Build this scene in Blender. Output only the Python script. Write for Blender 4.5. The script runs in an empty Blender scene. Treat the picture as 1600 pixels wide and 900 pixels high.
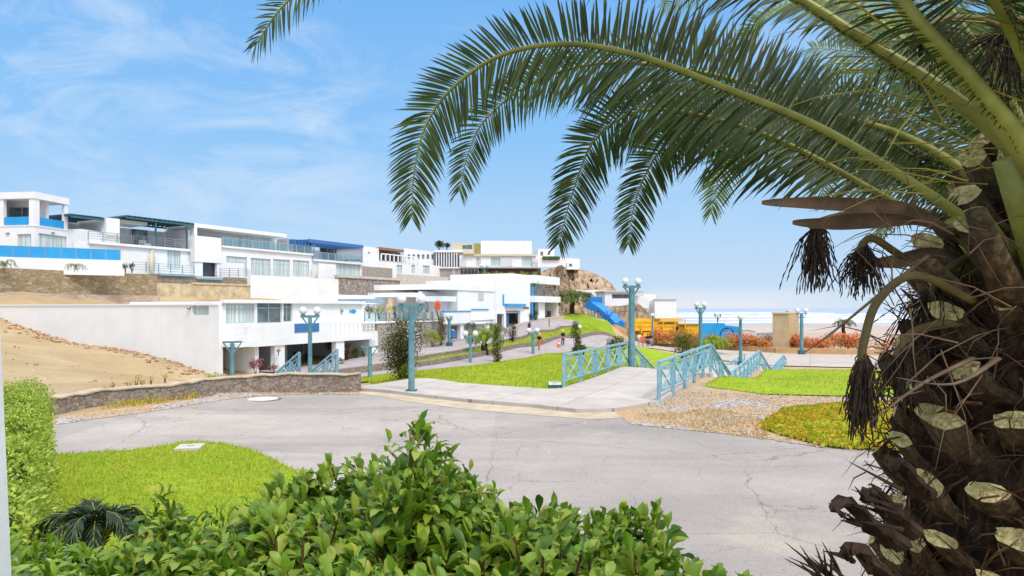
import bpy, math, random
import numpy as np
from mathutils import Vector, Matrix
from mathutils.geometry import delaunay_2d_cdt
random.seed(7)
RS = np.random.RandomState(11)
SC = bpy.context.scene
COL = SC.collection
F, HC, HY = 1043.0, 2.6, 481.0          # focal length in photo pixels, eye height, horizon row

def P(px, py, D):
    return Vector(((px-800)/F*D, D, HC+(HY-py)/F*D))
def lin(r, g, b):
    f = lambda c: c/12.92 if c <= 0.04045 else ((c+0.055)/1.055)**2.4
    return (f(r/255), f(g/255), f(b/255), 1)

# ------------------------------------------------------------------ mesh building
class MB:
    def __init__(s): s.v = []; s.f = []; s.m = []
    def add(s, vs, fs, mi=0):
        n = len(s.v); s.v += [tuple(v) for v in vs]
        s.f += [tuple(i+n for i in f) for f in fs]; s.m += [mi]*len(fs)
        return s
    def hexa(s, p, mi=0):   # 8 points: bottom ring 0-3, top ring 4-7
        return s.add(p, [(3,2,1,0),(4,5,6,7),(0,1,5,4),(1,2,6,5),(2,3,7,6),(3,0,4,7)], mi)
    def box(s, x0, x1, y0, y1, z0, z1, mi=0):
        return s.hexa([(x0,y0,z0),(x1,y0,z0),(x1,y1,z0),(x0,y1,z0),(x0,y0,z1),(x1,y0,z1),(x1,y1,z1),(x0,y1,z1)], mi)
    def bar(s, a, b, w, h=None, mi=0, up=(0,0,1)):
        a = Vector(a); b = Vector(b); h = h or w
        d = (b-a).normalized(); u = Vector(up)
        if abs(d.dot(u)) > .98: u = Vector((1,0,0))
        sd = d.cross(u).normalized(); u2 = sd.cross(d).normalized()
        c = [sd*(-w/2)-u2*(h/2), sd*(w/2)-u2*(h/2), sd*(w/2)+u2*(h/2), sd*(-w/2)+u2*(h/2)]
        return s.hexa([a+k for k in c]+[b+k for k in c], mi)
    def tube(s, pts, rad, n=8, mi=0, cap=True, flat=1.0):
        pts = [Vector(p) for p in pts]; k = len(pts)
        if not hasattr(rad, '__len__'): rad = [rad]*k
        base = len(s.v); ref = None
        for i, p in enumerate(pts):
            d = (pts[min(i+1,k-1)]-pts[max(i-1,0)]).normalized()
            if ref is None:
                ref = d.orthogonal().normalized() if abs(d.z) > .9 else d.cross(Vector((0,0,1))).normalized()
            x = (ref-d*ref.dot(d)).normalized(); y = d.cross(x); ref = x
            for j in range(n):
                a = 2*math.pi*j/n
                s.v.append(tuple(p+x*(math.cos(a)*rad[i])+y*(math.sin(a)*rad[i]*flat)))
        for i in range(k-1):
            for j in range(n):
                a = base+i*n+j; b = base+i*n+(j+1)%n
                s.f.append((a,b,b+n,a+n)); s.m.append(mi)
        if cap:
            s.f.append(tuple(base+j for j in reversed(range(n)))); s.m.append(mi)
            s.f.append(tuple(base+(k-1)*n+j for j in range(n))); s.m.append(mi)
        return s
    def lathe(s, c, prof, n=16, mi=0):   # prof: list of (r, z)
        base = len(s.v); c = Vector(c)
        for r, z in prof:
            for j in range(n):
                a = 2*math.pi*j/n; s.v.append((c.x+r*math.cos(a), c.y+r*math.sin(a), c.z+z))
        k = len(prof)
        for i in range(k-1):
            for j in range(n):
                a = base+i*n+j; b = base+i*n+(j+1)%n
                s.f.append((a,b,b+n,a+n)); s.m.append(mi)
        s.f.append(tuple(base+j for j in reversed(range(n)))); s.m.append(mi)
        s.f.append(tuple(base+(k-1)*n+j for j in range(n))); s.m.append(mi)
        return s
    def ball(s, c, r, n=16, mi=0, sz=1.0):
        m = n//2
        return s.lathe(c, [(max(r*math.sin(math.pi*i/m),1e-4), -r*sz*math.cos(math.pi*i/m)) for i in range(m+1)], n, mi)
    def prism(s, ring, z0, z1, mi=0):
        n = len(ring)
        vs = [(x,y,z0) for x,y in ring]+[(x,y,z1) for x,y in ring]
        return s.add(vs, [tuple(reversed(range(n))), tuple(range(n,2*n))]+[(i,(i+1)%n,(i+1)%n+n,i+n) for i in range(n)], mi)
    def build(s, name, mats, parent=None, loc=None, smooth=False):
        V = np.array(s.v, dtype=np.float64).reshape(-1,3)
        if parent is not None:
            r = parent
            while r.parent: r = r.parent
            org = np.array(r.location)
        else:
            org = np.array(loc) if loc is not None else np.array([V[:,0].mean(), V[:,1].mean(), V[:,2].min()])
        me = bpy.data.meshes.new(name)
        me.from_pydata((V-org).tolist(), [], s.f)
        if not isinstance(mats, (list,tuple)): mats = [mats]
        for m in mats: me.materials.append(m)
        if len(mats) > 1: me.polygons.foreach_set('material_index', s.m)
        if smooth: me.polygons.foreach_set('use_smooth', [True]*len(me.polygons))
        me.update()
        o = bpy.data.objects.new(name, me); COL.objects.link(o)
        if parent is not None: o.parent = parent
        else: o.location = org
        return o

def np_obj(name, V, Fq, mat, parent=None, loc=None, smooth=False, mi=None):
    """fast mesh from arrays: V (n,3), Fq (m,k)"""
    if parent is not None:
        r = parent
        while r.parent: r = r.parent
        org = np.array(r.location)
    else:
        org = np.array(loc) if loc is not None else np.array([V[:,0].mean(), V[:,1].mean(), V[:,2].min()])
    me = bpy.data.meshes.new(name); k = Fq.shape[1]
    me.vertices.add(len(V)); me.vertices.foreach_set('co', (V-org).astype(np.float32).ravel())
    me.loops.add(Fq.size); me.loops.foreach_set('vertex_index', Fq.astype(np.int32).ravel())
    me.polygons.add(len(Fq))
    me.polygons.foreach_set('loop_start', (np.arange(len(Fq))*k).astype(np.int32))
    for m in (mat if isinstance(mat,(list,tuple)) else [mat]): me.materials.append(m)
    if mi is not None: me.polygons.foreach_set('material_index', mi.astype(np.int32))
    if smooth: me.polygons.foreach_set('use_smooth', np.ones(len(Fq), dtype=bool))
    me.update(calc_edges=True); me.validate()
    o = bpy.data.objects.new(name, me); COL.objects.link(o)
    if parent is not None: o.parent = parent
    else: o.location = org
    return o

def tag(o, label=None, cat=None, group=None, kind=None):
    if label: o['label'] = label
    if cat: o['category'] = cat
    if group: o['group'] = group
    if kind: o['kind'] = kind
    return o
def thing(name, label, cat, loc, group=None, rz=0):
    o = bpy.data.objects.new(name, None); COL.objects.link(o)
    o.location = loc; o.rotation_euler = (0,0,rz); o.empty_display_size = .2
    return tag(o, label, cat, group)
def copy_tree(o, loc=None, rz=None, sc=None, label=None, parent=None):
    c = o.copy(); COL.objects.link(c)
    if parent is not None: c.parent = parent
    if loc is not None: c.location = loc
    if rz is not None: c.rotation_euler = (0,0,rz)
    if sc is not None: c.scale = sc if hasattr(sc,'__len__') else (sc,sc,sc)
    if label: c['label'] = label
    for ch in list(o.children): copy_tree(ch, parent=c)
    return c

# ------------------------------------------------------------------ materials
class NT:
    def __init__(s, name):
        s.m = bpy.data.materials.new(name); s.m.use_nodes = True
        s.t = s.m.node_tree; s.n = s.t.nodes; s.n.clear()
        s.out = s.n.new('ShaderNodeOutputMaterial')
    def new(s, ty, **kw):
        nd = s.n.new('ShaderNode'+ty)
        for k, v in kw.items():
            if k.startswith('i_'):
                key = k[2:]; nd.inputs[int(key) if key.isdigit() else key.replace('_',' ')].default_value = v
            else: setattr(nd, k, v)
        return nd
    def link(s, a, b): s.t.links.new(a, b)
    def pos(s, scale=(1,1,1), obj=True):
        tc = s.new('TexCoord') if obj else s.new('NewGeometry')
        mp = s.new('Mapping'); mp.inputs['Scale'].default_value = scale
        s.link(tc.outputs['Object' if obj else 'Position'], mp.inputs['Vector']); return mp.outputs[0]
    def noise(s, vec, scale, detail=4, rough=.55, dist=0):
        nd = s.new('TexNoise'); nd.inputs['Scale'].default_value = scale; nd.inputs['Detail'].default_value = detail
        nd.inputs['Roughness'].default_value = rough; nd.inputs['Distortion'].default_value = dist
        s.link(vec, nd.inputs['Vector']); return nd.outputs['Fac']
    def ramp(s, fac, stops, interp='LINEAR'):
        r = s.new('ValToRGB'); cr = r.color_ramp; cr.interpolation = interp
        while len(cr.elements) < len(stops): cr.elements.new(.5)
        for e, (p, c) in zip(cr.elements, stops):
            e.position = p; e.color = c if hasattr(c,'__len__') else (c,c,c,1)
        s.link(fac, r.inputs[0]); return r.outputs['Color']
    def mix(s, fac, a, b, bt='MIX'):
        m = s.new('Mix', data_type='RGBA', blend_type=bt)
        for v, i in ((fac,0),(a,6),(b,7)):
            if hasattr(v,'is_output'): s.link(v, m.inputs[i])
            else: m.inputs[i].default_value = v
        return m.outputs[2]
    def math(s, op, a, b=0.0, clamp=False):
        m = s.new('Math', operation=op, use_clamp=clamp)
        for v, i in ((a,0),(b,1)):
            if hasattr(v,'is_output'): s.link(v, m.inputs[i])
            else: m.inputs[i].default_value = v
        return m.outputs[0]
    def bsdf(s, col, rough=.7, spec=.3, metal=0, bump=None, bstr=.3, bdist=.02, trans=0, tcol=None):
        b = s.new('BsdfPrincipled'); b.inputs['Metallic'].default_value = metal
        b.inputs['Specular IOR Level'].default_value = spec
        for v, k in ((col,'Base Color'),(rough,'Roughness')):
            if hasattr(v,'is_output'): s.link(v, b.inputs[k])
            else: b.inputs[k].default_value = v
        if bump is not None:
            bp = s.new('Bump'); bp.inputs['Strength'].default_value = bstr; bp.inputs['Distance'].default_value = bdist
            s.link(bump, bp.inputs['Height']); s.link(bp.outputs[0], b.inputs['Normal'])
        if trans:
            t = s.new('BsdfTranslucent'); tc = tcol or col
            if hasattr(tc,'is_output'): s.link(tc, t.inputs[0])
            else: t.inputs[0].default_value = tc
            mx = s.new('MixShader'); mx.inputs[0].default_value = trans
            s.link(b.outputs[0], mx.inputs[1]); s.link(t.outputs[0], mx.inputs[2]); s.link(mx.outputs[0], s.out.inputs[0])
        else: s.link(b.outputs[0], s.out.inputs[0])
        return s.m

def m_plain(name, c, rough=.6, spec=.3, var=.08, scale=3, metal=0, bstr=.1, streak=0):
    t = NT(name); v = t.pos()
    n = t.noise(v, scale, 5)
    d = tuple(x*(1-2*var) for x in c[:3])+(1,); e = tuple(min(x*(1+var),.95) for x in c[:3])+(1,)
    col = t.ramp(n, [(.3,d),(.65,e)])
    if streak:                                     # rain streaks and grime running down painted render
        n2 = t.noise(t.pos((2.2,2.2,.12)), 1.6, 5, .6)
        col = t.mix(t.math('MULTIPLY', t.ramp(n2, [(.50,0.0),(.75,1.0)]), streak), col, (.50,.47,.43,1))
    n3 = t.noise(v, scale*14, 3)
    return t.bsdf(col, rough, spec, metal, bump=n3, bstr=bstr, bdist=.01)
def m_leaf(name, cols, rough=.45, spec=.4, trans=.3, tmul=1.3, patch=0, patch_cols=None):
    t = NT(name); g = t.new('NewGeometry')
    k = len(cols)
    col = t.ramp(g.outputs['Random Per Island'], [(i/max(k-1,1), c) for i, c in enumerate(cols)])
    if patch:
        n = t.noise(t.pos(), patch, 3)
        col = t.mix(t.ramp(n, [(.40,0.0),(.62,1.0)]), col, t.mix(1.0, col, patch_cols, 'MULTIPLY'))
    tc = t.mix(1.0, col, (tmul,tmul*1.05,tmul*.6,1), 'MULTIPLY')
    return t.bsdf(col, rough, spec, trans=trans, tcol=tc)

def m_stone(name, cols, mortar, scale=3.0, zs=1.5, mw=.05, bstr=.8):
    t = NT(name); g = t.new('NewGeometry')
    v0 = t.pos((1,1,zs), obj=False)
    nz = t.new('TexNoise'); nz.inputs['Scale'].default_value = scale*.8; nz.inputs['Detail'].default_value = 3
    t.link(v0, nz.inputs['Vector'])
    ad = t.new('Mix', data_type='VECTOR'); ad.inputs[0].default_value = .14
    t.link(v0, ad.inputs[4]); t.link(nz.outputs['Color'], ad.inputs[5])
    vo = t.new('TexVoronoi', feature='F1'); vo.inputs['Scale'].default_value = scale; t.link(ad.outputs[1], vo.inputs['Vector'])
    ve = t.new('TexVoronoi', feature='DISTANCE_TO_EDGE'); ve.inputs['Scale'].default_value = scale; t.link(ad.outputs[1], ve.inputs['Vector'])
    sp = t.new('SeparateColor'); t.link(vo.outputs['Color'], sp.inputs[0])
    col = t.ramp(sp.outputs[0], [(i/(len(cols)-1), c) for i, c in enumerate(cols)])
    n2 = t.noise(v0, scale*7, 5, .65)
    col = t.mix(1.0, col, t.ramp(n2, [(.3,(.5,.5,.5,1)),(.7,(1.25,1.25,1.25,1))]), 'MULTIPLY')
    col = t.mix(.35, col, t.ramp(t.noise(v0, scale*2.2, 6, .75), [(.3,cols[0]),(.7,cols[-1])]))
    ed = t.ramp(ve.outputs['Distance'], [(0.0,0.0),(mw,1.0)])
    col = t.mix(ed, mortar, col)
    hgt = t.math('ADD', t.math('MULTIPLY', ed, .7), t.math('MULTIPLY', n2, .4))
    return t.bsdf(col, .9, .15, bump=hgt, bstr=bstr, bdist=.05)

def m_grass(name, a, b, c, dry=None, bs=.6):
    t = NT(name); v = t.pos(obj=False)
    n1 = t.noise(v, .55, 4, .6); n2 = t.noise(v, 9, 4, .7); n3 = t.noise(v, 60, 3, .7)
    col = t.mix(t.ramp(n1, [(.35,0.0),(.62,1.0)]), a, b)
    col = t.mix(t.ramp(n2, [(.40,0.0),(.75,.75)]), col, c)
    if dry is not None:
        n4 = t.noise(v, .9, 5, .7, .6)
        col = t.mix(t.ramp(n4, [(.56,0.0),(.72,.8)]), col, dry)
    col = t.mix(1.0, col, t.ramp(n3, [(.25,(.55,.55,.55,1)),(.75,(1.25,1.25,1.25,1))]), 'MULTIPLY')
    return t.bsdf(col, .9, .1, bump=n3, bstr=bs, bdist=.03)

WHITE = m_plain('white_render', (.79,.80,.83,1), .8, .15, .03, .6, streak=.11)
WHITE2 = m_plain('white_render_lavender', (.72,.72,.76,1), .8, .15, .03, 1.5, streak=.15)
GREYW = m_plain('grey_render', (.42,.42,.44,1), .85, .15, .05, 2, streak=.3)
BEIGE = m_plain('beige_render', (.60,.55,.42,1), .85, .15, .05, 2)
TEAL = m_plain('teal_paint', lin(88,134,146), .55, .35, .16, 4, bstr=.2, streak=.3)
TEALL = m_plain('pale_teal_paint', lin(124,170,190), .55, .35, .16, 4, bstr=.2, streak=.3)
TEALD = m_plain('dark_teal_paint', lin(50,98,112), .5, .4, .08, 3)
BLUE = m_plain('blue_acrylic', lin(38,152,216), .3, .5, .05, 1)
BLUED = m_plain('deep_blue_paint', lin(62,112,172), .5, .4, .06, 2)
YELLOW = m_plain('yellow_paint', lin(238,184,36), .6, .3, .10, 2, streak=.2)
STEEL = m_plain('rail_steel', (.30,.34,.37,1), .4, .5, .05, 4, metal=.5)
DARK = m_plain('dark_plastic', (.03,.03,.035,1), .5, .4, .1, 4)
BROWN = m_plain('brown_wood', lin(148,112,94), .7, .2, .12, 3)
TERRA = m_plain('terracotta', lin(150,92,66), .8, .2, .1, 6)
CONC = m_plain('pale_concrete', (.52,.49,.47,1), .85, .2, .08, 1.2)
POOL = m_plain('pool_water', lin(120,185,215), .1, .5, .05, 2)
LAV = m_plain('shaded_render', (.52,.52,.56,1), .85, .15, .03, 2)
GLOBE = m_plain('opal_globe', (.70,.75,.80,1), .25, .5, .04, 5)

def m_curtain():
    t = NT('curtained_glass'); v = t.pos((1,1,.02), obj=False)
    n = t.noise(v, 7, 3, .5)
    col = t.ramp(n, [(.3,lin(150,170,172)),(.5,lin(190,205,206)),(.7,lin(222,230,232))])
    return t.bsdf(col, .12, .5)
def m_glass(name, a, b, sc=.5):
    t = NT(name); n = t.noise(t.pos((1,1,1.6), obj=False), sc, 4, .6)
    return t.bsdf(t.ramp(n, [(.35,a),(.65,b)]), .06, .6)
CURT = m_curtain()
GLASS = m_glass('dark_glass', lin(70,88,96), lin(128,146,150))
GLASSD = m_glass('deep_glass', lin(32,40,46), lin(70,82,90))
def m_clear():
    t = NT('balustrade_glass'); b = t.new('BsdfGlossy'); b.inputs['Roughness'].default_value = .04; b.inputs[0].default_value = (.8,.9,.92,1)
    tr = t.new('BsdfTransparent'); tr.inputs[0].default_value = (.82,.92,.93,1)
    mx = t.new('MixShader'); mx.inputs[0].default_value = .18
    t.link(tr.outputs[0], mx.inputs[1]); t.link(b.outputs[0], mx.inputs[2]); t.link(mx.outputs[0], t.out.inputs[0]); return t.m
CLEAR = m_clear()

ST_TAN = m_stone('tan_rubble_stone', [lin(146,126,98),lin(186,168,134),lin(164,142,108),lin(204,192,164),lin(142,126,108)], lin(138,122,98), 2.7, 1.7)
ST_GREY = m_stone('grey_rubble_stone', [lin(108,98,92),lin(152,140,130),lin(168,156,144),lin(126,116,112),lin(186,172,154)], lin(118,108,100), 7.0, 1.5, .04)
ST_PEB = m_stone('pebble_stone', [lin(120,112,112),lin(178,170,165),lin(150,140,136),lin(205,198,190)], lin(105,92,88), 3.2, 1.0, .09)
ST_STRIP = m_stone('ledge_stone', [lin(168,158,150),lin(196,186,176),lin(150,142,138)], lin(140,130,124), 2.4, 5, .03, .5)
ST_DARK = m_stone('dark_ledge_stone', [lin(88,74,72),lin(112,96,92),lin(70,60,60)], lin(60,52,52), 2.4, 5, .03, .5)
# ------------------------------------------------------------------ terrain
LO, LU, LN = np.array([-17.1,40.]), np.array([.441,.897]), np.array([-.897,.441])   # lower row of houses: origin, along, inward
LU = LU/np.linalg.norm(LU); LN = np.array([-LU[1], LU[0]])
UO, UU = np.array([-41.,62.]), np.array([.5,.866]); UN = np.array([-.866,.5])
RO = np.array([-41.4,54.])
ST_T = [-12,0,8,12,18,24,30,36,42,50,60,75]; ST_Z = [-1.75,-1.45,-1.4,-1.2,-.9,-.6,-.15,.3,.9,1.4,2.2,3.0]
def zst(t): return float(np.interp(t, ST_T, ST_Z))
cp = []
def C3(*pts): cp.extend(pts)
for x, y in [(-9,12),(-6,9),(-6,12),(-6,15),(-9,15),(-3,6.5),(-3,9),(-3,12),(-3,15),(-3,18),(-4,20),(0,6.5),(0,9),(0,12),(0,15),(0,18),(0,21),
             (3,6.5),(3,9),(3,12),(3,15),(3,18),(6,8),(6,12),(6,16),(6,19),(9,10),(9,14),(9,18),(13,12),(13,16),(-7,18),(20,14),(20,8),(-14,10),
             (-3,24),(0,24),(2,27),(-2,28),(4.5,24),(1.5,31),(5.5,29),(4,33),(6.5,23),(7,27),(-14,5)]: C3((x,y,0))
C3((-4,-3,.8),(0,-3,.8),(4,-3,.8),(-3,0,.8),(0,0,.8),(3,0,.8),(-3,2.6,.8),(0,2.4,.8),(3,2.4,.8),(-2.5,4.9,.05),(0,4.8,0),(2,4.8,0),(4,5,0),(9,3,.4),(-9,3,.3))
for t in (-6,0,4,8,12,16,20,24,28,32,36,42,48,56,66):
    for w in (0.3,2.6,5.2):
        q = LO+LU*t-LN*w; C3((q[0],q[1],zst(t)))
    for w in (4,8):
        q = LO+LU*t+LN*w
        if t > 1: C3((q[0],q[1],zst(t)))
for w, z in ((4.8,-.58),(9.2,-.1),(14,.12),(19.3,1.02),(24,1.92)):
    q = LO+LN*w; C3((q[0]-.3,q[1]-.7,z), (q[0]+.4,q[1]+.9,z))
C3((-17.5,39.2,-1.6),(-13.2,17.2,.45),(-11.2,18.8,.3),(-9.8,20.8,.1),(-8.6,23,-.3),(-20.2,30,.33),(-15.8,30,-.5),(-14,32,-1.0),(-26.6,36,.56),(-25,20,.9),(-30,30,1.1),(-42,40,2.3),(-45,50,3.3))
C3((-7,24,-.5),(-8,27,-1.2),(-9.5,31,-1.45),(-12,35,-1.6))
C3((-42,52.4,3.4),(-38,56.5,2.9),(-35,60,2.7),(-29.5,63,2.4),(-34,55,2.6),(-39,52,2.9),(-26,60,2.2),(-22,66,2.0))
for t in (0,10,20,30,40,52,64):
    q = RO+UU*t+UN*3.2; C3((q[0],q[1],5.9+.02*t)); q = RO+UU*t+UN*12; C3((q[0],q[1],6.1+.03*t))
    q = RO+UU*t+UN*30; C3((q[0],q[1],6.4+.03*t))
    for d_ in (1.2,3.5): q = RO+UU*t-UN*d_; C3((q[0],q[1],(3.3 if t < 5 else 2.2)))
C3((-70,60,6.2),(-60,40,4.5),(-60,20,2.0),(-40,15,1.2),(-70,100,7),(-20,135,9),(10,128,8.5))
PATHP = [(-14.5,34.0,-1.6),(-10,37.5,-1.4)]+[((px-800)/F*D, D, z) for px, D, z in ((648,42,-1.31),(700,45,-1.38),(740,48.5,-1.45),(800,55,-1.51),(860,62,-1.62),(930,72,-1.75))]+[(14.5,80,-2.1)]
for p in PATHP: C3(p)
C3((-6,30,-.55),(-6,35,-.95),(-5,38,-1.1),(-2,42,-1.25),(1,47,-1.38),(4,52,-1.48),(7,58,-1.55),(5,44,-1.1),(4.5,38,-.5),(8,50,-1.6),(9,66,-1.75))
for px, py, D in ((700,556,52.5),(750,541,59),(800,528,65),(830,531,72),(860,506,74),(895,497,86),(870,535,76),(905,515,84),(950,520,86),(952,537,83),(925,500,92)): C3(tuple(P(px,py,D)))
C3((9,24.5,-.05),(14,24,-.15),(13,30,-.5),(20,30,-.7),(17,36,-.9),(26,38,-1.15),(16.8,40,-1.1),(25,40.5,-1.2),(20,48,-2.7),(30,47,-2.7),(40,44,-2.6),(24,43,-1.6))
C3((8,30.5,-1.4),(12,38.5,-1.45),(15,45,-1.55),(16.5,49,-2.8),(22,60,-2.85),(6,33,-1.0),(9,40,-1.25),(11,50,-1.6),(13,60,-2.1))
C3((25,62,-2.7),(32,62,-2.7),(30,72,-2.7),(40,70,-2.7),(20,68,-2.6),(18,80,-2.3),(24,80,-2.5),(55,66,-2.8),(55,50,-2.8),(35,82,-2.6),(48,84,-2.7),(25,92,-2.6),(16,98,-2.5),(10,105,.2),(30,108,-4.5),(50,100,-4.6),(75,100,-5),(90,70,-4),(90,40,-3.4),(60,30,-2),(40,28,-.8),(30,18,-.1),(60,10,-.3),(90,10,-1),(60,125,-5.6),(90,130,-6),(25,130,-5))
C3((5,100,1.6),(12,115,.6),(0,112,5),(13.5,92,-2.0),(18,93,-2.7),(22,97,-3.3),(14,110,-1.6),(18,110,-3),(23,116,-4.2),(16,120,-2.2),(11,118,.2),(14,103,-1.8),(11,90,-1.2),(11.5,97,-.3))
cp = np.array(cp, dtype=float)
def _k(A, B): return np.sqrt(((A[:,None,:]-B[None,:,:])**2).sum(2)+.09)
A = _k(cp[:,:2], cp[:,:2]); n = len(cp)
M = np.zeros((n+3,n+3)); M[:n,:n] = A+np.eye(n)*1e-3*0; M[:n,n] = 1; M[:n,n+1:] = cp[:,:2]; M[n,:n] = 1; M[n+1:,:n] = cp[:,:2].T
_w = np.linalg.lstsq(M, np.concatenate([cp[:,2],[0,0,0]]), rcond=None)[0]
GX0, GX1, GY0, GY1, GS = -80, 98, -5, 140, .5
gx = np.arange(GX0, GX1+.01, GS); gy = np.arange(GY0, GY1+.01, GS)
XX, YY = np.meshgrid(gx, gy); Q = np.stack([XX.ravel(), YY.ravel()],1)
ZZ = np.empty(len(Q))
for i in range(0, len(Q), 20000):
    q = Q[i:i+20000]; ZZ[i:i+20000] = _k(q, cp[:,:2])@_w[:n]+_w[n]+q@_w[n+1:]
ZZ = ZZ.reshape(XX.shape)
def _blur(Zi, sg):
    r = int(3*sg/GS); k = np.exp(-.5*(np.arange(-r,r+1)*GS/sg)**2); k /= k.sum(); o = Zi
    for ax in (0,1):
        pd = [(0,0),(0,0)]; pd[ax] = (r,r); p = np.pad(o, pd, mode='edge'); o = sum(k[i]*np.take(p, np.arange(i,i+Zi.shape[ax]), axis=ax) for i in range(2*r+1))
    return o
_f = np.clip((YY-21)/6,0,1)*np.clip((92-YY)/6,0,1); ZZ = ZZ*(1-_f)+_blur(ZZ,1.0)*_f
_n = np.clip((18-YY)/3,0,1)*np.clip((YY-5)/2,0,1); ZZ = ZZ*(1-_n)+_blur(ZZ,1.2)*_n
_c = np.interp(XX,[2,6,9,12,16,24],[4.5,1.9,1.3,-.3,-2.2,-4.2]); _s = np.clip((YY-93)/5,0,1)*(XX > 2)
ZZ = np.where(_s > 0, np.minimum(ZZ, _c*_s+(1-_s)*ZZ), ZZ)
def hgt(x, y):
    x = np.clip((np.asarray(x,float)-GX0)/GS, 0, len(gx)-1.001); y = np.clip((np.asarray(y,float)-GY0)/GS, 0, len(gy)-1.001)
    i = x.astype(int); j = y.astype(int); a = x-i; b = y-j
    return (ZZ[j,i]*(1-a)+ZZ[j,i+1]*a)*(1-b)+(ZZ[j+1,i]*(1-a)+ZZ[j+1,i+1]*a)*b
def h1(x, y): return float(hgt(x, y))
_D = np.arange(4, 138, .05)
def G(px, py, dmin=4, off=0.0):
    D = _D[_D >= dmin]; x = (px-800)/F*D; z = HC+(HY-py)/F*D
    hit = np.nonzero(z <= hgt(x, D)+off)[0]
    d = D[hit[0]] if len(hit) else 137.
    return Vector(((px-800)/F*d, d, h1((px-800)/F*d, d)+off))
def GZ(px, py, z=0): d = (HC-z)*F/(py-HY); return Vector(((px-800)/F*d, d, z))
def ground(x, y, o=0): return Vector((x, y, h1(x, y)+o))

def drape(name, poly, off, mat, step=.8, kind='structure', zf=None, skirt=0):
    poly = [(p[0],p[1]) for p in poly]
    ring = []
    for i, a in enumerate(poly):
        b = poly[(i+1)%len(poly)]; L = math.hypot(b[0]-a[0], b[1]-a[1]); k = max(1,int(L/step))
        ring += [(a[0]+(b[0]-a[0])*j/k, a[1]+(b[1]-a[1])*j/k) for j in range(k)]
    xs = [p[0] for p in ring]; ys = [p[1] for p in ring]
    ga, gb = np.meshgrid(np.arange(min(xs),max(xs),step), np.arange(min(ys),max(ys),step))
    pts = np.stack([ga.ravel(), gb.ravel()],1)+RS.uniform(-.12,.12,(ga.size,2))*step
    ins = inside(pts, ring)
    pts = pts[ins]
    n = len(ring)
    vs = [Vector(p) for p in ring]+[Vector(p) for p in pts.tolist()]
    v2, e2, f2, *_ = delaunay_2d_cdt(vs, [(i,(i+1)%n) for i in range(n)], [], 1, 1e-5)
    vz = [(v.x, v.y, (zf(v.x,v.y) if zf else h1(v.x,v.y))+off) for v in v2]
    mb = MB(); mb.add(vz, [tuple(f) for f in f2])
    if skirt:
        r = [(x, y, (zf(x,y) if zf else h1(x,y))+off) for x, y in ring]
        mb.add(r+[(x,y,z-skirt) for x,y,z in r], [(i,i+n,(i+1)%n+n,(i+1)%n) for i in range(n)]+[])
    o = mb.build(name, mat, smooth=not skirt)
    # faces upward
    me = o.data
    if len(me.polygons) and sum(p.normal.z for p in me.polygons) < 0: me.flip_normals()
    if kind: o['kind'] = kind
    o['_ring'] = 0; del o['_ring']
    return o
def inside(pts, ring):
    x, y = pts[:,0], pts[:,1]; c = np.zeros(len(pts), bool); n = len(ring)
    for i in range(n):
        x1, y1 = ring[i][:2]; x2, y2 = ring[(i+1)%n][:2]
        if y1 == y2: continue
        c ^= ((y1 > y) != (y2 > y)) & (x < (x2-x1)*(y-y1)/(y2-y1)+x1)
    return c
def ribbon(pts, w0, w1):   # polygon to the left (w0) and right (w1) of a polyline
    P2 = [np.array(p[:2],float) for p in pts]; L = []; R = []
    for i, p in enumerate(P2):
        d = P2[min(i+1,len(P2)-1)]-P2[max(i-1,0)]; d /= np.linalg.norm(d); nrm = np.array([-d[1], d[0]])
        L.append(p+nrm*w0); R.append(p-nrm*w1)
    return L+R[::-1]
def smooth_line(pts, k=6):
    pts = [Vector(p) for p in pts]; out = []
    for i in range(len(pts)-1):
        p0 = pts[max(i-1,0)]; p1 = pts[i]; p2 = pts[i+1]; p3 = pts[min(i+2,len(pts)-1)]
        for j in range(k):
            t = j/k
            out.append(.5*((2*p1)+(p2-p0)*t+(2*p0-5*p1+4*p2-p3)*t*t+(3*p1-p0-3*p2+p3)*t**3))
    out.append(pts[-1]); return out

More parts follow.
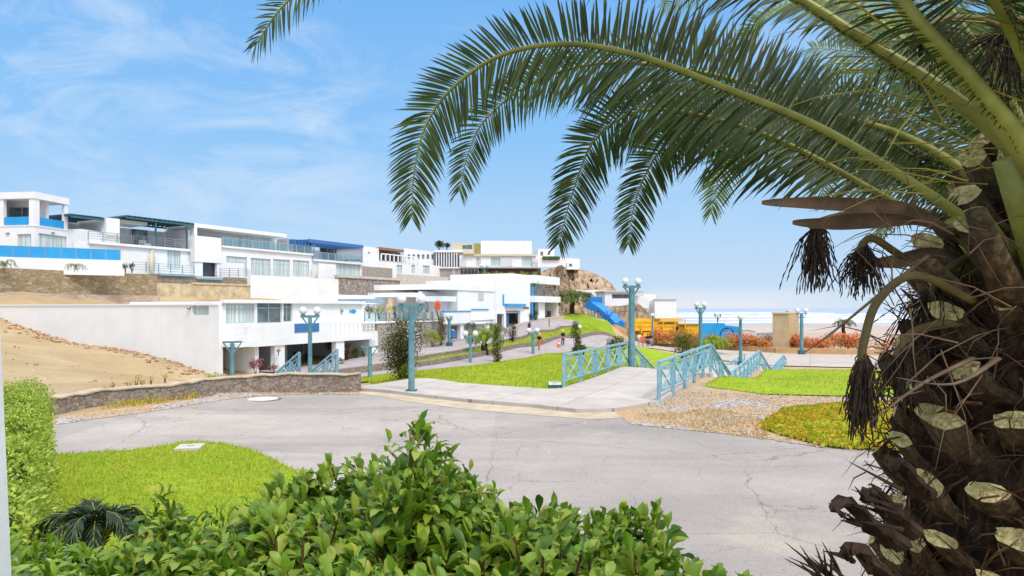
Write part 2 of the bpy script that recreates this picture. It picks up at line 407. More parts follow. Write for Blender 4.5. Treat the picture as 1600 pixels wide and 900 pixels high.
def m_sand():
    t = NT('sandy_earth'); v = t.pos(obj=False)
    n1 = t.noise(v, .25, 5, .6, .4); n2 = t.noise(v, 2.5, 6, .7); n3 = t.noise(v, 25, 4, .7)
    col = t.mix(t.ramp(n1, [(.35,0.0),(.65,1.0)]), lin(190,170,136), lin(172,150,118))
    col = t.mix(t.ramp(n2, [(.55,0.0),(.75,.6)]), col, lin(156,132,106))
    pk = t.noise(v, .12, 3, .5)
    col = t.mix(t.ramp(pk, [(.54,0.0),(.64,.5)]), col, lin(182,128,100))
    col = t.mix(1.0, col, t.ramp(n3, [(.2,(.72,.72,.72,1)),(.8,(1.15,1.15,1.15,1))]), 'MULTIPLY')
    return t.bsdf(col, .95, .1, bump=t.math('ADD', n2, t.math('MULTIPLY', n3, .3)), bstr=.6, bdist=.12)
SAND = m_sand()
def m_road():
    t = NT('worn_asphalt'); v = t.pos(obj=False)
    n1 = t.noise(v, .22, 5, .6, .3); n2 = t.noise(v, 3.0, 6, .65); n3 = t.noise(v, 55, 4, .75)
    col = t.mix(t.ramp(n1, [(.32,0.0),(.68,1.0)]), lin(152,145,142), lin(181,173,168))
    col = t.mix(t.ramp(n2, [(.45,0.0),(.8,.5)]), col, lin(160,150,142))
    pv = t.new('TexVoronoi', distance='CHEBYCHEV'); pv.inputs['Scale'].default_value = .16; t.link(v, pv.inputs['Vector']); ps_ = t.new('SeparateColor'); t.link(pv.outputs['Color'], ps_.inputs[0])
    col = t.mix(1.0, col, t.ramp(ps_.outputs[0], [(0.0,(.90,.90,.90,1)),(1.0,(1.07,1.06,1.05,1))]), 'MULTIPLY')
    # darker tyre-polished tracks and dusty edges come from long soft noise
    n5 = t.noise(t.pos((.10,.55,1), obj=False), 1.0, 4, .6, .5)
    col = t.mix(t.ramp(n5, [(.46,0.0),(.70,.75)]), col, lin(138,131,130))
    # cracks: distorted cell borders kept only in patches
    dn = t.new('TexNoise'); dn.inputs['Scale'].default_value = 1.1; dn.inputs['Detail'].default_value = 6; dn.inputs['Roughness'].default_value = .7; t.link(v, dn.inputs['Vector'])
    ad = t.new('Mix', data_type='VECTOR'); ad.inputs[0].default_value = .35; t.link(v, ad.inputs[4]); t.link(dn.outputs['Color'], ad.inputs[5])
    for sc, wd, lo, hi, st in ((.34,.007,.40,.50,.75),(.95,.007,.46,.56,.65),(2.6,.014,.52,.62,.5)):
        ve = t.new('TexVoronoi', feature='DISTANCE_TO_EDGE'); ve.inputs['Scale'].default_value = sc; t.link(ad.outputs[1], ve.inputs['Vector'])
        cr = t.ramp(ve.outputs['Distance'], [(0.0,1.0),(wd*(sc if sc<1 else 1),0.0)])
        msk = t.ramp(t.noise(v, .35+sc*.3, 3), [(lo,0.0),(hi,st)])
        col = t.mix(t.math('MULTIPLY', cr, msk), col, lin(98,90,87))
    st = t.noise(v, .8, 5, .7, 1.2); col = t.mix(t.ramp(st, [(.60,0.0),(.74,.5)]), col, lin(118,110,108)); du = t.noise(v, .42, 5, .7, .8); col = t.mix(t.ramp(du, [(.56,0.0),(.72,.5)]), col, lin(190,176,158))
    sp = t.ramp(n3, [(.30,(.70,.70,.70,1)),(.52,(1,1,1,1)),(.78,(1.25,1.25,1.25,1))])
    col = t.mix(1.0, col, sp, 'MULTIPLY')
    vs = t.new('TexVoronoi'); vs.inputs['Scale'].default_value = 1.3; t.link(v, vs.inputs['Vector'])
    col = t.mix(t.ramp(vs.outputs['Distance'], [(.025,.9),(.045,0.0)]), col, lin(228,224,220))
    return t.bsdf(col, .85, .25, bump=n3, bstr=.45, bdist=.012)
ROAD = m_road()
def m_pave(name, a, b, joint, sc=.62, ang=.42):
    t = NT(name); v = t.pos(obj=False)
    mp = t.new('Mapping'); mp.inputs['Rotation'].default_value = (0,0,ang); t.link(v, mp.inputs['Vector'])
    br = t.new('TexBrick', offset=0.0); br.inputs['Scale'].default_value = sc; br.inputs['Mortar Size'].default_value = .009; br.inputs['Brick Width'].default_value = 1.2; br.inputs['Row Height'].default_value = 1.0
    br.inputs['Color1'].default_value = a; br.inputs['Color2'].default_value = b; br.inputs['Mortar'].default_value = joint
    t.link(mp.outputs[0], br.inputs['Vector'])
    n2 = t.noise(v, 1.4, 6, .65); n3 = t.noise(v, 40, 3, .7)
    col = t.mix(1.0, br.outputs['Color'], t.ramp(n2, [(.3,(.84,.82,.80,1)),(.7,(1.08,1.08,1.08,1))]), 'MULTIPLY')
    col = t.mix(1.0, col, t.ramp(n3, [(.3,(.9,.9,.9,1)),(.7,(1.08,1.08,1.08,1))]), 'MULTIPLY')
    return t.bsdf(col, .85, .2, bump=n3, bstr=.25, bdist=.01)
PAVE = m_pave('pink_grey_paving', lin(190,183,179), lin(182,174,169), lin(146,136,130))
STREETM = m_pave('street_paving', lin(168,160,164), lin(160,152,156), lin(140,132,134), .4)
PROM = m_pave('promenade_paving', lin(184,176,169), lin(176,168,162), lin(150,140,132), .3)
KERB = m_plain('dusty_kerb', lin(186,172,150), .9, .1, .10, 2.5)
def m_gravel():
    t = NT('gravel'); v = t.pos(obj=False)
    vo = t.new('TexVoronoi'); vo.inputs['Scale'].default_value = 26; t.link(v, vo.inputs['Vector'])
    sp = t.new('SeparateColor'); t.link(vo.outputs['Color'], sp.inputs[0])
    g = t.ramp(sp.outputs[0], [(0.0,lin(120,116,122)),(.5,lin(170,164,166)),(1.0,lin(212,206,206))])
    n = t.noise(v, .55, 4, .6, .5)
    e = t.ramp(sp.outputs[1], [(0.0,lin(160,130,96)),(.6,lin(182,154,118)),(1.0,lin(198,174,142))])
    col = t.mix(t.ramp(n, [(.38,0.0),(.48,1.0)]), g, e)
    return t.bsdf(col, .95, .1, bump=vo.outputs['Distance'], bstr=.7, bdist=.03)
GRAVEL = m_gravel()
GR_NEAR = m_grass('bright_lawn', lin(146,172,40), lin(122,156,32), lin(184,192,70), dry=lin(184,174,84))
GR_MID = m_grass('mid_lawn', lin(148,174,38), lin(126,158,32), lin(180,188,64), dry=lin(190,178,82))
GR_FAR = m_grass('bank_lawn', lin(118,152,34), lin(136,162,40), lin(160,168,60), dry=lin(178,160,84))
GR_COV = m_grass('ground_cover', lin(160,168,34), lin(190,178,50), lin(110,140,30), dry=lin(190,140,62))

def grid_obj():
    ny, nx = XX.shape
    V = np.stack([XX.ravel(), YY.ravel(), ZZ.ravel()],1)
    # small roughness on the bare sandy bank
    b = ((XX.ravel() < -9) & (YY.ravel() > 19) & (YY.ravel() < 52))
    V[:,2] -= .04
    V[b,2] += RS.uniform(-.055,.055,b.sum())
    i = np.arange(nx*ny).reshape(ny,nx)
    Fq = np.stack([i[:-1,:-1].ravel(), i[:-1,1:].ravel(), i[1:,1:].ravel(), i[1:,:-1].ravel()],1)
    o = np_obj('ground', V, Fq, SAND, loc=(0,0,0), smooth=True); o['kind'] = 'structure'
    return o
grid_obj()

def px_poly(l, dmin=4): return [tuple(G(a,b,dmin))[:2] for a, b in l]
ROAD_POLY = [(-19,14.5)]+px_poly([(40,672),(88,664),(150,655),(260,640),(340,626),(400,617),(480,613),(562,614),(640,625),(740,638),(840,647),(930,653),(1000,646),(1060,660),(1120,668),(1200,680),(1290,694),(1380,702)])+[(14,11.5),(22,10.5),(22,4.6),(4,5.0),(1.2,5.3),(-.3,6.3),(-1.2,7.6)]+px_poly([(520,772),(470,745),(428,722),(390,706),(350,697),(300,692),(255,699),(200,707),(150,710),(88,714)])+[(-19,9.5)]
drape('road', ROAD_POLY, .012, ROAD, .6)
LAWN_POLY = px_poly([(88,714),(150,710),(200,707),(255,699),(300,692),(350,697),(390,706),(428,722),(470,745),(520,772)])+[(-1.25,7.5),(-.4,6.2),(1.1,5.2),(.6,4.6),(-3,4.4),(-6,6),(-10,9.5)]
drape('front_lawn', LAWN_POLY, .035, GR_NEAR, .4)
PAVE_POLY = [(-5.2,24.6)]+px_poly([(636,597),(716,603),(858,613)])+[(1.55,20.75),(5.15,28.8),(8.05,27.3)]+[(3.95,17.9)]+px_poly([(962,645),(900,646),(840,639),(740,631),(650,621),(562,612)])
drape('pavement', PAVE_POLY, .11, PAVE, .5, skirt=.2)
KERB_POLY = px_poly([(562,611),(650,620),(740,630),(840,638),(900,645),(962,644),(1003,636),(1022,633),(1000,645),(968,654),(930,657),(840,650),(740,642),(640,629),(562,616)])
drape('kerb', KERB_POLY, .018, KERB, .4)
drape('gravel_verge', px_poly([(962,646),(1000,636),(1030,630),(1060,612),(1090,604),(1200,618),(1335,622),(1420,622),(1420,634),(1335,632),(1230,640),(1190,660),(1190,672),(1290,702),(1200,688),(1120,678),(1040,670),(985,664)]), .02, GRAVEL, .4)
drape('gravel_strip', px_poly([(88,656),(160,643),(267,631),(330,621),(420,611),(562,612),(562,618),(480,616),(400,620),(340,627),(260,641),(150,656),(88,665)]), .02, GRAVEL, .3)
drape('ground_cover_bed', px_poly([(1192,670),(1230,642),(1335,632),(1420,634),(1500,640),(1500,716),(1380,707),(1290,700),(1230,684)]), .06, GR_COV, .35)
LAWNR = [(6.3,21.9),(7.5,19.9),(9.9,19.5),(15,19.2),(24,18.5),(44,20),(46,40),(26,41.2),(17.6,42.5),(16.6,43.2),(9.9,28.6),(8.5,26.3)]
drape('side_lawn', LAWNR, .035, GR_MID, .7)
LAWNM = [(-5.0,24.75)]+px_poly([(636,596),(716,602),(858,612)])+[(1.45,20.95),(4.95,28.9),(5.8,31),(7,36),(8.5,44),(8.5,52),(9.2,62),(9.8,69)]+[tuple(x)[:2] for x in ribbon([p[:2] for p in PATHP],0,1.4)[::-1][1:len(PATHP)-1]][::-1]+[(-8.5,35.5),(-6.6,31),(-5.8,28)]
drape('middle_lawn', LAWNM, .035, GR_MID, .7)
PLINE = [p[:2] for p in PATHP]
drape('lower_path', ribbon([tuple(p) for p in smooth_line([(x,y,0) for x,y in PLINE],5)], 1.35, 1.35), .05, STREETM, .7)
drape('promenade', [(13.5,80),(16.5,79),(19,74),(21,66),(24,61.5),(32,59.5),(60,56),(80,54),(80,66),(50,70),(38,73.5),(30,76),(25,82),(20,88),(13.5,84)], .045, PROM, 1.0)
drape('small_lawn', [(6.2,30.5),(7.3,31.2),(9.5,36),(13.5,45.5),(16.5,50),(18.5,58),(19.5,66),(17.5,72.5),(15.5,77.5),(12,78),(10.2,70),(9.2,60),(8.8,48),(7.3,37)], .03, GR_MID, .8)
def lo(t, w): q = LO+LU*t-LN*w; return (q[0],q[1])
drape('street', [lo(t,.2) for t in range(2,48,3)]+[lo(t,5.2) for t in range(47,1,-3)], .05, STREETM, .7)
STRIP = [lo(t,5.5) for t in (3,8,14,20,26,32,38,44)]+[lo(47,2)]+[tuple(P(905,494,96))[:2],tuple(P(940,502,95))[:2],tuple(P(952,525,88))[:2],(13.8,83.8)]+[tuple(x)[:2] for x in reversed(ribbon(PLINE,1.5,0)[:len(PLINE)])]
drape('bank_lawn', STRIP, .03, GR_FAR, .8)
# ------------------------------------------------------------------ facades
class Fr:
    """A facade line: t runs along it, w goes INTO the building, z up."""
    def __init__(s, O, U, N): s.O = np.array(O,float); s.U = np.array(U,float)/np.linalg.norm(U); s.N = np.array(N,float)/np.linalg.norm(N)
    def pt(s, t, w, z): q = s.O+s.U*t+s.N*w; return (q[0], q[1], z)
    def t(s, px, w=0):
        k = (px-800)/F; q = s.O+s.N*w
        return (k*q[1]-q[0])/(s.U[0]-k*s.U[1])
    def D(s, px, w=0): return (s.O+s.N*w+s.U*s.t(px,w))[1]
    def z(s, px, py, w=0): return HC+(HY-py)/F*s.D(px,w)
    def box(s, mb, t0, t1, w0, w1, z0, z1, mi=0):
        return mb.hexa([s.pt(t0,w0,z0),s.pt(t1,w0,z0),s.pt(t1,w1,z0),s.pt(t0,w1,z0),s.pt(t0,w0,z1),s.pt(t1,w0,z1),s.pt(t1,w1,z1),s.pt(t0,w1,z1)], mi)
    def pbox(s, mb, pa, pb, ya, yb, w0, w1, mi=0):   # ya top row, yb bottom row, read at the middle of the span on plane w0
        pm = (pa+pb)/2
        return s.box(mb, s.t(pa,w0), s.t(pb,w0), w0, w1, s.z(pm,yb,w0), s.z(pm,ya,w0), mi)
    def rect(s, pa, pb, ya, yb, w=0):
        pm = (pa+pb)/2; return (s.t(pa,w), s.t(pb,w), s.z(pm,yb,w), s.z(pm,ya,w))
    def wall(s, mb, t0, t1, z0, z1, w0, th, holes=(), mi=0):
        """front wall slab with real openings"""
        hs = [(max(a,t0),min(b,t1),max(c,z0),min(d,z1)) for a,b,c,d in holes]
        ts = sorted({t0,t1,*[h[0] for h in hs],*[h[1] for h in hs]}); zs = sorted({z0,z1,*[h[2] for h in hs],*[h[3] for h in hs]})
        def solid(i, j):
            if i < 0 or j < 0 or i >= len(ts)-1 or j >= len(zs)-1: return False
            a = (ts[i]+ts[i+1])/2; b = (zs[j]+zs[j+1])/2
            return not any(h[0] < a < h[1] and h[2] < b < h[3] for h in hs)
        for i in range(len(ts)-1):
            for j in range(len(zs)-1):
                if not solid(i,j): continue
                a, b, c, d = ts[i], ts[i+1], zs[j], zs[j+1]
                p = lambda t,w,z: s.pt(t,w,z)
                mb.add([p(a,w0,c),p(b,w0,c),p(b,w0,d),p(a,w0,d)], [(0,1,2,3)], mi)
                mb.add([p(a,w0+th,c),p(b,w0+th,c),p(b,w0+th,d),p(a,w0+th,d)], [(3,2,1,0)], mi)
                for (di,dj,q) in ((-1,0,[p(a,w0,c),p(a,w0,d),p(a,w0+th,d),p(a,w0+th,c)]),(1,0,[p(b,w0,c),p(b,w0+th,c),p(b,w0+th,d),p(b,w0,d)]),
                                  (0,-1,[p(a,w0,c),p(a,w0+th,c),p(b,w0+th,c),p(b,w0,c)]),(0,1,[p(a,w0,d),p(b,w0,d),p(b,w0+th,d),p(a,w0+th,d)])):
                    if not solid(i+di,j+dj): mb.add(q, [(0,1,2,3)], mi)
    def window(s, root, r, w, n=2, rail=None, glass=None, fm=None, name='window', fw=.06):
        t0, t1, z0, z1 = r; mb = MB(); g = .004
        fw = min(fw, (t1-t0)*.2)
        s.box(mb, t0+g, t0+fw, w, w+.07, z0+g, z1-g); s.box(mb, t1-fw, t1-g, w, w+.07, z0+g, z1-g)
        s.box(mb, t0+fw, t1-fw, w, w+.07, z0+g, z0+fw); s.box(mb, t0+fw, t1-fw, w, w+.07, z1-fw, z1-g)
        for k in range(1,n):
            tc = t0+(t1-t0)*k/n; s.box(mb, tc-.025, tc+.025, w+.004, w+.066, z0+fw, z1-fw)
        if rail: zc = z0+(z1-z0)*rail; s.box(mb, t0+fw, t1-fw, w+.008, w+.062, zc-.025, zc+.025)
        o = mb.build(name, fm or FRAME, root)
        m2 = MB(); s.box(m2, t0+fw*.6, t1-fw*.6, w+.03, w+.045, z0+fw*.6, z1-fw*.6); m2.build('pane', glass or CURT, o)
        return o
    def rail(s, root, t0, t1, w, z0, h, mat, nb=3, step=1.4, name='balcony_rail', glass=False, ends=(False,False)):
        mb = MB(); n = max(1, round(abs(t1-t0)/step))
        for k in range(n+1):
            t = t0+(t1-t0)*k/n; s.box(mb, t-.03, t+.03, w-.03, w+.03, z0, z0+h-.04)
        s.box(mb, t0-.04, t1+.04, w-.035, w+.035, z0+h-.04, z0+h)
        if not glass:
            for k in range(1,nb+1): zc = z0+h*k/(nb+1); s.box(mb, t0, t1, w-.018, w+.018, zc-.018, zc+.018)
        o = mb.build(name, mat, root)
        if glass: m2 = MB(); s.box(m2, t0, t1, w-.008, w+.008, z0+.05, z0+h-.05); m2.build('glass_panel', CLEAR, o)
        return o
FRAME = m_plain('aluminium_frame', (.50,.53,.55,1), .4, .5, .04, 3, metal=.3)
LOF, UPF, RF = Fr(LO,LU,LN), Fr(UO,UU,UN), Fr(RO,UU,UN)
def body(fr, root, t0, t1, w0, w1, z0, z1, mat, holes=(), side=(), name='wall', th=.25):
    """four walls and a flat roof; the front (and the end facing us) take openings"""
    mb = MB(); fr.wall(mb, t0, t1, z0, z1, w0, th, holes)
    sf = Fr(fr.O+fr.U*t0, fr.N, fr.U)       # end wall at t0: its t is our w
    sf.wall(mb, w0+th+.002, w1-th-.002, z0, z1, 0, th, side)
    fr.box(mb, t1-th, t1, w0+th+.002, w1-th-.002, z0, z1); fr.box(mb, t0, t1, w1-th, w1, z0, z1)
    o = mb.build(name, mat, root)
    m2 = MB(); fr.box(m2, t0+th+.004, t1-th-.004, w0+th+.004, w1-th-.004, z1-.35, z1-.12); m2.build('roof', WHITE2, root)
    return o
def split_mb(mb):
    n = len(mb.v); par = list(range(n))
    def fd(a):
        while par[a] != a: par[a] = par[par[a]]; a = par[a]
        return a
    for f in mb.f:
        for q in f[1:]: par[fd(q)] = fd(f[0])
    comp = {}
    for i in range(n): comp.setdefault(fd(i), []).append(i)
    V = np.array(mb.v); bb = [(V[c].min(0)-.012, V[c].max(0)+.012) for c in comp.values()]; ks = list(comp)
    g = list(range(len(ks)))
    def fg(a):
        while g[a] != a: a = g[a]
        return a
    for i in range(len(ks)):
        for j in range(i):
            if (bb[i][0] <= bb[j][1]).all() and (bb[j][0] <= bb[i][1]).all(): g[fg(i)] = fg(j)
    own = {k: fg(i) for i, k in enumerate(ks)}; res = {}
    for f in mb.f: res.setdefault(own[fd(f[0])], []).append(f)
    out = []
    for fs in res.values():
        ids = sorted({i for f in fs for i in f}); mp = {k: q for q, k in enumerate(ids)}; m = MB(); m.v = [mb.v[i] for i in ids]; m.f = [tuple(mp[i] for i in f) for f in fs]; m.m = [0]*len(fs); out.append(m)
    return out
def part(name, mat, root, fn):
    mb = MB(); fn(mb); o = None
    for m in split_mb(mb): o = m.build(name, mat, root)
    return o
def house(name, label, fr, t, w=0, z=0, cat='house', group=None):
    return thing(name, label, cat, fr.pt(t, w, z), group)

# ================= lower row =====================================================
# --- house A: big blank end wall, first-floor windows, carports below
A = LOF; r = house('terraced_house', 'long white house with a huge blank end wall above the sandy bank', A, 0, 0, -2.4)
tE = A.t(571); zt = 3.08; zb = .50
wins = [A.rect(353,398,475,505,.3), A.rect(402,441,472,505,.3), A.rect(443,457,471,503,.3)]
sd = Fr(A.O, A.N, A.U)     # the blank end wall, read towards the left
hole = sd.rect(306,333,474,492)
hole = (min(hole[0],hole[1]), max(hole[0],hole[1]), hole[2], hole[3])
mb = MB(); A.wall(mb, 0, tE, zb, zt, .3, .25, wins); mb.build('wall', WHITE, r)
mb = MB(); sd.wall(mb, .3, 25.5, -3.2, 2.75, -.30, .29, [hole]); mb.build('end_wall', WHITE, r)
part('parapet', WHITE, r, lambda m: (A.box(m,-.15,tE+.1,.05,.3-.002,zt-.18,zt+.02), A.box(m, 0, 12.9, .55, 9, zt-.3, zt-.1), sd.box(m,.3,25.6,-.36,.1,2.752,2.84)))
for q, n, g in zip(wins, (4,2,2), (CURT,GLASS,GLASS)): A.window(r, q, .42, n, .72, g)
o = sd.window(r, hole, -.14, 2, .5, CURT)
part('floor_slab', WHITE, r, lambda m: A.box(m, A.t(393,-1), tE, -1.0, 7.5, .22, zb-.003))
part('balcony_wall', WHITE, r, lambda m: (A.box(m, A.t(393,-1), A.t(518,-1), -1.0, -.8, zb, 1.62), A.box(m, A.t(393,-1), A.t(393,-1)+.2, -.797, .29, zb, 1.62)))
part('balcony_panel', BLUED, r, lambda m: A.box(m, A.t(460,-1), A.t(498,-1), -1.04, -1.003, .98, 1.56))
A.rail(r, A.t(518,-1)+.1, tE-.1, -.9, zb, 1.0, WHITE2, 3, .5, 'balcony_rail')
A.rail(r, .1, A.t(392,-.6), -.6, .55, .95, WHITE, 2, .9, 'porch_rail')
part('porch_roof', WHITE, r, lambda m: A.box(m, -.1, A.t(392,-1)-.02, -1.1, .28, .26, .47))
piers = [(430,445),(525,538)]
def fA(m):
    for a, b in piers: A.box(m, A.t(a,-.9), A.t(b,-.9), -.9, -.5, -3, .215)
    A.box(m, A.t(391,-.2), A.t(397,-.2), -.6, 5.9, -3, .215); A.box(m, tE-.3, tE, -.6, 6, -3, .215)
part('pier', WHITE, r, fA)
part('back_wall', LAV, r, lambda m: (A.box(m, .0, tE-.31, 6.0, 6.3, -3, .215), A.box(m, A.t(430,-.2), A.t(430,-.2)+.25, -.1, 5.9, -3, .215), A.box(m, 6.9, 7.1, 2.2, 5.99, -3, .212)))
part('door', WHITE2, r, lambda m: (A.box(m, .1, A.t(391,-.2)-.2, 2.0, 2.2, -3, .255), A.box(m, 1.3, 1.36, 1.93, 2.0, -2.2, .1)))
def fish(m, fr, px, py, w, L):
    t = fr.t(px,w); z = fr.z(px,py,w)
    pts = [(-.5,0),(-.25,.2),(.12,.16),(.3,.04),(.5,.22),(.43,0),(.5,-.2),(.3,-.05),(.1,-.17),(-.25,-.2)]
    n = len(pts); fr_p = [fr.pt(t-a*L, w-.03, z+b*L) for a,b in pts]; bk = [fr.pt(t-a*L, w, z+b*L) for a,b in pts]
    m.add(fr_p+bk, [tuple(range(n))]+[(i,i+n,(i+1)%n+n,(i+1)%n) for i in range(n)])
part('fish_emblem', BLUE, r, lambda m: fish(m, A, 551, 486.5, .3, .85))
for px, py in ((332,481),(533,486)): part('wall_light', STEEL, r, lambda m: (A.box(m, A.t(px,.3)-.08, A.t(px,.3)+.08, .16, .298, A.z(px,py,.3)-.1, A.z(px,py,.3)+.12)) if px > 400 else m.ball(sd.pt(sd.t(304), -.42, sd.z(304,481)), .12, 8))

# --- house B: planted terrace behind glass above a stone garage wall
B = LOF; tB0, tB1 = tE+.03, B.t(693)
r = house('terraced_house', 'white house with planted glass-railed terrace over a ledge-stone garage wall', B, tB0, 0, -1.6)
tG0, tG1 = B.t(637), B.t(661)
zT = 1.35
mb = MB(); B.wall(mb, B.t(592), tB1, -2.2, zT, .1, .3, [(tG0,tG1,-2.5,B.z(649,508))]); mb.build('wall', ST_STRIP, r)
part('terrace_floor', WHITE, r, lambda m: (B.box(m, tB0, tB1, .45, 7, zT-.35, zT), B.box(m, tB0, B.t(592)-.002, .1, .44, -2.2, zT-.6), B.box(m, tB0, tB1, .03, .42, zT+.002, zT+.1)))
o = part('garage_door', WHITE, r, lambda m: B.box(m, tG0+.02, tG1-.02, .3, .36, -2.2, B.z(649,508)-.02))
B.rail(r, tB0+.1, tB1-.1, .2, zT+.1, .75, STEEL, glass=True, name='terrace_rail')
part('back_wall', WHITE, r, lambda m: (B.box(m, tB0, tB1, 6.5, 6.8, zT, 3.2),))
part('canopy', WHITE, r, lambda m: (B.pbox(m, 640, 693, 458, 464.5, 2.4, 7.2), B.box(m, tB0, tB1, 6.3, 6.49, 2.95, 3.75)))
part('awning', m_plain('pale_blue_awning', lin(150,178,205), .7, .2, .05, 2), r, lambda m: B.pbox(m, 571, 599, 467, 473, .6, 3.4))
B.window(r, B.rect(657,680,471,478.5,6.4), 6.4, 3, None, GLASSD)
part('stone_panel', ST_TAN, r, lambda m: B.pbox(m, 657, 682, 466, 470.6, 6.3, 6.49))
tB = r

# --- house C
Cc = LOF; tC0, tC1 = tB1+.03, Cc.t(775)
r = house('terraced_house', 'white house with blue-lined balcony parapet above a carport holding blue drums', Cc, tC0, 0, -.8)
zf = Cc.z(715,505)
part('wall', WHITE, r, lambda m: (Cc.pbox(m, 715, 775, 454, 500, .3, 8), Cc.box(m, Cc.t(725,.6), tC1, .6, 5, -1.4, Cc.z(750,500,.3)-.01)))
part('roof_band', WHITE, r, lambda m: (Cc.pbox(m, 690, 775, 446, 454, .2, 8), ))
part('recess_wall', WHITE2, r, lambda m: (Cc.box(m, tC0, Cc.t(715,2)-.2, 2.5, 2.8, zf, Cc.z(700,455,.2)), Cc.box(m, Cc.t(696,.4), Cc.t(699,.4), .4, 2.49, zf, Cc.z(700,466,.4))))
part('canopy', WHITE, r, lambda m: Cc.pbox(m, 690, 713, 463, 471, -.4, 2.4))
part('balcony', WHITE, r, lambda m: (Cc.pbox(m, 694, 736, 487, 505.5, -.9, -.7), Cc.box(m, tC0, Cc.t(764), -.69, 2.4, zf-.15, zf+.02)))
part('coping', BLUE, r, lambda m: (Cc.pbox(m, 694, 736, 485.4, 487.4, -.95, -.66), Cc.pbox(m, 737, 764, 482.6, 484.2, .2, .29)))
part('notch_shade', LAV, r, lambda m: Cc.pbox(m, 748, 756, 456, 469, .24, .298))  # raised panel with the shade of a recess put into its colour
part('pier', WHITE, r, lambda m: Cc.box(m, Cc.t(719.5,-.7), Cc.t(724.5,-.7), -.7, -.3, -1.4, zf-.16))
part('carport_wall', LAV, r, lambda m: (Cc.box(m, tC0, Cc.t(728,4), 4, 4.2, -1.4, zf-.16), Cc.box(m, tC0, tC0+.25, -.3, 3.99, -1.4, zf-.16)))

# --- house D
Dd = LOF; tD0, tD1 = tC1+.03, Dd.t(828.5)
r = house('terraced_house', 'tall plain white house wearing a thin blue L-shaped trim', Dd, tD0, 0, .2)
gh = [Dd.rect(776.5,788,490.5,520), Dd.rect(790.5,813,485.5,520)]
mb = MB(); Dd.wall(mb, tD0, tD1, -.8, Dd.z(802,439), 0, .3, gh); mb.build('wall', WHITE, r)
part('end_wall', WHITE, r, lambda m: Dd.box(m, tD0, tD0+.3, .302, 9, -.8, Dd.z(802,439)))
part('roof', WHITE2, r, lambda m: Dd.box(m, tD0+.302, tD1, .302, 9, Dd.z(802,439)-.4, Dd.z(802,439)-.1))
part('trim', BLUE, r, lambda m: (Dd.pbox(m, 786, 788, 460, 477, -.07, -.003), Dd.box(m, Dd.t(788.2), Dd.t(818), -.35, -.003, Dd.z(790,479), Dd.z(790,479)+.32)))
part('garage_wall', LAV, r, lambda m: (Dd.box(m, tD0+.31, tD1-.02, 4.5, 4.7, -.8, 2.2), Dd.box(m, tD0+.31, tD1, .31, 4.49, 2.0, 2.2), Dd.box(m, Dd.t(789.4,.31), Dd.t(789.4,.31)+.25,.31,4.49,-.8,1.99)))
part('door', BLUED, r, lambda m: Dd.box(m, Dd.t(791,.6), Dd.t(795,.6), .6, .68, -.2, Dd.z(793,492,.6)))
part('house_sign', TERRA, r, lambda m: Dd.pbox(m, 818.5, 826.5, 479.5, 482.5, -.06, -.003))

# --- house E
E = LOF; tE0, tE1 = tD1+.03, E.t(869)
r = house('terraced_house', 'white end house with deep roof slab and recessed railed balcony', E, tE0, 0, 1)
zfl = E.z(849,463); zrf = E.z(836,443)
part('roof_slab', WHITE, r, lambda m: (E.box(m, E.t(798,.9), tE1, .9, 9, zrf, E.z(836,431,.9)), E.box(m, tE0, tE1, -.5, .89, zrf, E.z(836,431,.9)-.05)))
part('floor_slab', WHITE, r, lambda m: E.box(m, tE0, tE1+.05, -.6, 8, zfl-.75, zfl))
def fE(m):
    E.box(m, tE0+.02, E.t(846,1.5), 1.5, 1.8, zfl, zrf-.01)
part('balcony_wall', GREYW, r, fE)
part('balcony_back', TERRA, r, lambda m: E.box(m, E.t(846,1.5)+.02, tE1-.02, 4, 4.2, zfl, zrf-.01))
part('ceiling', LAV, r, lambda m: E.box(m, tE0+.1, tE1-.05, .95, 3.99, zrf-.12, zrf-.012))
E.rail(r, tE0+.1, tE1-.1, -.4, zfl, 1.0, STEEL, 3, 1.2)
E.window(r, (E.t(846,1.6)+.3, tE1-.6, zfl+.05, zrf-.3), 3.4, 3, None, GLASSD)
part('pier', WHITE, r, lambda m: (E.box(m, E.t(841,0), E.t(851.5,0), 0, 3, .2, zfl-.76), E.box(m, tE1-.3, tE1, -.3, 5, .2, zfl-.76)))
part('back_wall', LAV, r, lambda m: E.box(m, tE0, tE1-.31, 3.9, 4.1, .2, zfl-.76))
part('door', GLASSD, r, lambda m: E.box(m, E.t(833,.5), E.t(840,.5), .5, .6, .3, zfl-.77))
part('downpipe', BLUE, r, lambda m: E.box(m, tE0+.05, tE0+.3, -.25, -.05, .5, zrf-.4))

# ================= retaining walls ================================================
o = MB(); RF.box(o, -16, RF.t(245), 0, .7, 2.9, 5.85)
o = tag(o.build('retaining_wall', ST_TAN), 'long tan rubble-stone retaining wall below the blue-fenced house', 'wall')
o = MB(); RF.box(o, -16, RF.t(245), -.55, -.003, 2.3, 3.78)
o = tag(o.build('rubble_band', m_stone('pink_rubble', [lin(176,150,138),lin(204,182,170),lin(190,160,146),lin(210,196,188)], lin(186,164,150), 1.3, 1.0, .12, .9)), 'rough pinkish rubble footing in front of the long tan stone wall', 'wall')
t = thing('retaining_wall', 'sandy banded retaining wall stepping below the small pool', 'wall', RF.pt(RF.t(300),0,3))
part('wall', m_plain('sandy_banded_wall', lin(200,184,154), .95, .1, .16, 1.5), t, lambda m: RF.box(m, RF.t(245)+.01, RF.t(391), .1, .8, 2.9, 5.05))
part('upper_band', ST_GREY, t, lambda m: RF.box(m, RF.t(245)+.01, RF.t(391)-.02, .55, 1.2, 5.052, 5.95))
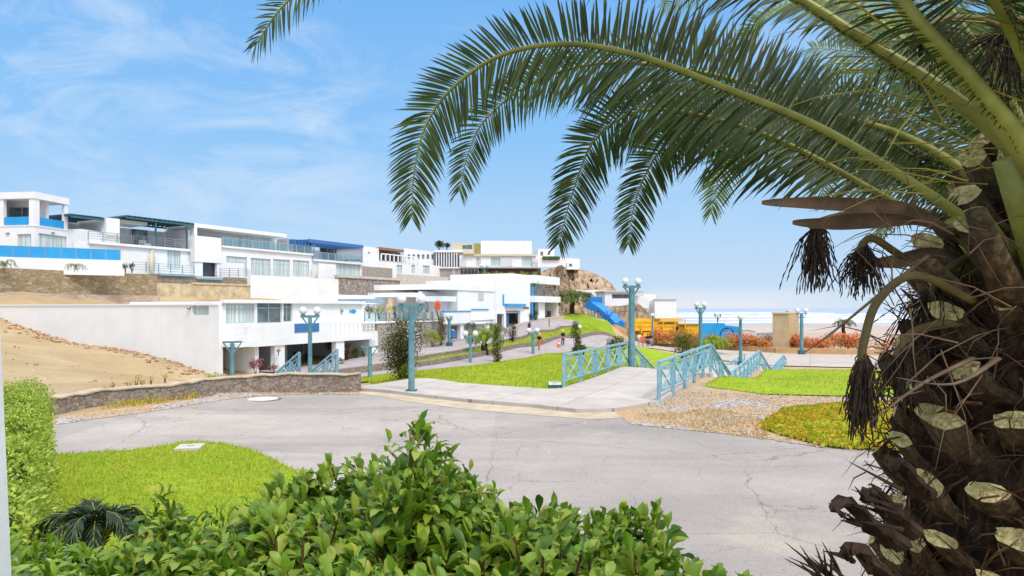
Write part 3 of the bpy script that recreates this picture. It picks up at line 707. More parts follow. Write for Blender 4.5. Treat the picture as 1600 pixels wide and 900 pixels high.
part('cap', m_plain('sandy_cap', lin(206,190,160), .95, .1, .12, 2), t, lambda m: (RF.box(m, RF.t(300), RF.t(391)+.03, .0, .54, 5.052, 5.22),))
o = MB(); RF.box(o, RF.t(391)+.05, RF.t(529), .0, .6, 2.0, 6.3); tag(o.build('retaining_wall', WHITE), 'smooth white-painted retaining wall between sandy wall and pebble wall', 'wall')
t = thing('retaining_wall', 'pebble-faced retaining wall with pale blue box at its end', 'wall', RF.pt(RF.t(575),0,4))
part('wall', ST_PEB, t, lambda m: RF.box(m, RF.t(529)+.02, RF.t(625), .1, .7, 3.0, RF.z(577,436)))
part('cap', CONC, t, lambda m: RF.box(m, RF.t(529)+.02, RF.t(625)+.05, -.05, .8, RF.z(577,436)+.003, RF.z(577,432)))
part('meter_box', POOL, t, lambda m: RF.pbox(m, 619.5, 625.5, 448, 455, -.15, .09))
t = thing('retaining_wall', 'pale grey retaining wall sloping down beside the modern house', 'wall', RF.pt(RF.t(680),0,4))
part('wall', m_plain('pale_stone_render', lin(196,190,184), .9, .1, .10, 3), t, lambda m: RF.box(m, RF.t(625)+.06, RF.t(765), .1, .7, 3.2, RF.z(690,432.5)))
part('ramp_face', CONC, t, lambda m: (lambda a,b,z0,z1: m.add([RF.pt(a,-.02,z0),RF.pt(b,-.02,z0),RF.pt(b,-.02,z1),RF.pt(a-5,-.02,z1),RF.pt(a,.09,z0),RF.pt(b,.09,z0),RF.pt(b,.09,z1),RF.pt(a-5,.09,z1)],[(0,1,2,3),(7,6,5,4),(0,4,5,1),(1,5,6,2),(2,6,7,3),(3,7,4,0)]))(RF.t(728), RF.t(766), 3.2, RF.z(690,432.5)-.05))
part('meter_box', POOL, t, lambda m: RF.pbox(m, 699, 704, 437.5, 443.5, -.12, .09))

# ================= upper row ======================================================
# --- tower house with blue glass
u1 = Fr(np.array([-42.5,59.4]), [.14,.99], [-.99,.14]); s1 = Fr(u1.O, u1.N, u1.U)
r = house('tower_house', 'white two-storey corner house with open upper loggia behind bright blue panels', u1, 0, 0, 6)
Z = lambda py: u1.z(54, py); L = 3.75; W = 5.6
zA, zB_, zC, zD, zE = 5.6, Z(365), Z(353.5), Z(310), Z(299.5)
wl = s1.t(27); wl0, wl1 = sorted((s1.t(27), s1.t(48.5)))
holes_f = [(.45, L-.15, zA+.4, u1.z(82,367))]
mb = MB(); u1.wall(mb, 0, L, zA, zC, 0, .25, holes_f); s1.wall(mb, .252, W, zA, zC, 0, .25, [(wl0,wl1,zA+.4,Z(365.5))]); u1.box(mb, L-.2, L, .252, W, zA, zC); mb.build('wall', WHITE, r)
u1.window(r, holes_f[0], .12, 3, None, CURT); s1.window(r, (wl0,wl1,zA+.4,Z(365.5)), .12, 2, None, CURT)
part('floor_slab', WHITE, r, lambda m: u1.box(m, -.05, L+.05, -.05, W, zC+.002, zC+.12))
def fp(m):
    u1.box(m, 0, .55, 0, .55, zC+.122, zD-.002); u1.box(m, L-.4, L, 0, .3, zC+.122, zD-.002)
    s1.box(m, s1.t(5,0), W, 0, .35, zC+.122, zD-.002)
part('pillar', WHITE, r, fp)
part('roof', WHITE, r, lambda m: u1.box(m, -.08, L+.08, -.08, W+.4, zD, zE))
part('loggia_wall', WHITE2, r, lambda m: (u1.box(m, 1.8, 2.1, .5, W, zC+.122, zD-.003), u1.box(m, .6, 1.79, W-.3, W-.05, zC+.122, zD-.003)))
s1.window(r, (1.6, 4.3, zC+.15, zD-.45), 1.72, 2, None, GLASS, name='sliding_door')
part('blue_panel', BLUE, r, lambda m: (u1.box(m, .58, L-.42, .06, .12, zC+.15, Z(338)), s1.box(m, .6, s1.t(5,0)-.05, .06, .12, zC+.15, Z(338))))
for a, b in ((82,364),(13,365)): part('wall_light', STEEL, r, lambda m: (u1.box(m, u1.t(a)-.15, u1.t(a)+.15, -.12, -.002, u1.z(a,b)-.05, u1.z(a,b)+.08) if a > 50 else s1.box(m, s1.t(a)-.15, s1.t(a)+.15, -.12, -.002, s1.z(a,b)-.05, s1.z(a,b)+.08)))
part('annex', WHITE, r, lambda m: u1.box(m, L+.01, L+3.5, -1.4, 3, zA, u1.z(120,360)))
# blue fence and white base in front of it
a = P(-6,392,55.8); b = P(188,399,60.2)
ff = Fr([a.x,a.y], [b.x-a.x,b.y-a.y], [-(b.y-a.y),(b.x-a.x)]); Lf = math.hypot(b.x-a.x,b.y-a.y)
t = thing('glass_fence', 'long bright blue glass fence on a white base below the tower house', 'fence', (a.x,a.y,5.8))
part('base_wall', WHITE, t, lambda m: ff.box(m, 0, Lf+.3, 0, .3, 5.5, 6.88))
nb = 8
part('panel', BLUE, t, lambda m: [ff.box(m, Lf*k/nb+.03, Lf*(k+1)/nb-.03, .1, .14, 6.882, 7.85) for k in range(nb)])
part('post', STEEL, t, lambda m: [ff.box(m, Lf*k/nb-.025, Lf*k/nb+.025, .09, .15, 6.882, 7.88) for k in range(nb+1)])

# --- house 2: teal pergolas, railed terraces
r = house('terrace_house', 'white house with two teal pergola roofs over railed terraces', UPF, UPF.t(115), 0, 6)
U = UPF; t0, t1 = U.t(138), U.t(303); zt = 8.95
mb = MB(); U.wall(mb, U.t(188), t1-.02, 5.6, zt-.25, 0, .25, [U.rect(261,282,390,420)]); mb.build('wall', WHITE, r)
U.window(r, U.rect(261,282,390,420), .1, 3, None, CURT, name='sliding_door')
part('terrace_slab', WHITE, r, lambda m: (U.box(m, t0, t1, -.25, 6, zt-.248, zt), U.box(m, U.t(115), U.t(188)-.01, .0, .25, 7.0, zt-.25)))
part('back_wall', WHITE2, r, lambda m: (U.box(m, U.t(138), t1, 5.2, 5.5, zt+.002, U.z(243,352)), U.box(m, t1-.3, t1, .6, 5.19, zt+.002, U.z(290,357))))
part('pillar', WHITE, r, lambda m: U.box(m, U.t(166), U.t(187), .0, 5.1, zt+.002, U.z(177,341)))
part('upper_wall', WHITE, r, lambda m: U.box(m, U.t(166), U.t(248), 2.0, 5.15, U.z(205,346), U.z(205,340.5)))
U.window(r, (U.t(206,4.9), U.t(232,4.9), zt+.05, zt+2.2), 5.0, 3, None, GLASS, name='sliding_door')
U.rail(r, U.t(136), U.t(203), -.2, zt, .95, STEEL, 3, 1.2); U.rail(r, U.t(206), t1-.1, -.2, zt, .95, STEEL, 3, 1.2)
def perg(ta, tb, w0, w1, z0, z1):
    o = MB(); n = 14
    U.box(o, ta, tb, w0, w0+.12, z0-.02, z0+.16); U.box(o, ta, tb, w1-.12, w1, z1-.02, z1+.16)
    p = part('pergola', TEALD, r, lambda m: (m.v.extend(o.v), m.f.extend(o.f), m.m.extend(o.m)))
    m2 = MB()
    for k in range(n+1):
        t_ = ta+(tb-ta)*k/n; m2.bar(U.pt(t_,w0,z0+.22), U.pt(t_,w1,z1+.22), .06, .12)
    m2.build('slats', TEALD, p)
    part('pergola_cover', TEAL, r, lambda m: m.hexa([U.pt(ta,w0,z0+.30),U.pt(tb,w0,z0+.30),U.pt(tb,w1,z1+.30),U.pt(ta,w1,z1+.30),U.pt(ta,w0,z0+.34),U.pt(tb,w0,z0+.34),U.pt(tb,w1,z1+.34),U.pt(ta,w1,z1+.34)]))
    return p
perg(U.t(197), t1-.05, -.1, 5, U.z(243,345)-.1, U.z(243,345)-.1)
perg(U.t(112), U.t(164), .2, 5, U.z(140,342), U.z(140,342)+.1)
part('post', TEALD, r, lambda m: [U.box(m, U.t(x)-.07, U.t(x)+.07, -.05, .09, zt, U.z(243,346)-.12) for x in (243.5,292)])
tag(part('outdoor_sofa', WHITE2, r, lambda m: (U.box(m, U.t(225,2), U.t(236,2), 2, 2.8, zt+.01, zt+.45), U.box(m, U.t(225,2), U.t(236,2), 2.82, 3.0, zt+.01, zt+.85))))
# surfboard leaning at the wall
def board():
    o = MB(); t_ = U.t(237,-.6); n = 12; R_, L_ = [], []
    for k in range(n+1):
        s_ = k/n; hw = .30*math.sin(math.pi*min(max(s_*.96+.02,0),1))**.6; z_ = 6.2+s_*2.35; w_ = -.75+.55*s_
        L_.append((t_-hw+.3*s_, w_, z_)); R_.append((t_+hw+.3*s_, w_, z_))
    vs = [U.pt(*p) for p in L_]+[U.pt(*p) for p in R_]+[U.pt(a,b+.06,c) for a,b,c in L_]+[U.pt(a,b+.06,c) for a,b,c in R_]
    m = n+1; fs = []
    for k in range(n):
        fs += [(k,k+m,k+m+1,k+1), (k+2*m,k+2*m+1,k+3*m+1,k+3*m), (k,k+1,k+1+2*m,k+2*m), (k+m,k+3*m,k+3*m+1,k+m+1)]
    o.add(vs, fs); return tag(o.build('surfboard', BEIGE, smooth=True), 'cream surfboard leaning upright on the white terrace house', 'surfboard')
board()
def fence(label, pa, pb, ya, yb, D0, D1, h, mat=STEEL, nb=3, step=1.3, cat='railing', name='terrace_railing'):
    a = P(pa,ya,D0); b = P(pb,yb,D1); mb = MB(); n = max(2, round((b-a).length/step))
    t = thing(name, label, cat, a)
    m1 = MB(); m2 = MB()
    for k in range(n+1):
        p = a.lerp(b,k/n); m1.bar(p+Vector((0,0,0)), p+Vector((0,0,h)), .06)
    for k in range(1,nb+2): m2.bar(a+Vector((0,0,h*k/(nb+1))), b+Vector((0,0,h*k/(nb+1))), .035)
    [q.build('post', mat, t) for q in split_mb(m1)]; m2.build('rail', mat, t); return t
fence('dark steel railing on the rim of the small left pool', 208, 303, 424, 430, RF.D(208,1.6), RF.D(303,1.6), .95)
fence('dark steel railing above the sandy banded wall', 344, 386, 432.5, 433, RF.D(344,1.6), RF.D(386,1.6), .95)
fence('thin pale steel railing along the top of the white retaining wall', 389, 486, 432.5, 433, RF.D(389,1.2), RF.D(486,1.2), .85, FRAME, 3, 2)
for lab, pa, pb, ya in (('small pale blue pool under the teal pergola house',250,303,428), ('small pale blue pool beside the steel railing',307,348,433.5)):
    t = thing('plunge_pool', lab, 'pool', RF.pt(RF.t(pa,.4),.4,5.3))
    part('basin', POOL, t, lambda m: RF.box(m, RF.t(pa,.35), RF.t(pb,.35), .35, 2.6, RF.z((pa+pb)/2,ya+3.2,.35), RF.z((pa+pb)/2,ya+.5,.35)))
    part('rim', WHITE2, t, lambda m: RF.box(m, RF.t(pa,.35)-.02, RF.t(pb,.35)+.02, .3, .5, RF.z((pa+pb)/2,ya+.5,.35)+.003, RF.z((pa+pb)/2,ya-.8,.35)))

# --- house 3: long, glazed upper gallery
r = house('terrace_house', 'long white house with glazed upper gallery and four curtained windows below', UPF, UPF.t(303), 0, 6)
t0, t1 = U.t(303.5), U.t(487); zs = U.z(395,391); zr = U.z(395,365)
W3 = [U.rect(354,386,401,432), U.rect(392,423,404,432), U.rect(427,453,405.5,432), U.rect(458,483,407,432)]
mb = MB(); U.wall(mb, t0, t1, 5.4, zs, 0, .25, W3); mb.build('wall', WHITE, r)
for q in W3: U.window(r, q, .12, 3, .72, CURT)
part('gallery_slab', WHITE, r, lambda m: U.box(m, U.t(345), t1+.1, -.25, 5, zs+.002, zs+.22))
part('roof', WHITE, r, lambda m: (U.box(m, t0, U.t(448), .0, 6, zr, zr+.42), U.box(m, t0, t0+.35, .0, 6, zs, zr-.002)))
gal = [U.rect(346,376,368,392,2.5), U.rect(382,434,370,393,2.5)]
mb = MB(); U.wall(mb, t0+.36, U.t(448), zs+.222, zr-.003, 2.5, .25, [(a,b,zs+.25,d) for a,b,c,d in gal]); mb.build('gallery_wall', LAV, r)
U.window(r, (gal[0][0],gal[0][1],zs+.25,gal[0][3]), 2.6, 2, None, CURT, name='sliding_door'); U.window(r, (gal[1][0],gal[1][1],zs+.25,gal[1][3]), 2.6, 5, None, CURT, name='sliding_door')
U.rail(r, U.t(347), t1-.05, -.15, zs+.22, .95, FRAME, glass=True, name='gallery_rail')
part('block', WHITE, r, lambda m: (U.box(m, U.t(304,-1), U.t(346,-1), -1, -.26, U.z(325,410,-1), U.z(325,370,-1)), U.box(m, U.t(304,-.8), U.t(316,-.8), -.9, -.01, 5.4, U.z(325,410,-1)-.002), U.box(m, U.t(338,-.8), U.t(380,-.8), -.9, -.5, 5.4, U.z(359,410,-.9))))
part('opening', GLASSD, r, lambda m: U.box(m, U.t(316,-.4), U.t(338,-.4), -.4, -.3, 5.4, U.z(327,411,-.4)))
part('end_wall', GREYW, r, lambda m: U.box(m, U.t(449,.8), U.t(458,.8), .8, 5, zs+.23, U.z(453,373,.8)))
# --- house 4: blue slat pergola
r = house('terrace_house', 'white house topped by a bright blue slatted pergola', UPF, UPF.t(488), 0, 6)
t0, t1 = U.t(487.5), U.t(564.5); zs = U.z(526,411)
W4 = [U.rect(525.5,563,409,432)]
mb = MB(); U.wall(mb, t0+.05, t1, 5.4, zs, 0, .25, W4); mb.build('wall', WHITE, r)
U.window(r, W4[0], .12, 5, .8, CURT)
part('terrace_slab', WHITE2, r, lambda m: U.box(m, t0+.05, t1, -.3, 6, zs+.002, zs+.3))
part('back_wall', GREYW, r, lambda m: (U.box(m, t0+.05, t1, 5, 5.2, zs+.3, U.z(526,388)), U.box(m, t0+.05, t0+.3, .3, 4.99, zs+.3, U.z(490,385))))
U.window(r, (U.t(500,4.8), U.t(545,4.8), zs+.32, zs+2.5), 4.85, 4, None, GLASSD, name='sliding_door')
U.rail(r, t0+.1, t1-.05, -.2, zs+.3, .95, FRAME, glass=True, name='terrace_rail')
def p4(m):
    za = U.z(520,381)
    n = 24
    for k in range(n+1): m.bar(U.pt(U.t(479)+(t1-U.t(479))*k/n, -.35, za), U.pt(U.t(479)+(t1-U.t(479))*k/n, 4.8, za+.1), .09, .35)
    U.box(m, U.t(479), t1, -.42, -.36, za-.22, za+.24); U.box(m, U.t(479), t1, 4.82, 4.9, za-.1, za+.32)
    for k in range(6): U.box(m, U.t(458.5)+k*.55, U.t(458.5)+k*.55+.12, -.3, 4.5, U.z(468,383.5), U.z(468,375))
part('pergola', BLUED, r, p4)
part('post', STEEL, r, lambda m: [U.box(m, t-.05, t+.05, -.3, -.2, zs+.3, U.z(520,381)-.23) for t in (t0+.1, t1-.1)])
part('garden_wall', WHITE, r, lambda m: U.box(m, t0+.06, U.t(525,-1.2), -1.2, -1.0, 5.4, U.z(507,412,-1.2)))
# --- house 5: brown flat canopy, stone panel
r = house('terrace_house', 'broad white house with brown canopy and white balcony rail', UPF, UPF.t(566), 0, 6)
t0, t1 = U.t(565), U.t(702)
W5 = [U.rect(620,628.5,414,427), U.rect(643,648.5,414,427), U.rect(660.5,671.5,415,427.5)]
zs = U.z(620,409.5)
mb = MB(); U.wall(mb, t0, t1, 5.4, zs, 0, .25, W5); mb.build('wall', WHITE, r)
for q in W5: U.window(r, q, .12, 2, None, CURT)
part('corner_block', WHITE, r, lambda m: U.box(m, t0, U.t(593), .1, 5, zs+.003, U.z(579,386)))
up = [U.rect(637+k*7.4,641.5+k*7.4,397.5,405,1.2) for k in range(7)]
mb = MB(); U.wall(mb, U.t(631,1.2), t1, zs+.003, U.z(665,392,1.2), 1.2, .25, up); mb.build('upper_wall', WHITE, r)
for q in up: U.window(r, q, 1.3, 1, None, GLASS)
part('recess_wall', GREYW, r, lambda m: U.box(m, U.t(593)+.05, U.t(631,2.9)-.05, 2.9, 3.1, zs+.003, U.z(610,392)))
U.window(r, U.rect(596,626,393,408.5,2.7), 2.75, 3, None, GLASSD, name='sliding_door')
part('canopy', BROWN, r, lambda m: U.box(m, U.t(592.5), U.t(629), -.3, 3.4, U.z(610,392), U.z(610,388.3)))
def wr(m):
    n = 9
    for k in range(n+1):
        t = U.t(595)+(U.t(652)-U.t(595))*k/n; U.box(m, t-.1, t+.1, -.15, .0-.002, zs, zs+.95)
    U.box(m, U.t(595), U.t(652), -.16, -.003, zs+.952, zs+1.12)
part('balcony_rail', WHITE, r, wr)
part('stone_panel', ST_STRIP, r, lambda m: U.pbox(m, 567, 613, 417.5, 432, -.12, -.003))
part('wall_light', STEEL, r, lambda m: U.pbox(m, 576, 578, 393.5, 395.5, .0, .098))

# --- modern house 6
v6 = Fr(tuple(P(680,431,112))[:2], [1,.05], [-.05,1])
r = house('modern_house', 'modern house of stacked white boxes with vertical louvres and olive panel', v6, 0, 0, 7.5)
def vb(m, a, b, ya, yb, w0, w1): v6.pbox(m, a, b, ya, yb, w0, w1)
wn = [v6.rect(767,781.5,401.5,415.6), v6.rect(815.5,831,399.5,415.6), v6.rect(743.5,751,402,415.6)]
mb = MB(); v6.wall(mb, v6.t(718), v6.t(840), v6.z(780,416.8), v6.z(780,398.6), 0, .3, wn); mb.build('wall', WHITE, r)
for q, k in zip(wn,(2,2,1)): v6.window(r, q, .12, k, .35, CURT, fw=.09)
mb = MB(); q6 = [v6.rect(722,730,383,389.5,.2), v6.rect(729.5,738,382.5,390,.2)]
v6.wall(mb, v6.t(705.5,.2), v6.t(741,.2), v6.z(723,398.4,.2), v6.z(723,380,.2), .2, .3, q6); mb.build('upper_wall', BEIGE, r)
for q in q6: v6.window(r, q, .32, 1, None, GLASS)
part('olive_panel', m_plain('olive_panel', lin(152,150,92), .7, .2, .06, 3), r, lambda m: vb(m, 741.1, 751, 380.3, 398.4, .1, .5))
part('upper_block', WHITE, r, lambda m: vb(m, 751.2, 831, 376.3, 397, 0, 8))
part('slab', BEIGE, r, lambda m: vb(m, 724, 838, 397.1, 400, -.3, 8))
part('floor_slab', GREYW, r, lambda m: vb(m, 718, 841, 416.9, 418.9, -.3, 8))
part('balcony', BEIGE, r, lambda m: vb(m, 724, 741, 393, 396.9, -.6, .19))
def lv(m):
    for k in range(9): vb(m, 681+k*4, 682.6+k*4, 394.2, 417.4, -.2, .1)
    for k in range(7): vb(m, 783+k*2.7, 784.2+k*2.7, 400.4, 416.4, -.12, -.01)
    for k in range(5): vb(m, 718.5+k*2.2, 719.5+k*2.2, 402.4, 416.4, -.12, -.01)
part('louvre', WHITE2, r, lv)
part('louvre_wall', GLASS, r, lambda m: vb(m, 680, 717.5, 395, 417.4, .5, .7))
part('parapet', WHITE, r, lambda m: (vb(m, 678.5, 723, 391, 394.1, -.3, 8), vb(m, 678.5, 717.8, 417.5, 419.3, -.3, .9)))
part('base', ST_STRIP, r, lambda m: vb(m, 680.5, 718.5, 419.4, 434, .0, .5))
part('door', GREYW, r, lambda m: vb(m, 706, 711.5, 419.6, 432, -.08, -.003))
v6.window(r, v6.rect(718.8,747.5,419.2,433,.4), .4, 5, .8, GLASSD, fw=.08)
part('dark_base', ST_DARK, r, lambda m: vb(m, 748, 845, 419.0, 434, .8, 1.4))
v6.rail(r, v6.t(831.5), v6.t(839.5), -.25, v6.z(835,416.8), 1.1, STEEL, 3, 1)
# planter with clipped shrubs, filled in later
PLANTER = (v6, 744, 840)
o = MB(); v6.pbox(o, 742, 841, 429.5, 436, -3.2, -2.8); tag(o.build('planter_wall', CONC), 'low pale planter wall under the modern house', 'wall')
# white houses further along the rim
def blockhouse(name, label, parts, D, wins=(), cat='house', mat=WHITE):
    fr = Fr(tuple(P(parts[0][0],parts[0][3],D))[:2], [1,.12], [-.12,1])
    r = thing(name, label, cat, fr.pt(0,0,fr.z(*[parts[0][0],parts[0][3]])))
    for i, (a,b,ya,yb,w) in enumerate(parts):
        hs = [fr.rect(*q[:4],w) for q in wins if q[4] == i]
        mb = MB(); t0, t1, z0, z1 = fr.rect(a,b,ya,yb,w)
        fr.wall(mb, t0, t1, z0, z1, w, .3, hs); fr.box(mb, t0, t0+.3, w+.302, w+6, z0, z1); fr.box(mb, t1-.3, t1, w+.302, w+6, z0, z1); fr.box(mb, t0+.302, t1-.302, w+.302, w+6, z1-.4, z1-.1)
        mb.build('wall', mat, r)
        for h in hs: fr.window(r, h, w+.15, 2, None, GLASSD, fw=.1)
    return r, fr
r, fr = blockhouse('hill_house', 'small white house on the rim right of the modern house', [(841,866,389,403,0),(838,884,402.5,417,-3)], 142, [(844,849,393,400,0),(856,860,392,399,0)])
part('planting', m_leaf('rim_planting', [lin(60,84,40),lin(96,110,52)]), r, lambda m: [m.ball(fr.pt(fr.t(850+k*3.2,-3.3),-3.2,fr.z(850,403,-3.2)), .45, 6) for k in range(8)])
r, fr = blockhouse('hill_house', 'last white house at the top of the rocky headland', [(882,906,404,419,0),(886,904,410,421,-2.5)], 150, [(889,894,412,417,1)])
fr.rail(r, fr.t(886,-2.6), fr.t(905,-2.6), -2.6, fr.z(890,410,-2.6), 1.0, FRAME, 2, 2)
r, fr = blockhouse('beach_house', 'white beach house with one long dark strip window behind the tall lamp', [(945,990,457,478,0),(990,1014,462,482,2)], 112, [(956,989.5,459,467,0)])
part('roof', CONC, r, lambda m: fr.pbox(m, 943.5, 1006, 454.3, 456.8, -.3, 6))
r, fr = blockhouse('beach_house', 'blank white beach building stepping down to the sea', [(1007,1024,460,492,0),(1023,1057,468,502,-2)], 116)
part('coping', LAV, r, lambda m: fr.pbox(m, 1022.5, 1057.5, 467, 468.2, -2.2, -1.6))
r, fr = blockhouse('beach_house', 'low white house among palms above the blue slide', [(900,944,453,468,0)], 125, [(909,924,457,466,0)])
# ------------------------------------------------------------------ low stone wall along the bend
def stone_wall():
    pts = [(70,660),(88,656),(160,643),(267,631),(330,621),(400,613),(480,610.5),(560,610.5)]
    line = smooth_line([GZ(a,b) for a,b in pts], 6); mb = MB(); k = len(line); L, R_ = [], []
    for i, p in enumerate(line):
        d = (line[min(i+1,k-1)]-line[max(i-1,0)]).normalized(); nr = Vector((-d.y,d.x,0))*.34
        L.append(p); R_.append(p+nr)
    h = lambda i: .47+.015*math.sin(i*1.7)+.012*math.sin(i*.6)
    vs = []
    for i in range(k):
        zb = -.6; zt = .02+h(i)
        vs += [(L[i].x,L[i].y,zb),(L[i].x+.0,L[i].y+.03,zt),(R_[i].x,R_[i].y,zt+.01),(R_[i].x,R_[i].y,zb)]
    fs = []
    for i in range(k-1):
        a = i*4; b = a+4; fs += [(a,b,b+1,a+1),(a+1,b+1,b+2,a+2),(a+2,b+2,b+3,a+3)]
    fs += [(0,1,2,3),tuple(reversed([(k-1)*4+j for j in range(4)]))]
    t = thing('low_stone_wall', 'low rubble-stone wall curving along the far side of the road', 'wall', line[k//2])
    mb.add(vs, fs); mb.build('wall', ST_GREY, t)
    m2 = MB(); vs = []
    for i in range(k):
        zt = .02+h(i)+.012; ox = (R_[i]-L[i])
        a = L[i]-ox*.06; b = R_[i]+ox*.06; j = .008*math.sin(i*2.3)
        vs += [(a.x,a.y,zt-.004+j),(a.x,a.y,zt+.035+j),(b.x,b.y,zt+.035+j),(b.x,b.y,zt-.004+j)]
    m2.add(vs, fs); m2.build('capping', m_plain('cement_capping', lin(188,172,152), .95, .1, .12, 5), t)
stone_wall()
# manhole, slab, post
c = G(411,624.5); t = thing('manhole_cover', 'pale round manhole cover set in the road near the stone wall', 'manhole', c)
mb = MB(); mb.lathe(c+Vector((0,0,.012)), [(.42,0),(.42,.012),(.40,.018),(.001,.018)], 24); mb.build('cover', m_plain('pale_cement', lin(205,198,192), .9, .1, .1, 6), t)
mb = MB(); mb.lathe(c+Vector((0,0,.012)), [(.50,0),(.50,.008),(.43,.008)], 24); mb.build('ring', m_plain('old_tar', lin(120,112,110), .9, .1, .1, 6), t)
c = G(298,704.5); t = thing('concrete_slab', 'square pale concrete cover slab lying in the front lawn', 'slab', c)
mb = MB(); ca, sa = math.cos(.2), math.sin(.2)
mb.prism([(c.x+ca*x-sa*y, c.y+sa*x+ca*y) for x,y in ((-.23,-.2),(.2,-.2),(.2,.22),(-.23,.22))], c.z, c.z+.09); mb.build('slab', CONC, t)
mb = MB(); mb.bar((c.x-.06,c.y,c.z+.092),(c.x+.06,c.y,c.z+.092),.02,.012); mb.build('lifting_bar', STEEL, t)
c = GZ(336,614); o = MB(); o.prism([(c.x-.05,c.y-.05),(c.x+.05,c.y-.05),(c.x+.05,c.y+.05),(c.x-.05,c.y+.05)], c.z-.2, c.z+.30); o.prism([(c.x-.045,c.y-.045),(c.x+.045,c.y-.045),(c.x+.02,c.y+.02),(c.x-.02,c.y+.02)], c.z+.302, c.z+.33); tag(o.build('marker_post', WHITE), 'short white marker post behind the low stone wall', 'post')
c = G(866,607.5); t = thing('ground_light', 'small teal floodlight box on the lawn edge by the paved ramp', 'light', c)
mb = MB(); mb.hexa([(c.x-.2,c.y-.15,c.z),(c.x+.25,c.y-.15,c.z),(c.x+.25,c.y+.15,c.z),(c.x-.2,c.y+.15,c.z),(c.x-.2,c.y-.15,c.z+.13),(c.x+.25,c.y-.15,c.z+.13),(c.x+.25,c.y+.15,c.z+.2),(c.x-.2,c.y+.15,c.z+.2)]); mb.build('case', TEALD, t)
mb = MB(); mb.hexa([(c.x-.18,c.y-.13,c.z+.137),(c.x+.23,c.y-.13,c.z+.137),(c.x+.23,c.y+.13,c.z+.203),(c.x-.18,c.y+.13,c.z+.203),(c.x-.18,c.y-.13,c.z+.147),(c.x+.23,c.y-.13,c.z+.147),(c.x+.23,c.y+.13,c.z+.213),(c.x-.18,c.y+.13,c.z+.213)]); mb.build('lens', CURT, t)

# ------------------------------------------------------------------ landings, steps
STEPM = m_plain('pale_step_paving', lin(182,175,171), .85, .2, .06, 1.5)
Rr = [Vector((3.95,17.95,.11)), Vector((8.0,26.9,.11)), Vector((9.45,28.95,-1.25)), Vector((16.3,44.,-1.25)), Vector((18.2,47.,-2.7)), Vector((24.6,60.5,-2.7)), Vector((25.6,62.4,-3.2))]
Ll = [Vector((1.62,20.9,.11)), Vector((5.05,28.6,.11)), Vector((6.6,30.8,-1.25)), Vector((13.6,45.6,-1.25)), Vector((15.4,48.8,-2.7)), Vector((21.6,62,-2.7))]
def quad_prism(a,b,c,d,th): 
    mb = MB(); mb.hexa([a-Vector((0,0,th)),b-Vector((0,0,th)),c-Vector((0,0,th)),d-Vector((0,0,th)),a,b,c,d]); return mb
for i in (2,4):
    o = quad_prism(Ll[i],Rr[i],Rr[i+1],Ll[i+1],.3).build('landing', STEPM); o['kind'] = 'structure'
for nm, i in (('upper',1),('lower',3)):
    t = thing('stairway', 'flight of pale steps going down from the %s' % ('paved ramp beside the tall lamp' if i == 1 else 'long lower landing to the promenade'), 'steps', (Ll[i]+Rr[i])/2-Vector((0,0,1.4)))
    n = 8
    for k in range(n):
        a = Ll[i].lerp(Ll[i+1],k/n); b = Rr[i].lerp(Rr[i+1],k/n); c = Rr[i].lerp(Rr[i+1],(k+1)/n); d = Ll[i].lerp(Ll[i+1],(k+1)/n)
        zz = Ll[i].z+(Ll[i+1].z-Ll[i].z)*(k+1)/n-.003*(k==n-1)
        for v in (a,b,c,d): v.z = zz
        quad_prism(a,b,c,d,.5).build('step', STEPM, t)
# ------------------------------------------------------------------ railings
def railing(name, label, pts, bays):
    t = thing(name, label, 'railing', pts[0]); H = 1.02
    Zv = Vector((0,0,1)); first = True
    for i in range(len(pts)-1):
        a, b = pts[i], pts[i+1]; n = bays[i]
        MB().bar(a+Zv*H, b+Zv*H, .10, .065).build('handrail', TEALL, t)
        for k in range(n+1):
            if k == 0 and not first: continue
            p = a.lerp(b,k/n); MB().bar(p-Zv*.12, p+Zv*(H-.034), .085, .085).build('post', TEALL, t)
        first = False
        for k in range(n):
            p, q = a.lerp(b,k/n), a.lerp(b,(k+1)/n); d = (q-p).normalized()*.045
            p = p+d; q = q-d; m = MB(); at = lambda s, h: p.lerp(q,s)+Zv*h
            m.bar(at(0,.22), at(1,.22), .05, .05); m.bar(at(.0,.86), at(1,.86), .045, .045)
            m.bar(at(.13,.246), at(.13,.836), .045, .045); m.bar(at(.87,.246), at(.87,.836), .045, .045)
            sd = (q-p).cross(Zv).normalized()*.022
            m.bar(at(.15,.25)+sd, at(.85,.83)+sd, .04, .04); m.bar(at(.15,.83)-sd, at(.85,.25)-sd, .04, .04)
            m.build('cross_panel', TEALL, t)
railing('railing', 'nearer pale teal cross-braced railing zigzagging down the right side of the steps', Rr, [5,2,8,2,7,1])
railing('railing', 'farther pale teal cross-braced railing starting beside the tall lamp', Ll, [5,2,8,2,6])
def railing_small(label, px, py, D, L, rz):
    b0 = P(px,py,D); a = Vector((b0.x,b0.y,b0.z)); b = a+Vector((math.cos(rz)*L, math.sin(rz)*L, -.75*L))
    railing('stair_railing', label, [a, b], [3])
railing_small('short teal stair railing left of the lamp behind the stone wall', 468, 590, 27, 1.3, math.radians(160))
railing_small('short teal stair railing right of the lamp behind the stone wall', 527, 585, 27, 1.6, math.radians(160))

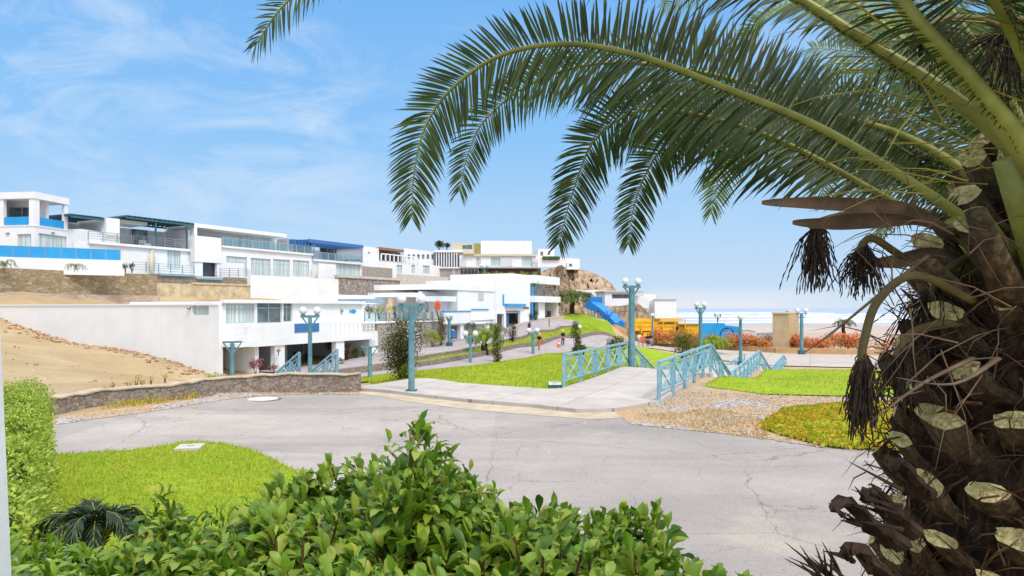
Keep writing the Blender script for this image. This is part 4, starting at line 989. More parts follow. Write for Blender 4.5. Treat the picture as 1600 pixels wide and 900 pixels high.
# ------------------------------------------------------------------ lamps
def lamp(label, px, py, H, rz=0, D=None, arm=.30, gr=.19, pw=.15, twin=True, group=None):
    b = P(px,py,D) if D else G(px,py)
    zb = min(h1(b.x,b.y), b.z); H0 = H+(b.z-zb)
    t = thing('street_lamp', label, 'street lamp', (b.x,b.y,zb), group, rz)
    V = Vector((b.x,b.y,zb)); mb = MB()
    w0, w1 = pw*.62, pw*.46
    def ring(z, w): return [V+Vector((x*w,y*w,z)) for x,y in ((-1,-.62),(-.62,-1),(.62,-1),(1,-.62),(1,.62),(.62,1),(-.62,1),(-1,.62))]
    zs = [(-.2,w0),(H0*.5,w0*.9),(H0-.02,w1*1.1)]; vs = []
    for z, w_ in zs: vs += ring(z, w_)
    mb.add(vs, [(8*k+j,8*k+(j+1)%8,8*k+8+(j+1)%8,8*k+8+j) for k in range(2) for j in range(8)]+[tuple(16+j for j in range(8))])
    mb.build('pole', TEAL, t)
    m = MB(); m.box(V.x-w0*1.7,V.x+w0*1.7,V.y-w0*1.7,V.y+w0*1.7,V.z-.1,V.z+.022+(b.z-zb)+(.11 if 600 < px < 700 else .02))
    for sx in (-1,1):
        for sy in (-1,1): zt_ = V.z+.022+(b.z-zb)+(.11 if 600 < px < 700 else .02); m.lathe((V.x+sx*w0*1.4,V.y+sy*w0*1.4,zt_), [(.016,-.01),(.016,.02)], 6)
    m.build('base_plate', TEALD, t)
    if twin:
        MB().bar(V+Vector((-arm-.1,0,H0+.03)), V+Vector((arm+.1,0,H0+.03)), .11, .10).build('crossarm', TEAL, t)
        for s in (-1,1):
            MB().bar(V+Vector((s*w1*.8,0,H0-arm*1.35)), V+Vector((s*(arm+.02),0,H0-.02)), .055, .055).build('brace', TEAL, t)
            MB().lathe(V+Vector((s*arm,0,H0+.08)), [(.075,0),(.085,.02),(.06,.05),(.06,.062)], 12).build('collar', TEAL, t)
            MB().ball(V+Vector((s*arm,0,H0+.12+gr*.93)), gr, 18).build('globe', GLOBE, t, smooth=True)
    else:
        MB().lathe(V+Vector((0,0,H0-.02)), [(.06,0),(.06,.05)], 10).build('collar', TEAL, t)
        MB().ball(V+Vector((0,0,H0+.02+gr*.93)), gr, 16).build('globe', GLOBE, t, smooth=True)
    return t
lamp('near teal double lamp post standing on the pavement left of the lawn', 643, 616.5, 2.60, 0, pw=.15, arm=.30, gr=.145)
lamp('tallest teal double lamp post beside the railing of the paved ramp', 987, 574, 3.38, .15, D=28.2, pw=.21, arm=.28, gr=.145)
lamp('teal double lamp post rising behind the stone wall before the white house', 484.5, 606, 2.75, .25, D=26, pw=.14, arm=.26, gr=.15)
def lamp_bare(label, px, py, D, H, rz):
    b = P(px,py,D); zb = h1(b.x,b.y)-.3; H0 = b.z-zb
    t = thing('lamp_post', label, 'lamp post', (b.x,b.y,zb), None, rz); V = Vector((b.x,b.y,zb))
    mb = MB(); mb.tube([V, V+Vector((0,0,H0-.01))], [.12,.10], 8); mb.build('pole', TEAL, t)
    MB().bar(V+Vector((-.45,0,H0+.05)), V+Vector((.45,0,H0+.05)), .12,.1).build('crossarm', TEAL, t)
    for s in (-1,1): MB().bar(V+Vector((s*.09,0,H0-.45)), V+Vector((s*.4,0,H0-.005)), .06).build('brace', TEAL, t)
    return t
lamp_bare('globeless teal lamp post in front of the porch of the long white house', 363, 536, 33, 3, .3)
t = lamp_bare('teal lamp post with one small lantern at the end of the stone wall', 578, 543, 36, 3, .2)
b = P(582,534,36); m = MB(); m.prism([(b.x-.13,b.y-.13),(b.x+.13,b.y-.13),(b.x+.13,b.y+.13),(b.x-.13,b.y+.13)], P(582,541.5,36).z, P(582,532,36).z)
rm = Matrix.Rotation(-.2,4,'Z'); o = m.build('lantern', CURT, t)
lamp('small teal double lamp in front of the short palm on the lower lawn', 735, 569.5, 1.92, .1, D=48.3, pw=.18, arm=.36, gr=.21)
lamp('teal double lamp beside the walkers on the lower path', 833, 559.5, 2.05, .25, D=57, pw=.2, arm=.36, gr=.21)
lamp('single white globe lamp on a thin post on the grassy hill', 905.5, 541, 1.9, 0, D=75, gr=.25, pw=.12, twin=False)
lamp('teal lamp in front of the carport with the blue drums', 702, 535.5, 2.05, .9, D=58, pw=.2, arm=.25, gr=.2)
lamp('distant teal double lamp on the terrace under the modern house', 757, 431.5, 1.2, 0, D=100, arm=.45, gr=.3)
lamp('slim teal double lamp in front of the recessed balcony house', 836, 490, 3.6, .3, D=80, pw=.16, arm=.3, gr=.24)
lamp('teal double lamp rising behind the nearer railing left of the blue mural', 1094.5, 552, 3.0, .3, D=45, pw=.2, arm=.3, gr=.18)
lamp('teal lamp standing on the lower landing between the two railings', 1157, 566, 2.9, 1.35, D=47.3, pw=.19, arm=.25, gr=.19)
lamp('teal double lamp rising from the orange flower bed beside the tan hut', 1252.5, 548, 4.15, 0, D=75, pw=.30, arm=.48, gr=.27)
lamp('thin dark teal lamp before the yellow building', 1019.5, 538, 3.4, 1.2, D=84, pw=.18, arm=.25, gr=.2)
lamp('far teal lamp sticking up behind the blue mural wall', 1121.5, 520, 2.2, .2, D=88, pw=.12, arm=.4, gr=.2)

# ------------------------------------------------------------------ bins, drums, seaside structures
def bin_(label, px, py, D, h, mat, cat='bin'):
    b = P(px,py,D); b.z = h1(b.x,b.y)+.05 if abs(h1(b.x,b.y)-b.z) < .8 else b.z
    t = thing('waste_bin', label, cat, b)
    MB().lathe(b, [(h*.26,0),(h*.30,h*.55),(h*.33,h*.9),(h*.36,h*.92)], 14).build('body', mat, t)
    MB().lathe(b+Vector((0,0,h*.922)), [(h*.37,0),(h*.37,h*.05),(h*.12,h*.10)], 14).build('lid', mat, t)
bin_('black waste bin standing in the carport of the long white house', 463.5, 564, 48, .8, DARK)
bin_('smaller dark bin right of the black bin in the same carport', 481, 562, 49, .6, DARK)
bin_('black bin in the carport of the white end house', 858, 486.5, 85, .75, DARK)
for i, (px, py) in enumerate(((703,526.5),(707.5,527.5))):
    b = P(px,py,62.5-i*.8); t = thing('water_drum', ('left one of two blue water drums in the carport', 'right one of two blue water drums in the carport')[i], 'drum', b)
    MB().lathe(b, [(.28,0),(.30,.05),(.28,.1),(.3,.33),(.28,.38),(.3,.62),(.25,.68)], 14).build('drum', BLUED, t); MB().lathe(b+Vector((0,0,.682)), [(.12,0),(.12,.08)], 10).build('cap', WHITE2, t)
# tan hut
hf = Fr(tuple(P(1207,530,80))[:2], [.93,-.37], [.37,.93]); r = thing('tan_hut', 'plain tan flat-roofed hut between the flower bed and the beach', 'hut', P(1207,535,80))
zt_, zb_ = P(1207,490,80).z, P(1207,545,80).z
hw = hf.t(1233); ss = Fr(hf.O+hf.U*hw, [.60,.80], [-.8,.6]); dl = ss.t(1248.5)
TAN = m_plain('tan_render', lin(186,164,130), .9, .15, .07, 1.2, streak=.2)
c0, c1 = hf.pt(0,0,0), hf.pt(hw,0,0); c2 = ss.pt(dl,0,0); c3 = (c0[0]+c2[0]-c1[0], c0[1]+c2[1]-c1[1])
ring = [c0[:2],c1[:2],c2[:2],c3]
MB().prism(ring, zb_, zt_).build('wall', TAN, r)
cx = sum(p[0] for p in ring)/4; cy = sum(p[1] for p in ring)/4; gro = lambda s: [(cx+(x-cx)*s, cy+(y-cy)*s) for x,y in ring]
MB().prism(gro(1.07), zt_+.003, zt_+.16).build('roof', m_plain('tan_coping', lin(206,190,160), .9, .1, .05, 2), r)
MB().lathe((cx+.3,cy,zt_+.163), [(.35,0),(.35,.2),(.15,.3)], 10).build('vent', CONC, r)
# blue mural wall
mf = Fr(tuple(P(1095,520,84))[:2], [1,-.02], [.02,1]); r = thing('mural_wall', 'bright blue wall with a painted arch and pink flash near the beach', 'wall', P(1095,530,84))
def mw(m):
    prof = [(1093,505),(1132,505),(1133.5,508.5),(1155,510.5),(1155,530),(1093,530)]
    f_ = [mf.pt(mf.t(a),0,mf.z(a,b)) for a,b in prof]; bk = [mf.pt(mf.t(a),.3,mf.z(a,b)) for a,b in prof]; n = len(prof)
    m.add(f_+bk, [tuple(range(n-1,-1,-1)),tuple(range(n,2*n))]+[(i,(i+1)%n,(i+1)%n+n,i+n) for i in range(n)])
part('wall', m_plain('mural_blue', lin(40,150,215), .6, .3, .1, .8), r, mw)
def arc(m, pxc, pyc, rx, ry, th, y0=-.02, a0=0, a1=math.pi):
    n = 18; 
    for k in range(n):
        for_ = []
        for (a,s) in ((k,1),(k+1,1),(k+1,1-th),(k,1-th)):
            an = a0+(a1-a0)*a/n; for_.append(mf.pt(mf.t(pxc+rx*s*math.cos(an)), y0, mf.z(pxc, pyc-ry*s*math.sin(an))))
        m.add(for_, [(0,1,2,3)])
part('painted_arch', m_plain('mural_navy', lin(26,74,140), .7, .2, .05, 2), r, lambda m: arc(m, 1136, 525, 12, 13, .14))
part('painted_flash', m_plain('mural_pink', lin(205,110,160), .7, .2, .05, 2), r, lambda m: arc(m, 1138, 522.5, 6, 4.2, .45, -.025))
# yellow bar building
yf = Fr(tuple(P(975,530,90))[:2], [1,-.03], [.03,1]); r = thing('yellow_kiosk', 'rambling bright yellow timber kiosk below the rocks', 'kiosk', P(985,540,90))
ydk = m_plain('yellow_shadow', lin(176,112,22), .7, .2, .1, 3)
def yb(m):
    for a,b,ya,ybb,w in ((984,1019,497.5,504,0),(986,1022,505,510.5,-.5),(984,1056,511.4,516.8,-.9),(1032,1067,498.2,501.5,.6),(1021,1060,503,506.3,.2),(1022,1068,507,510.6,-.3),(1072,1092,507,530,-.8),(1060,1072,510,530,-.5)): yf.pbox(m, a,b,ya,ybb,w,w+.25)
part('boarding', YELLOW, r, yb)
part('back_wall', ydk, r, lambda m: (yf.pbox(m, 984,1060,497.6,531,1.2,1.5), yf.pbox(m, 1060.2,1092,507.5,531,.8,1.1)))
part('post', YELLOW, r, lambda m: [yf.pbox(m, x,x+1.4,498,533,-1.1,-.95) for x in (985,1002,1020,1036,1054,1070)])
part('counter', YELLOW, r, lambda m: (yf.pbox(m, 1005,1024,519.5,525.5,-1.4,-1.15), yf.pbox(m, 1026,1046,518,524,-1.5,-1.2)))
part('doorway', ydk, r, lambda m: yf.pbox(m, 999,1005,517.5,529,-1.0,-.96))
part('roof_sheet', m_plain('corrugated_dust', lin(190,170,140), .8, .2, .1, 4), r, lambda m: (yf.pbox(m, 1030,1060,501.8,503,-.4,1.2), yf.pbox(m,1060,1092,505.8,506.9,-1.0,1.4)))
# blue slide structure on posts
r = thing('blue_slide', 'big bright blue slide curving down from the cliff beside the grassy hill', 'slide', P(945,520,104))
BL = m_plain('slide_blue', lin(24,132,214), .4, .4, .08, 1); BL2 = m_plain('slide_deep_blue', lin(28,92,178), .5, .4, .08, 1)
sl = smooth_line([P(916,483,108),P(922,484,107),P(930,489,106),P(940,496,104),P(950,505,102),P(958,512,100)], 6)
m = MB(); vs = []
for i, p in enumerate(sl):
    h = 1.25-.5*i/len(sl); vs += [p+Vector((0,-.6,0)), p+Vector((.2,-.75,h)), p+Vector((2.0,.9,h*.9)), p+Vector((1.6,.7,-.05))]
k = len(sl)
m.add(vs, [(4*i+j,4*i+4+j,4*i+5+j,4*i+1+j) for i in range(k-1) for j in range(3)]+[(0,1,2,3),(4*k-1,4*k-2,4*k-3,4*k-4)]); m.build('chute', BL, r)
qf = Fr(tuple(P(915,480,109))[:2],[1,-.02],[.02,1])
part('platform', BL, r, lambda m: (qf.pbox(m,924,941.5,464,474,.3,3), qf.pbox(m,925,941,474.2,480,.6,3)))
part('deck', BL2, r, lambda m: (qf.pbox(m,913.5,925,470,473,.0,2.5), qf.pbox(m,914,924,476,479,-.2,2)))
part('side_panel', BL, r, lambda m: m.hexa([P(914,481,107.6),P(925,487,107),P(925,487,107.3),P(914,481,107.9),P(914,470,107.6),P(925,465.5,107),P(925,465.5,107.3),P(914,470,107.9)]))
part('support', BL2, r, lambda m: [m.tube([P(x,y0,103.2),P(x+2.5,y0+17,102.4)],.12,6) for x,y0 in ((940,494),(946,498),(951,503),(956,507))]+[m.tube([P(947,486,102.2),P(957,503,101)],.1,6), m.tube([P(957,487,101.8),P(948,503,101.4)],.1,6)])
o = MB(); a, b = P(919,490,104), P(962,527,98)
for k in range(9):
    p = a.lerp(b,k/8); o.bar(p-Vector((0,0,1)), p+Vector((0,0,.9)), .1)
for h in (.1,.45,.85): o.bar(a+Vector((0,0,h)), b+Vector((0,0,h)), .06)
t = thing('stair_fence', 'blue-grey picket fence running down beside the blue slide', 'fence', a); o.build('frame', TEAL, t)
m = MB(); m.hexa([a+Vector((0,.1,-2)),b+Vector((0,.1,-1.2)),b+Vector((0,.3,-1.2)),a+Vector((0,.3,-2)),a+Vector((0,.1,-.02)),b+Vector((0,.1,-.02)),b+Vector((0,.3,-.02)),a+Vector((0,.3,-.02))]); m.build('base_wall', ST_PEB, t)
o = MB(); bl = P(970,508,95); o.prism([(bl.x-.35,bl.y-.3),(bl.x+.35,bl.y-.3),(bl.x+.3,bl.y+.3),(bl.x-.3,bl.y+.3)], bl.z-.7, bl.z+.5); o.prism([(bl.x-.25,bl.y-.2),(bl.x+.25,bl.y-.2),(bl.x+.2,bl.y+.2),(bl.x-.2,bl.y+.2)], bl.z+.503, bl.z+.65); tag(o.build('water_tank', BL), 'small light blue tank left of the tall lamp before the rocks', 'tank')
# beach fences / pickets
def picket(label, pa, ya, Da, pb, yb_, Db, h, mat, n):
    a, b = P(pa,ya,Da), P(pb,yb_,Db); t = thing('picket_fence', label, 'fence', a); m = MB()
    for k in range(n+1):
        p = a.lerp(b,k/n); m.bar(p, p+Vector((0,0,h)), .09)
    m.build('pickets', mat, t); m2 = MB()
    for q in (.2,.85): m2.bar(a+Vector((0,.07,h*q)), b+Vector((0,.07,h*q)), .06)
    m2.build('rails', mat, t)
picket('pale blue picket fence at the beach left of the tan hut', 1183, 532, 88, 1209, 531, 88, 1.0, TEALL, 12)
t = thing('arched_fence', 'white arched fence with pink panels right of the blue mural', 'fence', P(1160,528,88)); m = MB()
for k in range(13):
    px = 1160+k*1.7; top = 515+ .028*(k-4)**2*1.6; m.bar(P(px,531,88), P(px,top,88), .1)
for k in range(12): m.bar(P(1160+k*1.7,515+.0448*(k-4)**2,87.93), P(1160+(k+1)*1.7,515+.0448*(k-3)**2,87.93), .1)
m.build('frame', WHITE2, t)
part('panel', m_plain('faded_pink_panel', lin(214,170,190), .7, .2, .1, 1), t, lambda m: m.hexa([P(1160,531,88.1),P(1180,531,88.1),P(1180,531,88.2),P(1160,531,88.2),P(1160,519,88.1),P(1180,523,88.1),P(1180,523,88.2),P(1160,519,88.2)]))
# bed kerb along the promenade
KB = [(13.5,88.6),(20,92.2),(26.2,85),(31,78.6),(38.5,76),(50,72.4),(80,69)]
m = MB()
for i in range(len(KB)-1):
    a = ground(*KB[i],.1); b = ground(*KB[i+1],.1); m.bar(a, b, .5, .9)
tag(m.build('bed_wall', m_plain('tan_bed_wall', lin(196,158,120), .9, .1, .1, 1)), 'low tan edging wall of the orange flower bed', 'wall')
# street kerb walls (rubble) beside the rising street and the lower path
def kerb_wall(label, line, h, wd, mat, name='kerb_wall', off=0.0):
    m = MB(); L = [ground(x,y) for x,y in line]; k = len(L); vs = []
    for i, p in enumerate(L):
        d = (L[min(i+1,k-1)]-L[max(i-1,0)]); d.z = 0; d.normalize(); n = Vector((-d.y,d.x,0))*wd/2
        vs += [p-n-Vector((0,0,.4)), p-n+Vector((0,0,h)), p+n+Vector((0,0,h)), p+n-Vector((0,0,.4))]
    m.add(vs, [(4*i+j,4*i+4+j,4*i+5+j,4*i+1+j) for i in range(k-1) for j in range(3)]+[(0,1,2,3),(4*k-1,4*k-2,4*k-3,4*k-4)])
    return tag(m.build(name, mat), label, 'wall')
kerb_wall('rubble kerb wall on the lawn side of the rising street', [lo(t,5.35) for t in range(-2,46,2)], .26, .25, ST_GREY)
kerb_wall('rubble kerb wall along the far side of the lower path', [tuple(x)[:2] for x in ribbon([tuple(p) for p in smooth_line([(x,y,0) for x,y in PLINE],4)],1.5,0)[:len(PLINE)*4-4]], .38, .25, ST_GREY)
kerb_wall('pale kerb along the house side of the street', [lo(t,.1) for t in range(14,60,3)], .12, .2, CONC)

# ------------------------------------------------------------------ rocks and headland, beach, sea
def m_rock(name, a, b, c, sc=.5):
    t = NT(name); v = t.pos(obj=False); n1 = t.noise(v, sc, 6, .65, .6); n2 = t.noise(t.pos((1,1,3.2),obj=False), sc*2.4, 6, .7, .5)
    col = t.ramp(n1, [(.3,a),(.5,b),(.7,c)]); col = t.mix(1.0, col, t.ramp(n2, [(.3,(.5,.5,.5,1)),(.65,(1.15,1.15,1.15,1))]), 'MULTIPLY')
    return t.bsdf(col, .95, .1, bump=t.math('ADD',n1,n2), bstr=1.0, bdist=.5)
ROCK = m_rock('headland_rock', lin(152,128,108), lin(182,156,130), lin(202,180,154), .12)
ROCK2 = m_rock('grey_brown_rock', lin(120,104,90), lin(158,138,116), lin(190,170,144), .35)
def heightrock(name, label, outline, D0, D1, zb, mat, cat='rock', nx=40, ny=14, rough=.6):
    """ridge whose skyline follows the outline (px,py); slope runs from the skyline down towards us"""
    xs = [o[0] for o in outline]; ys = [o[1] for o in outline]
    V = []; 
    for j in range(ny+1):
        s = j/ny
        for i in range(nx+1):
            px = xs[0]+(xs[-1]-xs[0])*i/nx; py = float(np.interp(px,xs,ys)); top = P(px,py,D1)
            x = top.x*(1-.0*s); y = D1+(D0-D1)*s; z = top.z+(zb-top.z)*(s**.8)
            x = top.x*(y/D1)**.4 if s > 0 else top.x
            if 0 < j < ny: x += RS.uniform(-1,1)*rough; y += RS.uniform(-1,1)*rough; z += RS.uniform(-1,1)*rough*.9
            V.append((x,y,z))
        if j == 0:
            first = list(V)
    back = [(x*1.05,y+10,zb) for x,y,z in first]
    n = nx+1; V = np.array(V+back); Q_ = []
    for j in range(ny):
        for i in range(nx): Q_.append((j*n+i,(j+1)*n+i,(j+1)*n+i+1,j*n+i+1))
    b = (ny+1)*n
    for i in range(nx): Q_.append((i,i+1,b+i+1,b+i))
    o = np_obj(name, V, np.array(Q_), mat); return tag(o, label, cat)
o = heightrock('rocky_hill', 'x', [(846,424),(862,418),(885,419),(905,421),(915,422),(930,428),(945,435),(955,443),(962,452)], 124, 152, -4, ROCK, nx=60, ny=20, rough=.5)
tag(o, 'brown rocky headland rising under the last white houses', 'headland')
o = heightrock('rocky_outcrop', 'x', [(946,482),(958,480),(975,477),(988,474.5),(997,474),(1006,481),(1016,491),(1026,498)], 96, 106, -3, ROCK2, nx=30, ny=10, rough=.35)
tag(o, 'grey-brown rock outcrop above the yellow kiosk', 'rock')
o = heightrock('rocky_outcrop', 'x', [(866,420),(872,415),(878,414),(884,420),(889,438),(893,455)], 112, 120, 1, ROCK2, nx=16, ny=14, rough=.35)
tag(o, 'steep dark rock buttress left of the headland slope', 'rock')

def m_beach():
    t = NT('beach_sand'); v = t.pos((.25,1,1),obj=False); n = t.noise(v, .05, 5, .6); n2 = t.noise(v, 1.2, 4, .7)
    col = t.mix(t.ramp(n,[(.35,0.0),(.65,1.0)]), lin(186,170,158), lin(172,156,146)); col = t.mix(1.0, col, t.ramp(n2,[(.3,(.9,.9,.9,1)),(.7,(1.06,1.06,1.06,1))]), 'MULTIPLY')
    sx = t.new('SeparateXYZ'); t.link(t.pos(obj=False), sx.inputs[0])
    wet = t.ramp(t.math('DIVIDE', t.math('SUBTRACT', sx.outputs[1], 250), 150), [(.35,0.0),(.9,.7)])
    col = t.mix(wet, col, lin(168,158,158)); return t.bsdf(col, .8, .3, bump=n2, bstr=.3, bdist=.1)
xs_, ys_ = np.linspace(-20, 900, 60), np.concatenate([np.linspace(96,200,16), np.linspace(215,430,14)])
XB, YB = np.meshgrid(xs_, ys_); ZB = np.interp(YB, [96,130,250,330,430],[-5.2,-5.6,-6.3,-6.75,-7.6])+.12*np.sin(XB*.05+YB*.03)
i = np.arange(XB.size).reshape(XB.shape)
o = np_obj('beach', np.stack([XB.ravel(),YB.ravel(),ZB.ravel()],1), np.stack([i[:-1,:-1].ravel(),i[:-1,1:].ravel(),i[1:,1:].ravel(),i[1:,:-1].ravel()],1), m_beach(), loc=(0,0,0), smooth=True); o['kind'] = 'structure'
def m_sea():
    t = NT('sea_water'); ps = t.pos(obj=False); sx = t.new('SeparateXYZ'); t.link(ps, sx.inputs[0])
    # log distance keeps wave bands evenly spaced in view of real widening breakers offshore
    v = t.pos((.0035,.02,1),obj=False); n = t.noise(v, 1.0, 6, .62, .4); v2 = t.pos((.012,.10,1),obj=False); n2 = t.noise(v2, 1.0, 5, .65, .3)
    near = t.ramp(t.math('DIVIDE', t.math('SUBTRACT', sx.outputs[1], 330), 2000), [(0.0,1.0),(.10,.8),(.5,.25),(1.0,0.0)])
    fo = t.math('MAXIMUM', t.ramp(n,[(.52,0.0),(.62,.9)]), t.ramp(n2,[(.60,0.0),(.70,.7)]))
    fo = t.math('MULTIPLY', fo, t.math('ADD', near, .25), clamp=True)
    deep = t.mix(near, lin(150,166,186), lin(158,168,182))
    col = t.mix(fo, deep, lin(202,208,217))
    return t.bsdf(col, .9, .06, bump=n2, bstr=.5, bdist=.6)
ys_ = np.array([360,380,400,430,470,520,600,700,900,1200,1800,3000,6000,12000.]); xs_ = np.linspace(-1,1,41)
XB = xs_[None,:]*(ys_[:,None]*1.4+400); YB = np.repeat(ys_[:,None],41,1); ZB = np.full_like(XB,-7.15)
i = np.arange(XB.size).reshape(XB.shape)
o = np_obj('sea', np.stack([XB.ravel(),YB.ravel(),ZB.ravel()],1), np.stack([i[:-1,:-1].ravel(),i[:-1,1:].ravel(),i[1:,1:].ravel(),i[1:,:-1].ravel()],1), m_sea(), loc=(0,0,0)); o['kind'] = 'structure'
# breaking waves: real ridges of white water
FOAM = m_plain('white_water', (.62,.65,.69,1), .9, .05, .04, .2)
def breaker(D, x0, x1, h, seed, label):
    rs = np.random.RandomState(seed); m = MB(); n = 50; vs = []
    for k in range(n+1):
        x = x0+(x1-x0)*k/n; e = math.sin(math.pi*k/n)**.5; d = D+6*math.sin(k*.35+seed)+rs.uniform(-1.5,1.5); hh = h*e*rs.uniform(.6,1.2)
        vs += [(x,d-9*e-1,-7.14),(x,d-3,-7.1+hh*.5),(x,d,-7.1+hh),(x,d+3,-7.14)]
    m.add(vs, [(4*i+j,4*i+4+j,4*i+5+j,4*i+1+j) for i in range(n) for j in range(3)]); o = m.build('breaking_wave', FOAM, smooth=True); o['kind'] = 'structure'
for D, x0, x1, h, s in ((440,110,270,.8,1),(470,150,360,1.0,2),(540,130,300,1.2,3),(580,220,460,1.3,4),(700,170,420,1.6,5),(820,150,330,1.6,6),(900,330,640,1.8,7),(1150,260,560,2.2,8)): breaker(D,x0,x1,h,s,'')

# ------------------------------------------------------------------ people
SKIN = m_plain('skin', lin(186,132,104), .6, .3, .04, 6)
def skin_mesh(name, verts, edges, radii, mat, parent, root_i=0, sub=1):
    r = parent
    while r.parent: r = r.parent
    me = bpy.data.meshes.new(name); me.from_pydata([tuple(v) for v in verts], edges, []); me.materials.append(mat); me.update()
    o = bpy.data.objects.new(name, me); COL.objects.link(o); o.parent = parent
    md = o.modifiers.new('skin','SKIN'); md.use_smooth_shade = True
    for v, rr in zip(me.skin_vertices[0].data, radii): v.radius = (rr if hasattr(rr,'__len__') else (rr,rr)); v.use_root = False
    me.skin_vertices[0].data[root_i].use_root = True
    s = o.modifiers.new('sub','SUBSURF'); s.levels = sub; s.render_levels = sub
    return o
def person(label, px, py, D, H, rz, top, legs, hair, hairmat, stride=.16, short=False, arms=((.10,.02,.0),(.10,.02,.0)), extra=None):
    b = P(px,py,D); b.z = h1(b.x,b.y)+.06 if abs(h1(b.x,b.y)-b.z) < 1.6 else b.z
    t = thing('person', label, 'person', b, None, rz); k = H/1.7
    S = lambda x,y,z: Vector((x*k,y*k,z*k))
    V = [S(0,0,.92),S(0,0,1.12),S(0,-.01,1.33),S(0,0,1.44),S(0,-.02,1.53),S(0,-.025,1.60),S(0,-.015,1.67)]
    Rr_ = [(.13,.10),(.115,.085),(.14,.10),(.075,.07),(.052,.055),(.085,.10),(.07,.085)]
    E_ = [(0,1),(1,2),(2,3),(3,4),(4,5),(5,6)]
    for s in (-1,1):
        sw = stride*s; n = len(V); ax, ay, az_ = arms[0 if s < 0 else 1]
        V += [S(s*.09,-sw*.15,.86),S(s*.095,-sw*.7,.48),S(s*.095,-sw*.7+.12*(s>0),.10),S(s*.10,-sw*.7-.12+.1*(s>0),.035)]
        Rr_ += [.09,.062,.042,(.045,.035)]; E_ += [(0,n),(n,n+1),(n+1,n+2),(n+2,n+3)]
        n = len(V)
        V += [S(s*.17,0,1.38),S(s*(.20+ax*.4),ay+.02+sw*.3,1.12+az_*.5),S(s*(.19+ax*.2),ay*2-.06+sw*.6,.88+az_),S(s*(.185+ax*.2),ay*2-.09+sw*.6,.80+az_)]
        Rr_ += [.055,.043,.032,(.035,.02)]; E_ += [(2,n),(n,n+1),(n+1,n+2),(n+2,n+3)]
        # fingers and thumb
        hx = V[-1]
        for f_ in range(4):
            m_ = len(V); V.append(hx+S(-.024+.016*f_,-.012,-.075+.006*abs(f_-1.5))); Rr_.append(.011*k); E_.append((n+3,m_))
        m_ = len(V); V.append(V[n+2]+S(-s*.02,-.05,-.06)); Rr_.append(.012*k); E_.append((n+2,m_))
    Rr_ = [tuple(x*k for x in r_) if hasattr(r_,'__len__') else r_*k for r_ in Rr_]
    skin_mesh('body', V, E_, Rr_, SKIN, t)
    # face
    f = MB(); o_ = Vector(t.location)
    f.ball(o_+S(-.032,-.115,1.615), .012*k, 6); f.ball(o_+S(.032,-.115,1.615), .012*k, 6); f.build('eyes', DARK, t)
    MB().bar(o_+S(-.025,-.113,1.555), o_+S(.025,-.113,1.555), .008*k).build('mouth', TERRA, t)
    g = 1.0
    tv = [S(0,0,.90),S(0,0,1.12),S(0,-.01,1.33),S(0,0,1.42)]; tr = [(.145,.115),(.135,.105),(.158,.12),(.09,.085)]; te = [(0,1),(1,2),(2,3)]
    for s in (-1,1):
        n = len(tv); ax, ay, az_ = arms[0 if s < 0 else 1]
        tv += [S(s*.17,0,1.385),S(s*(.20+ax*.4),ay+.02+stride*s*.3,1.14+az_*.5)]; tr += [.068,.058]; te += [(2,n),(n,n+1)]
    skin_mesh('shirt', tv, te, [tuple(x*k for x in r_) if hasattr(r_,'__len__') else r_*k for r_ in tr], top, t)
    lv_ = [S(0,0,.95)]; lr = [(.145,.115)]; le = []
    for s in (-1,1):
        sw = stride*s; n = len(lv_); lv_ += [S(s*.09,-sw*.15,.85),S(s*.095,-sw*.6,.52 if short else .48)]; lr += [.105,.085 if short else .075]; le += [(0,n),(n,n+1)]
        if not short: lv_ += [S(s*.095,-sw*.7+.12*(s>0),.10)]; lr += [.058]; le += [(n+1,n+2)]
    skin_mesh('shorts' if short else 'trousers', lv_, le, [tuple(x*k for x in r_) if hasattr(r_,'__len__') else r_*k for r_ in lr], legs, t)
    m = MB()
    if hair == 'cap':
        m.lathe(o_+S(0,-.02,1.635), [(.108*k,0),(.11*k,.03*k),(.095*k,.075*k),(.05*k,.105*k),(.001,.11*k)], 12); m.box(o_.x-.07*k,o_.x+.07*k,o_.y-.20*k,o_.y-.12*k,o_.z+1.638*k,o_.z+1.652*k); m.build('cap', hairmat, t)
    elif hair == 'long':
        m.ball(o_+S(0,.015,1.64), .118*k, 12); m.tube([o_+S(0,.08,1.62),o_+S(0,.11,1.5),o_+S(0,.10,1.36)], [.08*k,.09*k,.04*k], 8); m.build('hair', hairmat, t, smooth=True)
    else:
        m.ball(o_+S(0,.012,1.645), .113*k, 12); m.build('hair', hairmat, t, smooth=True)
    if extra: extra(t, o_, S)
    return t
NAVY = m_plain('navy_cloth', lin(38,40,62), .85, .1, .1, 8); ORANGE = m_plain('orange_cloth', lin(226,120,70), .8, .1, .08, 6); GREYC = m_plain('grey_cloth', lin(178,176,186), .85, .1, .06, 6)
HAIRB = m_plain('dark_hair', lin(42,32,28), .5, .4, .1, 10); WCLOTH = m_plain('white_cloth', lin(232,230,228), .85, .1, .03, 6); CORAL = m_plain('coral_cloth', lin(222,112,84), .8, .1, .08, 6)
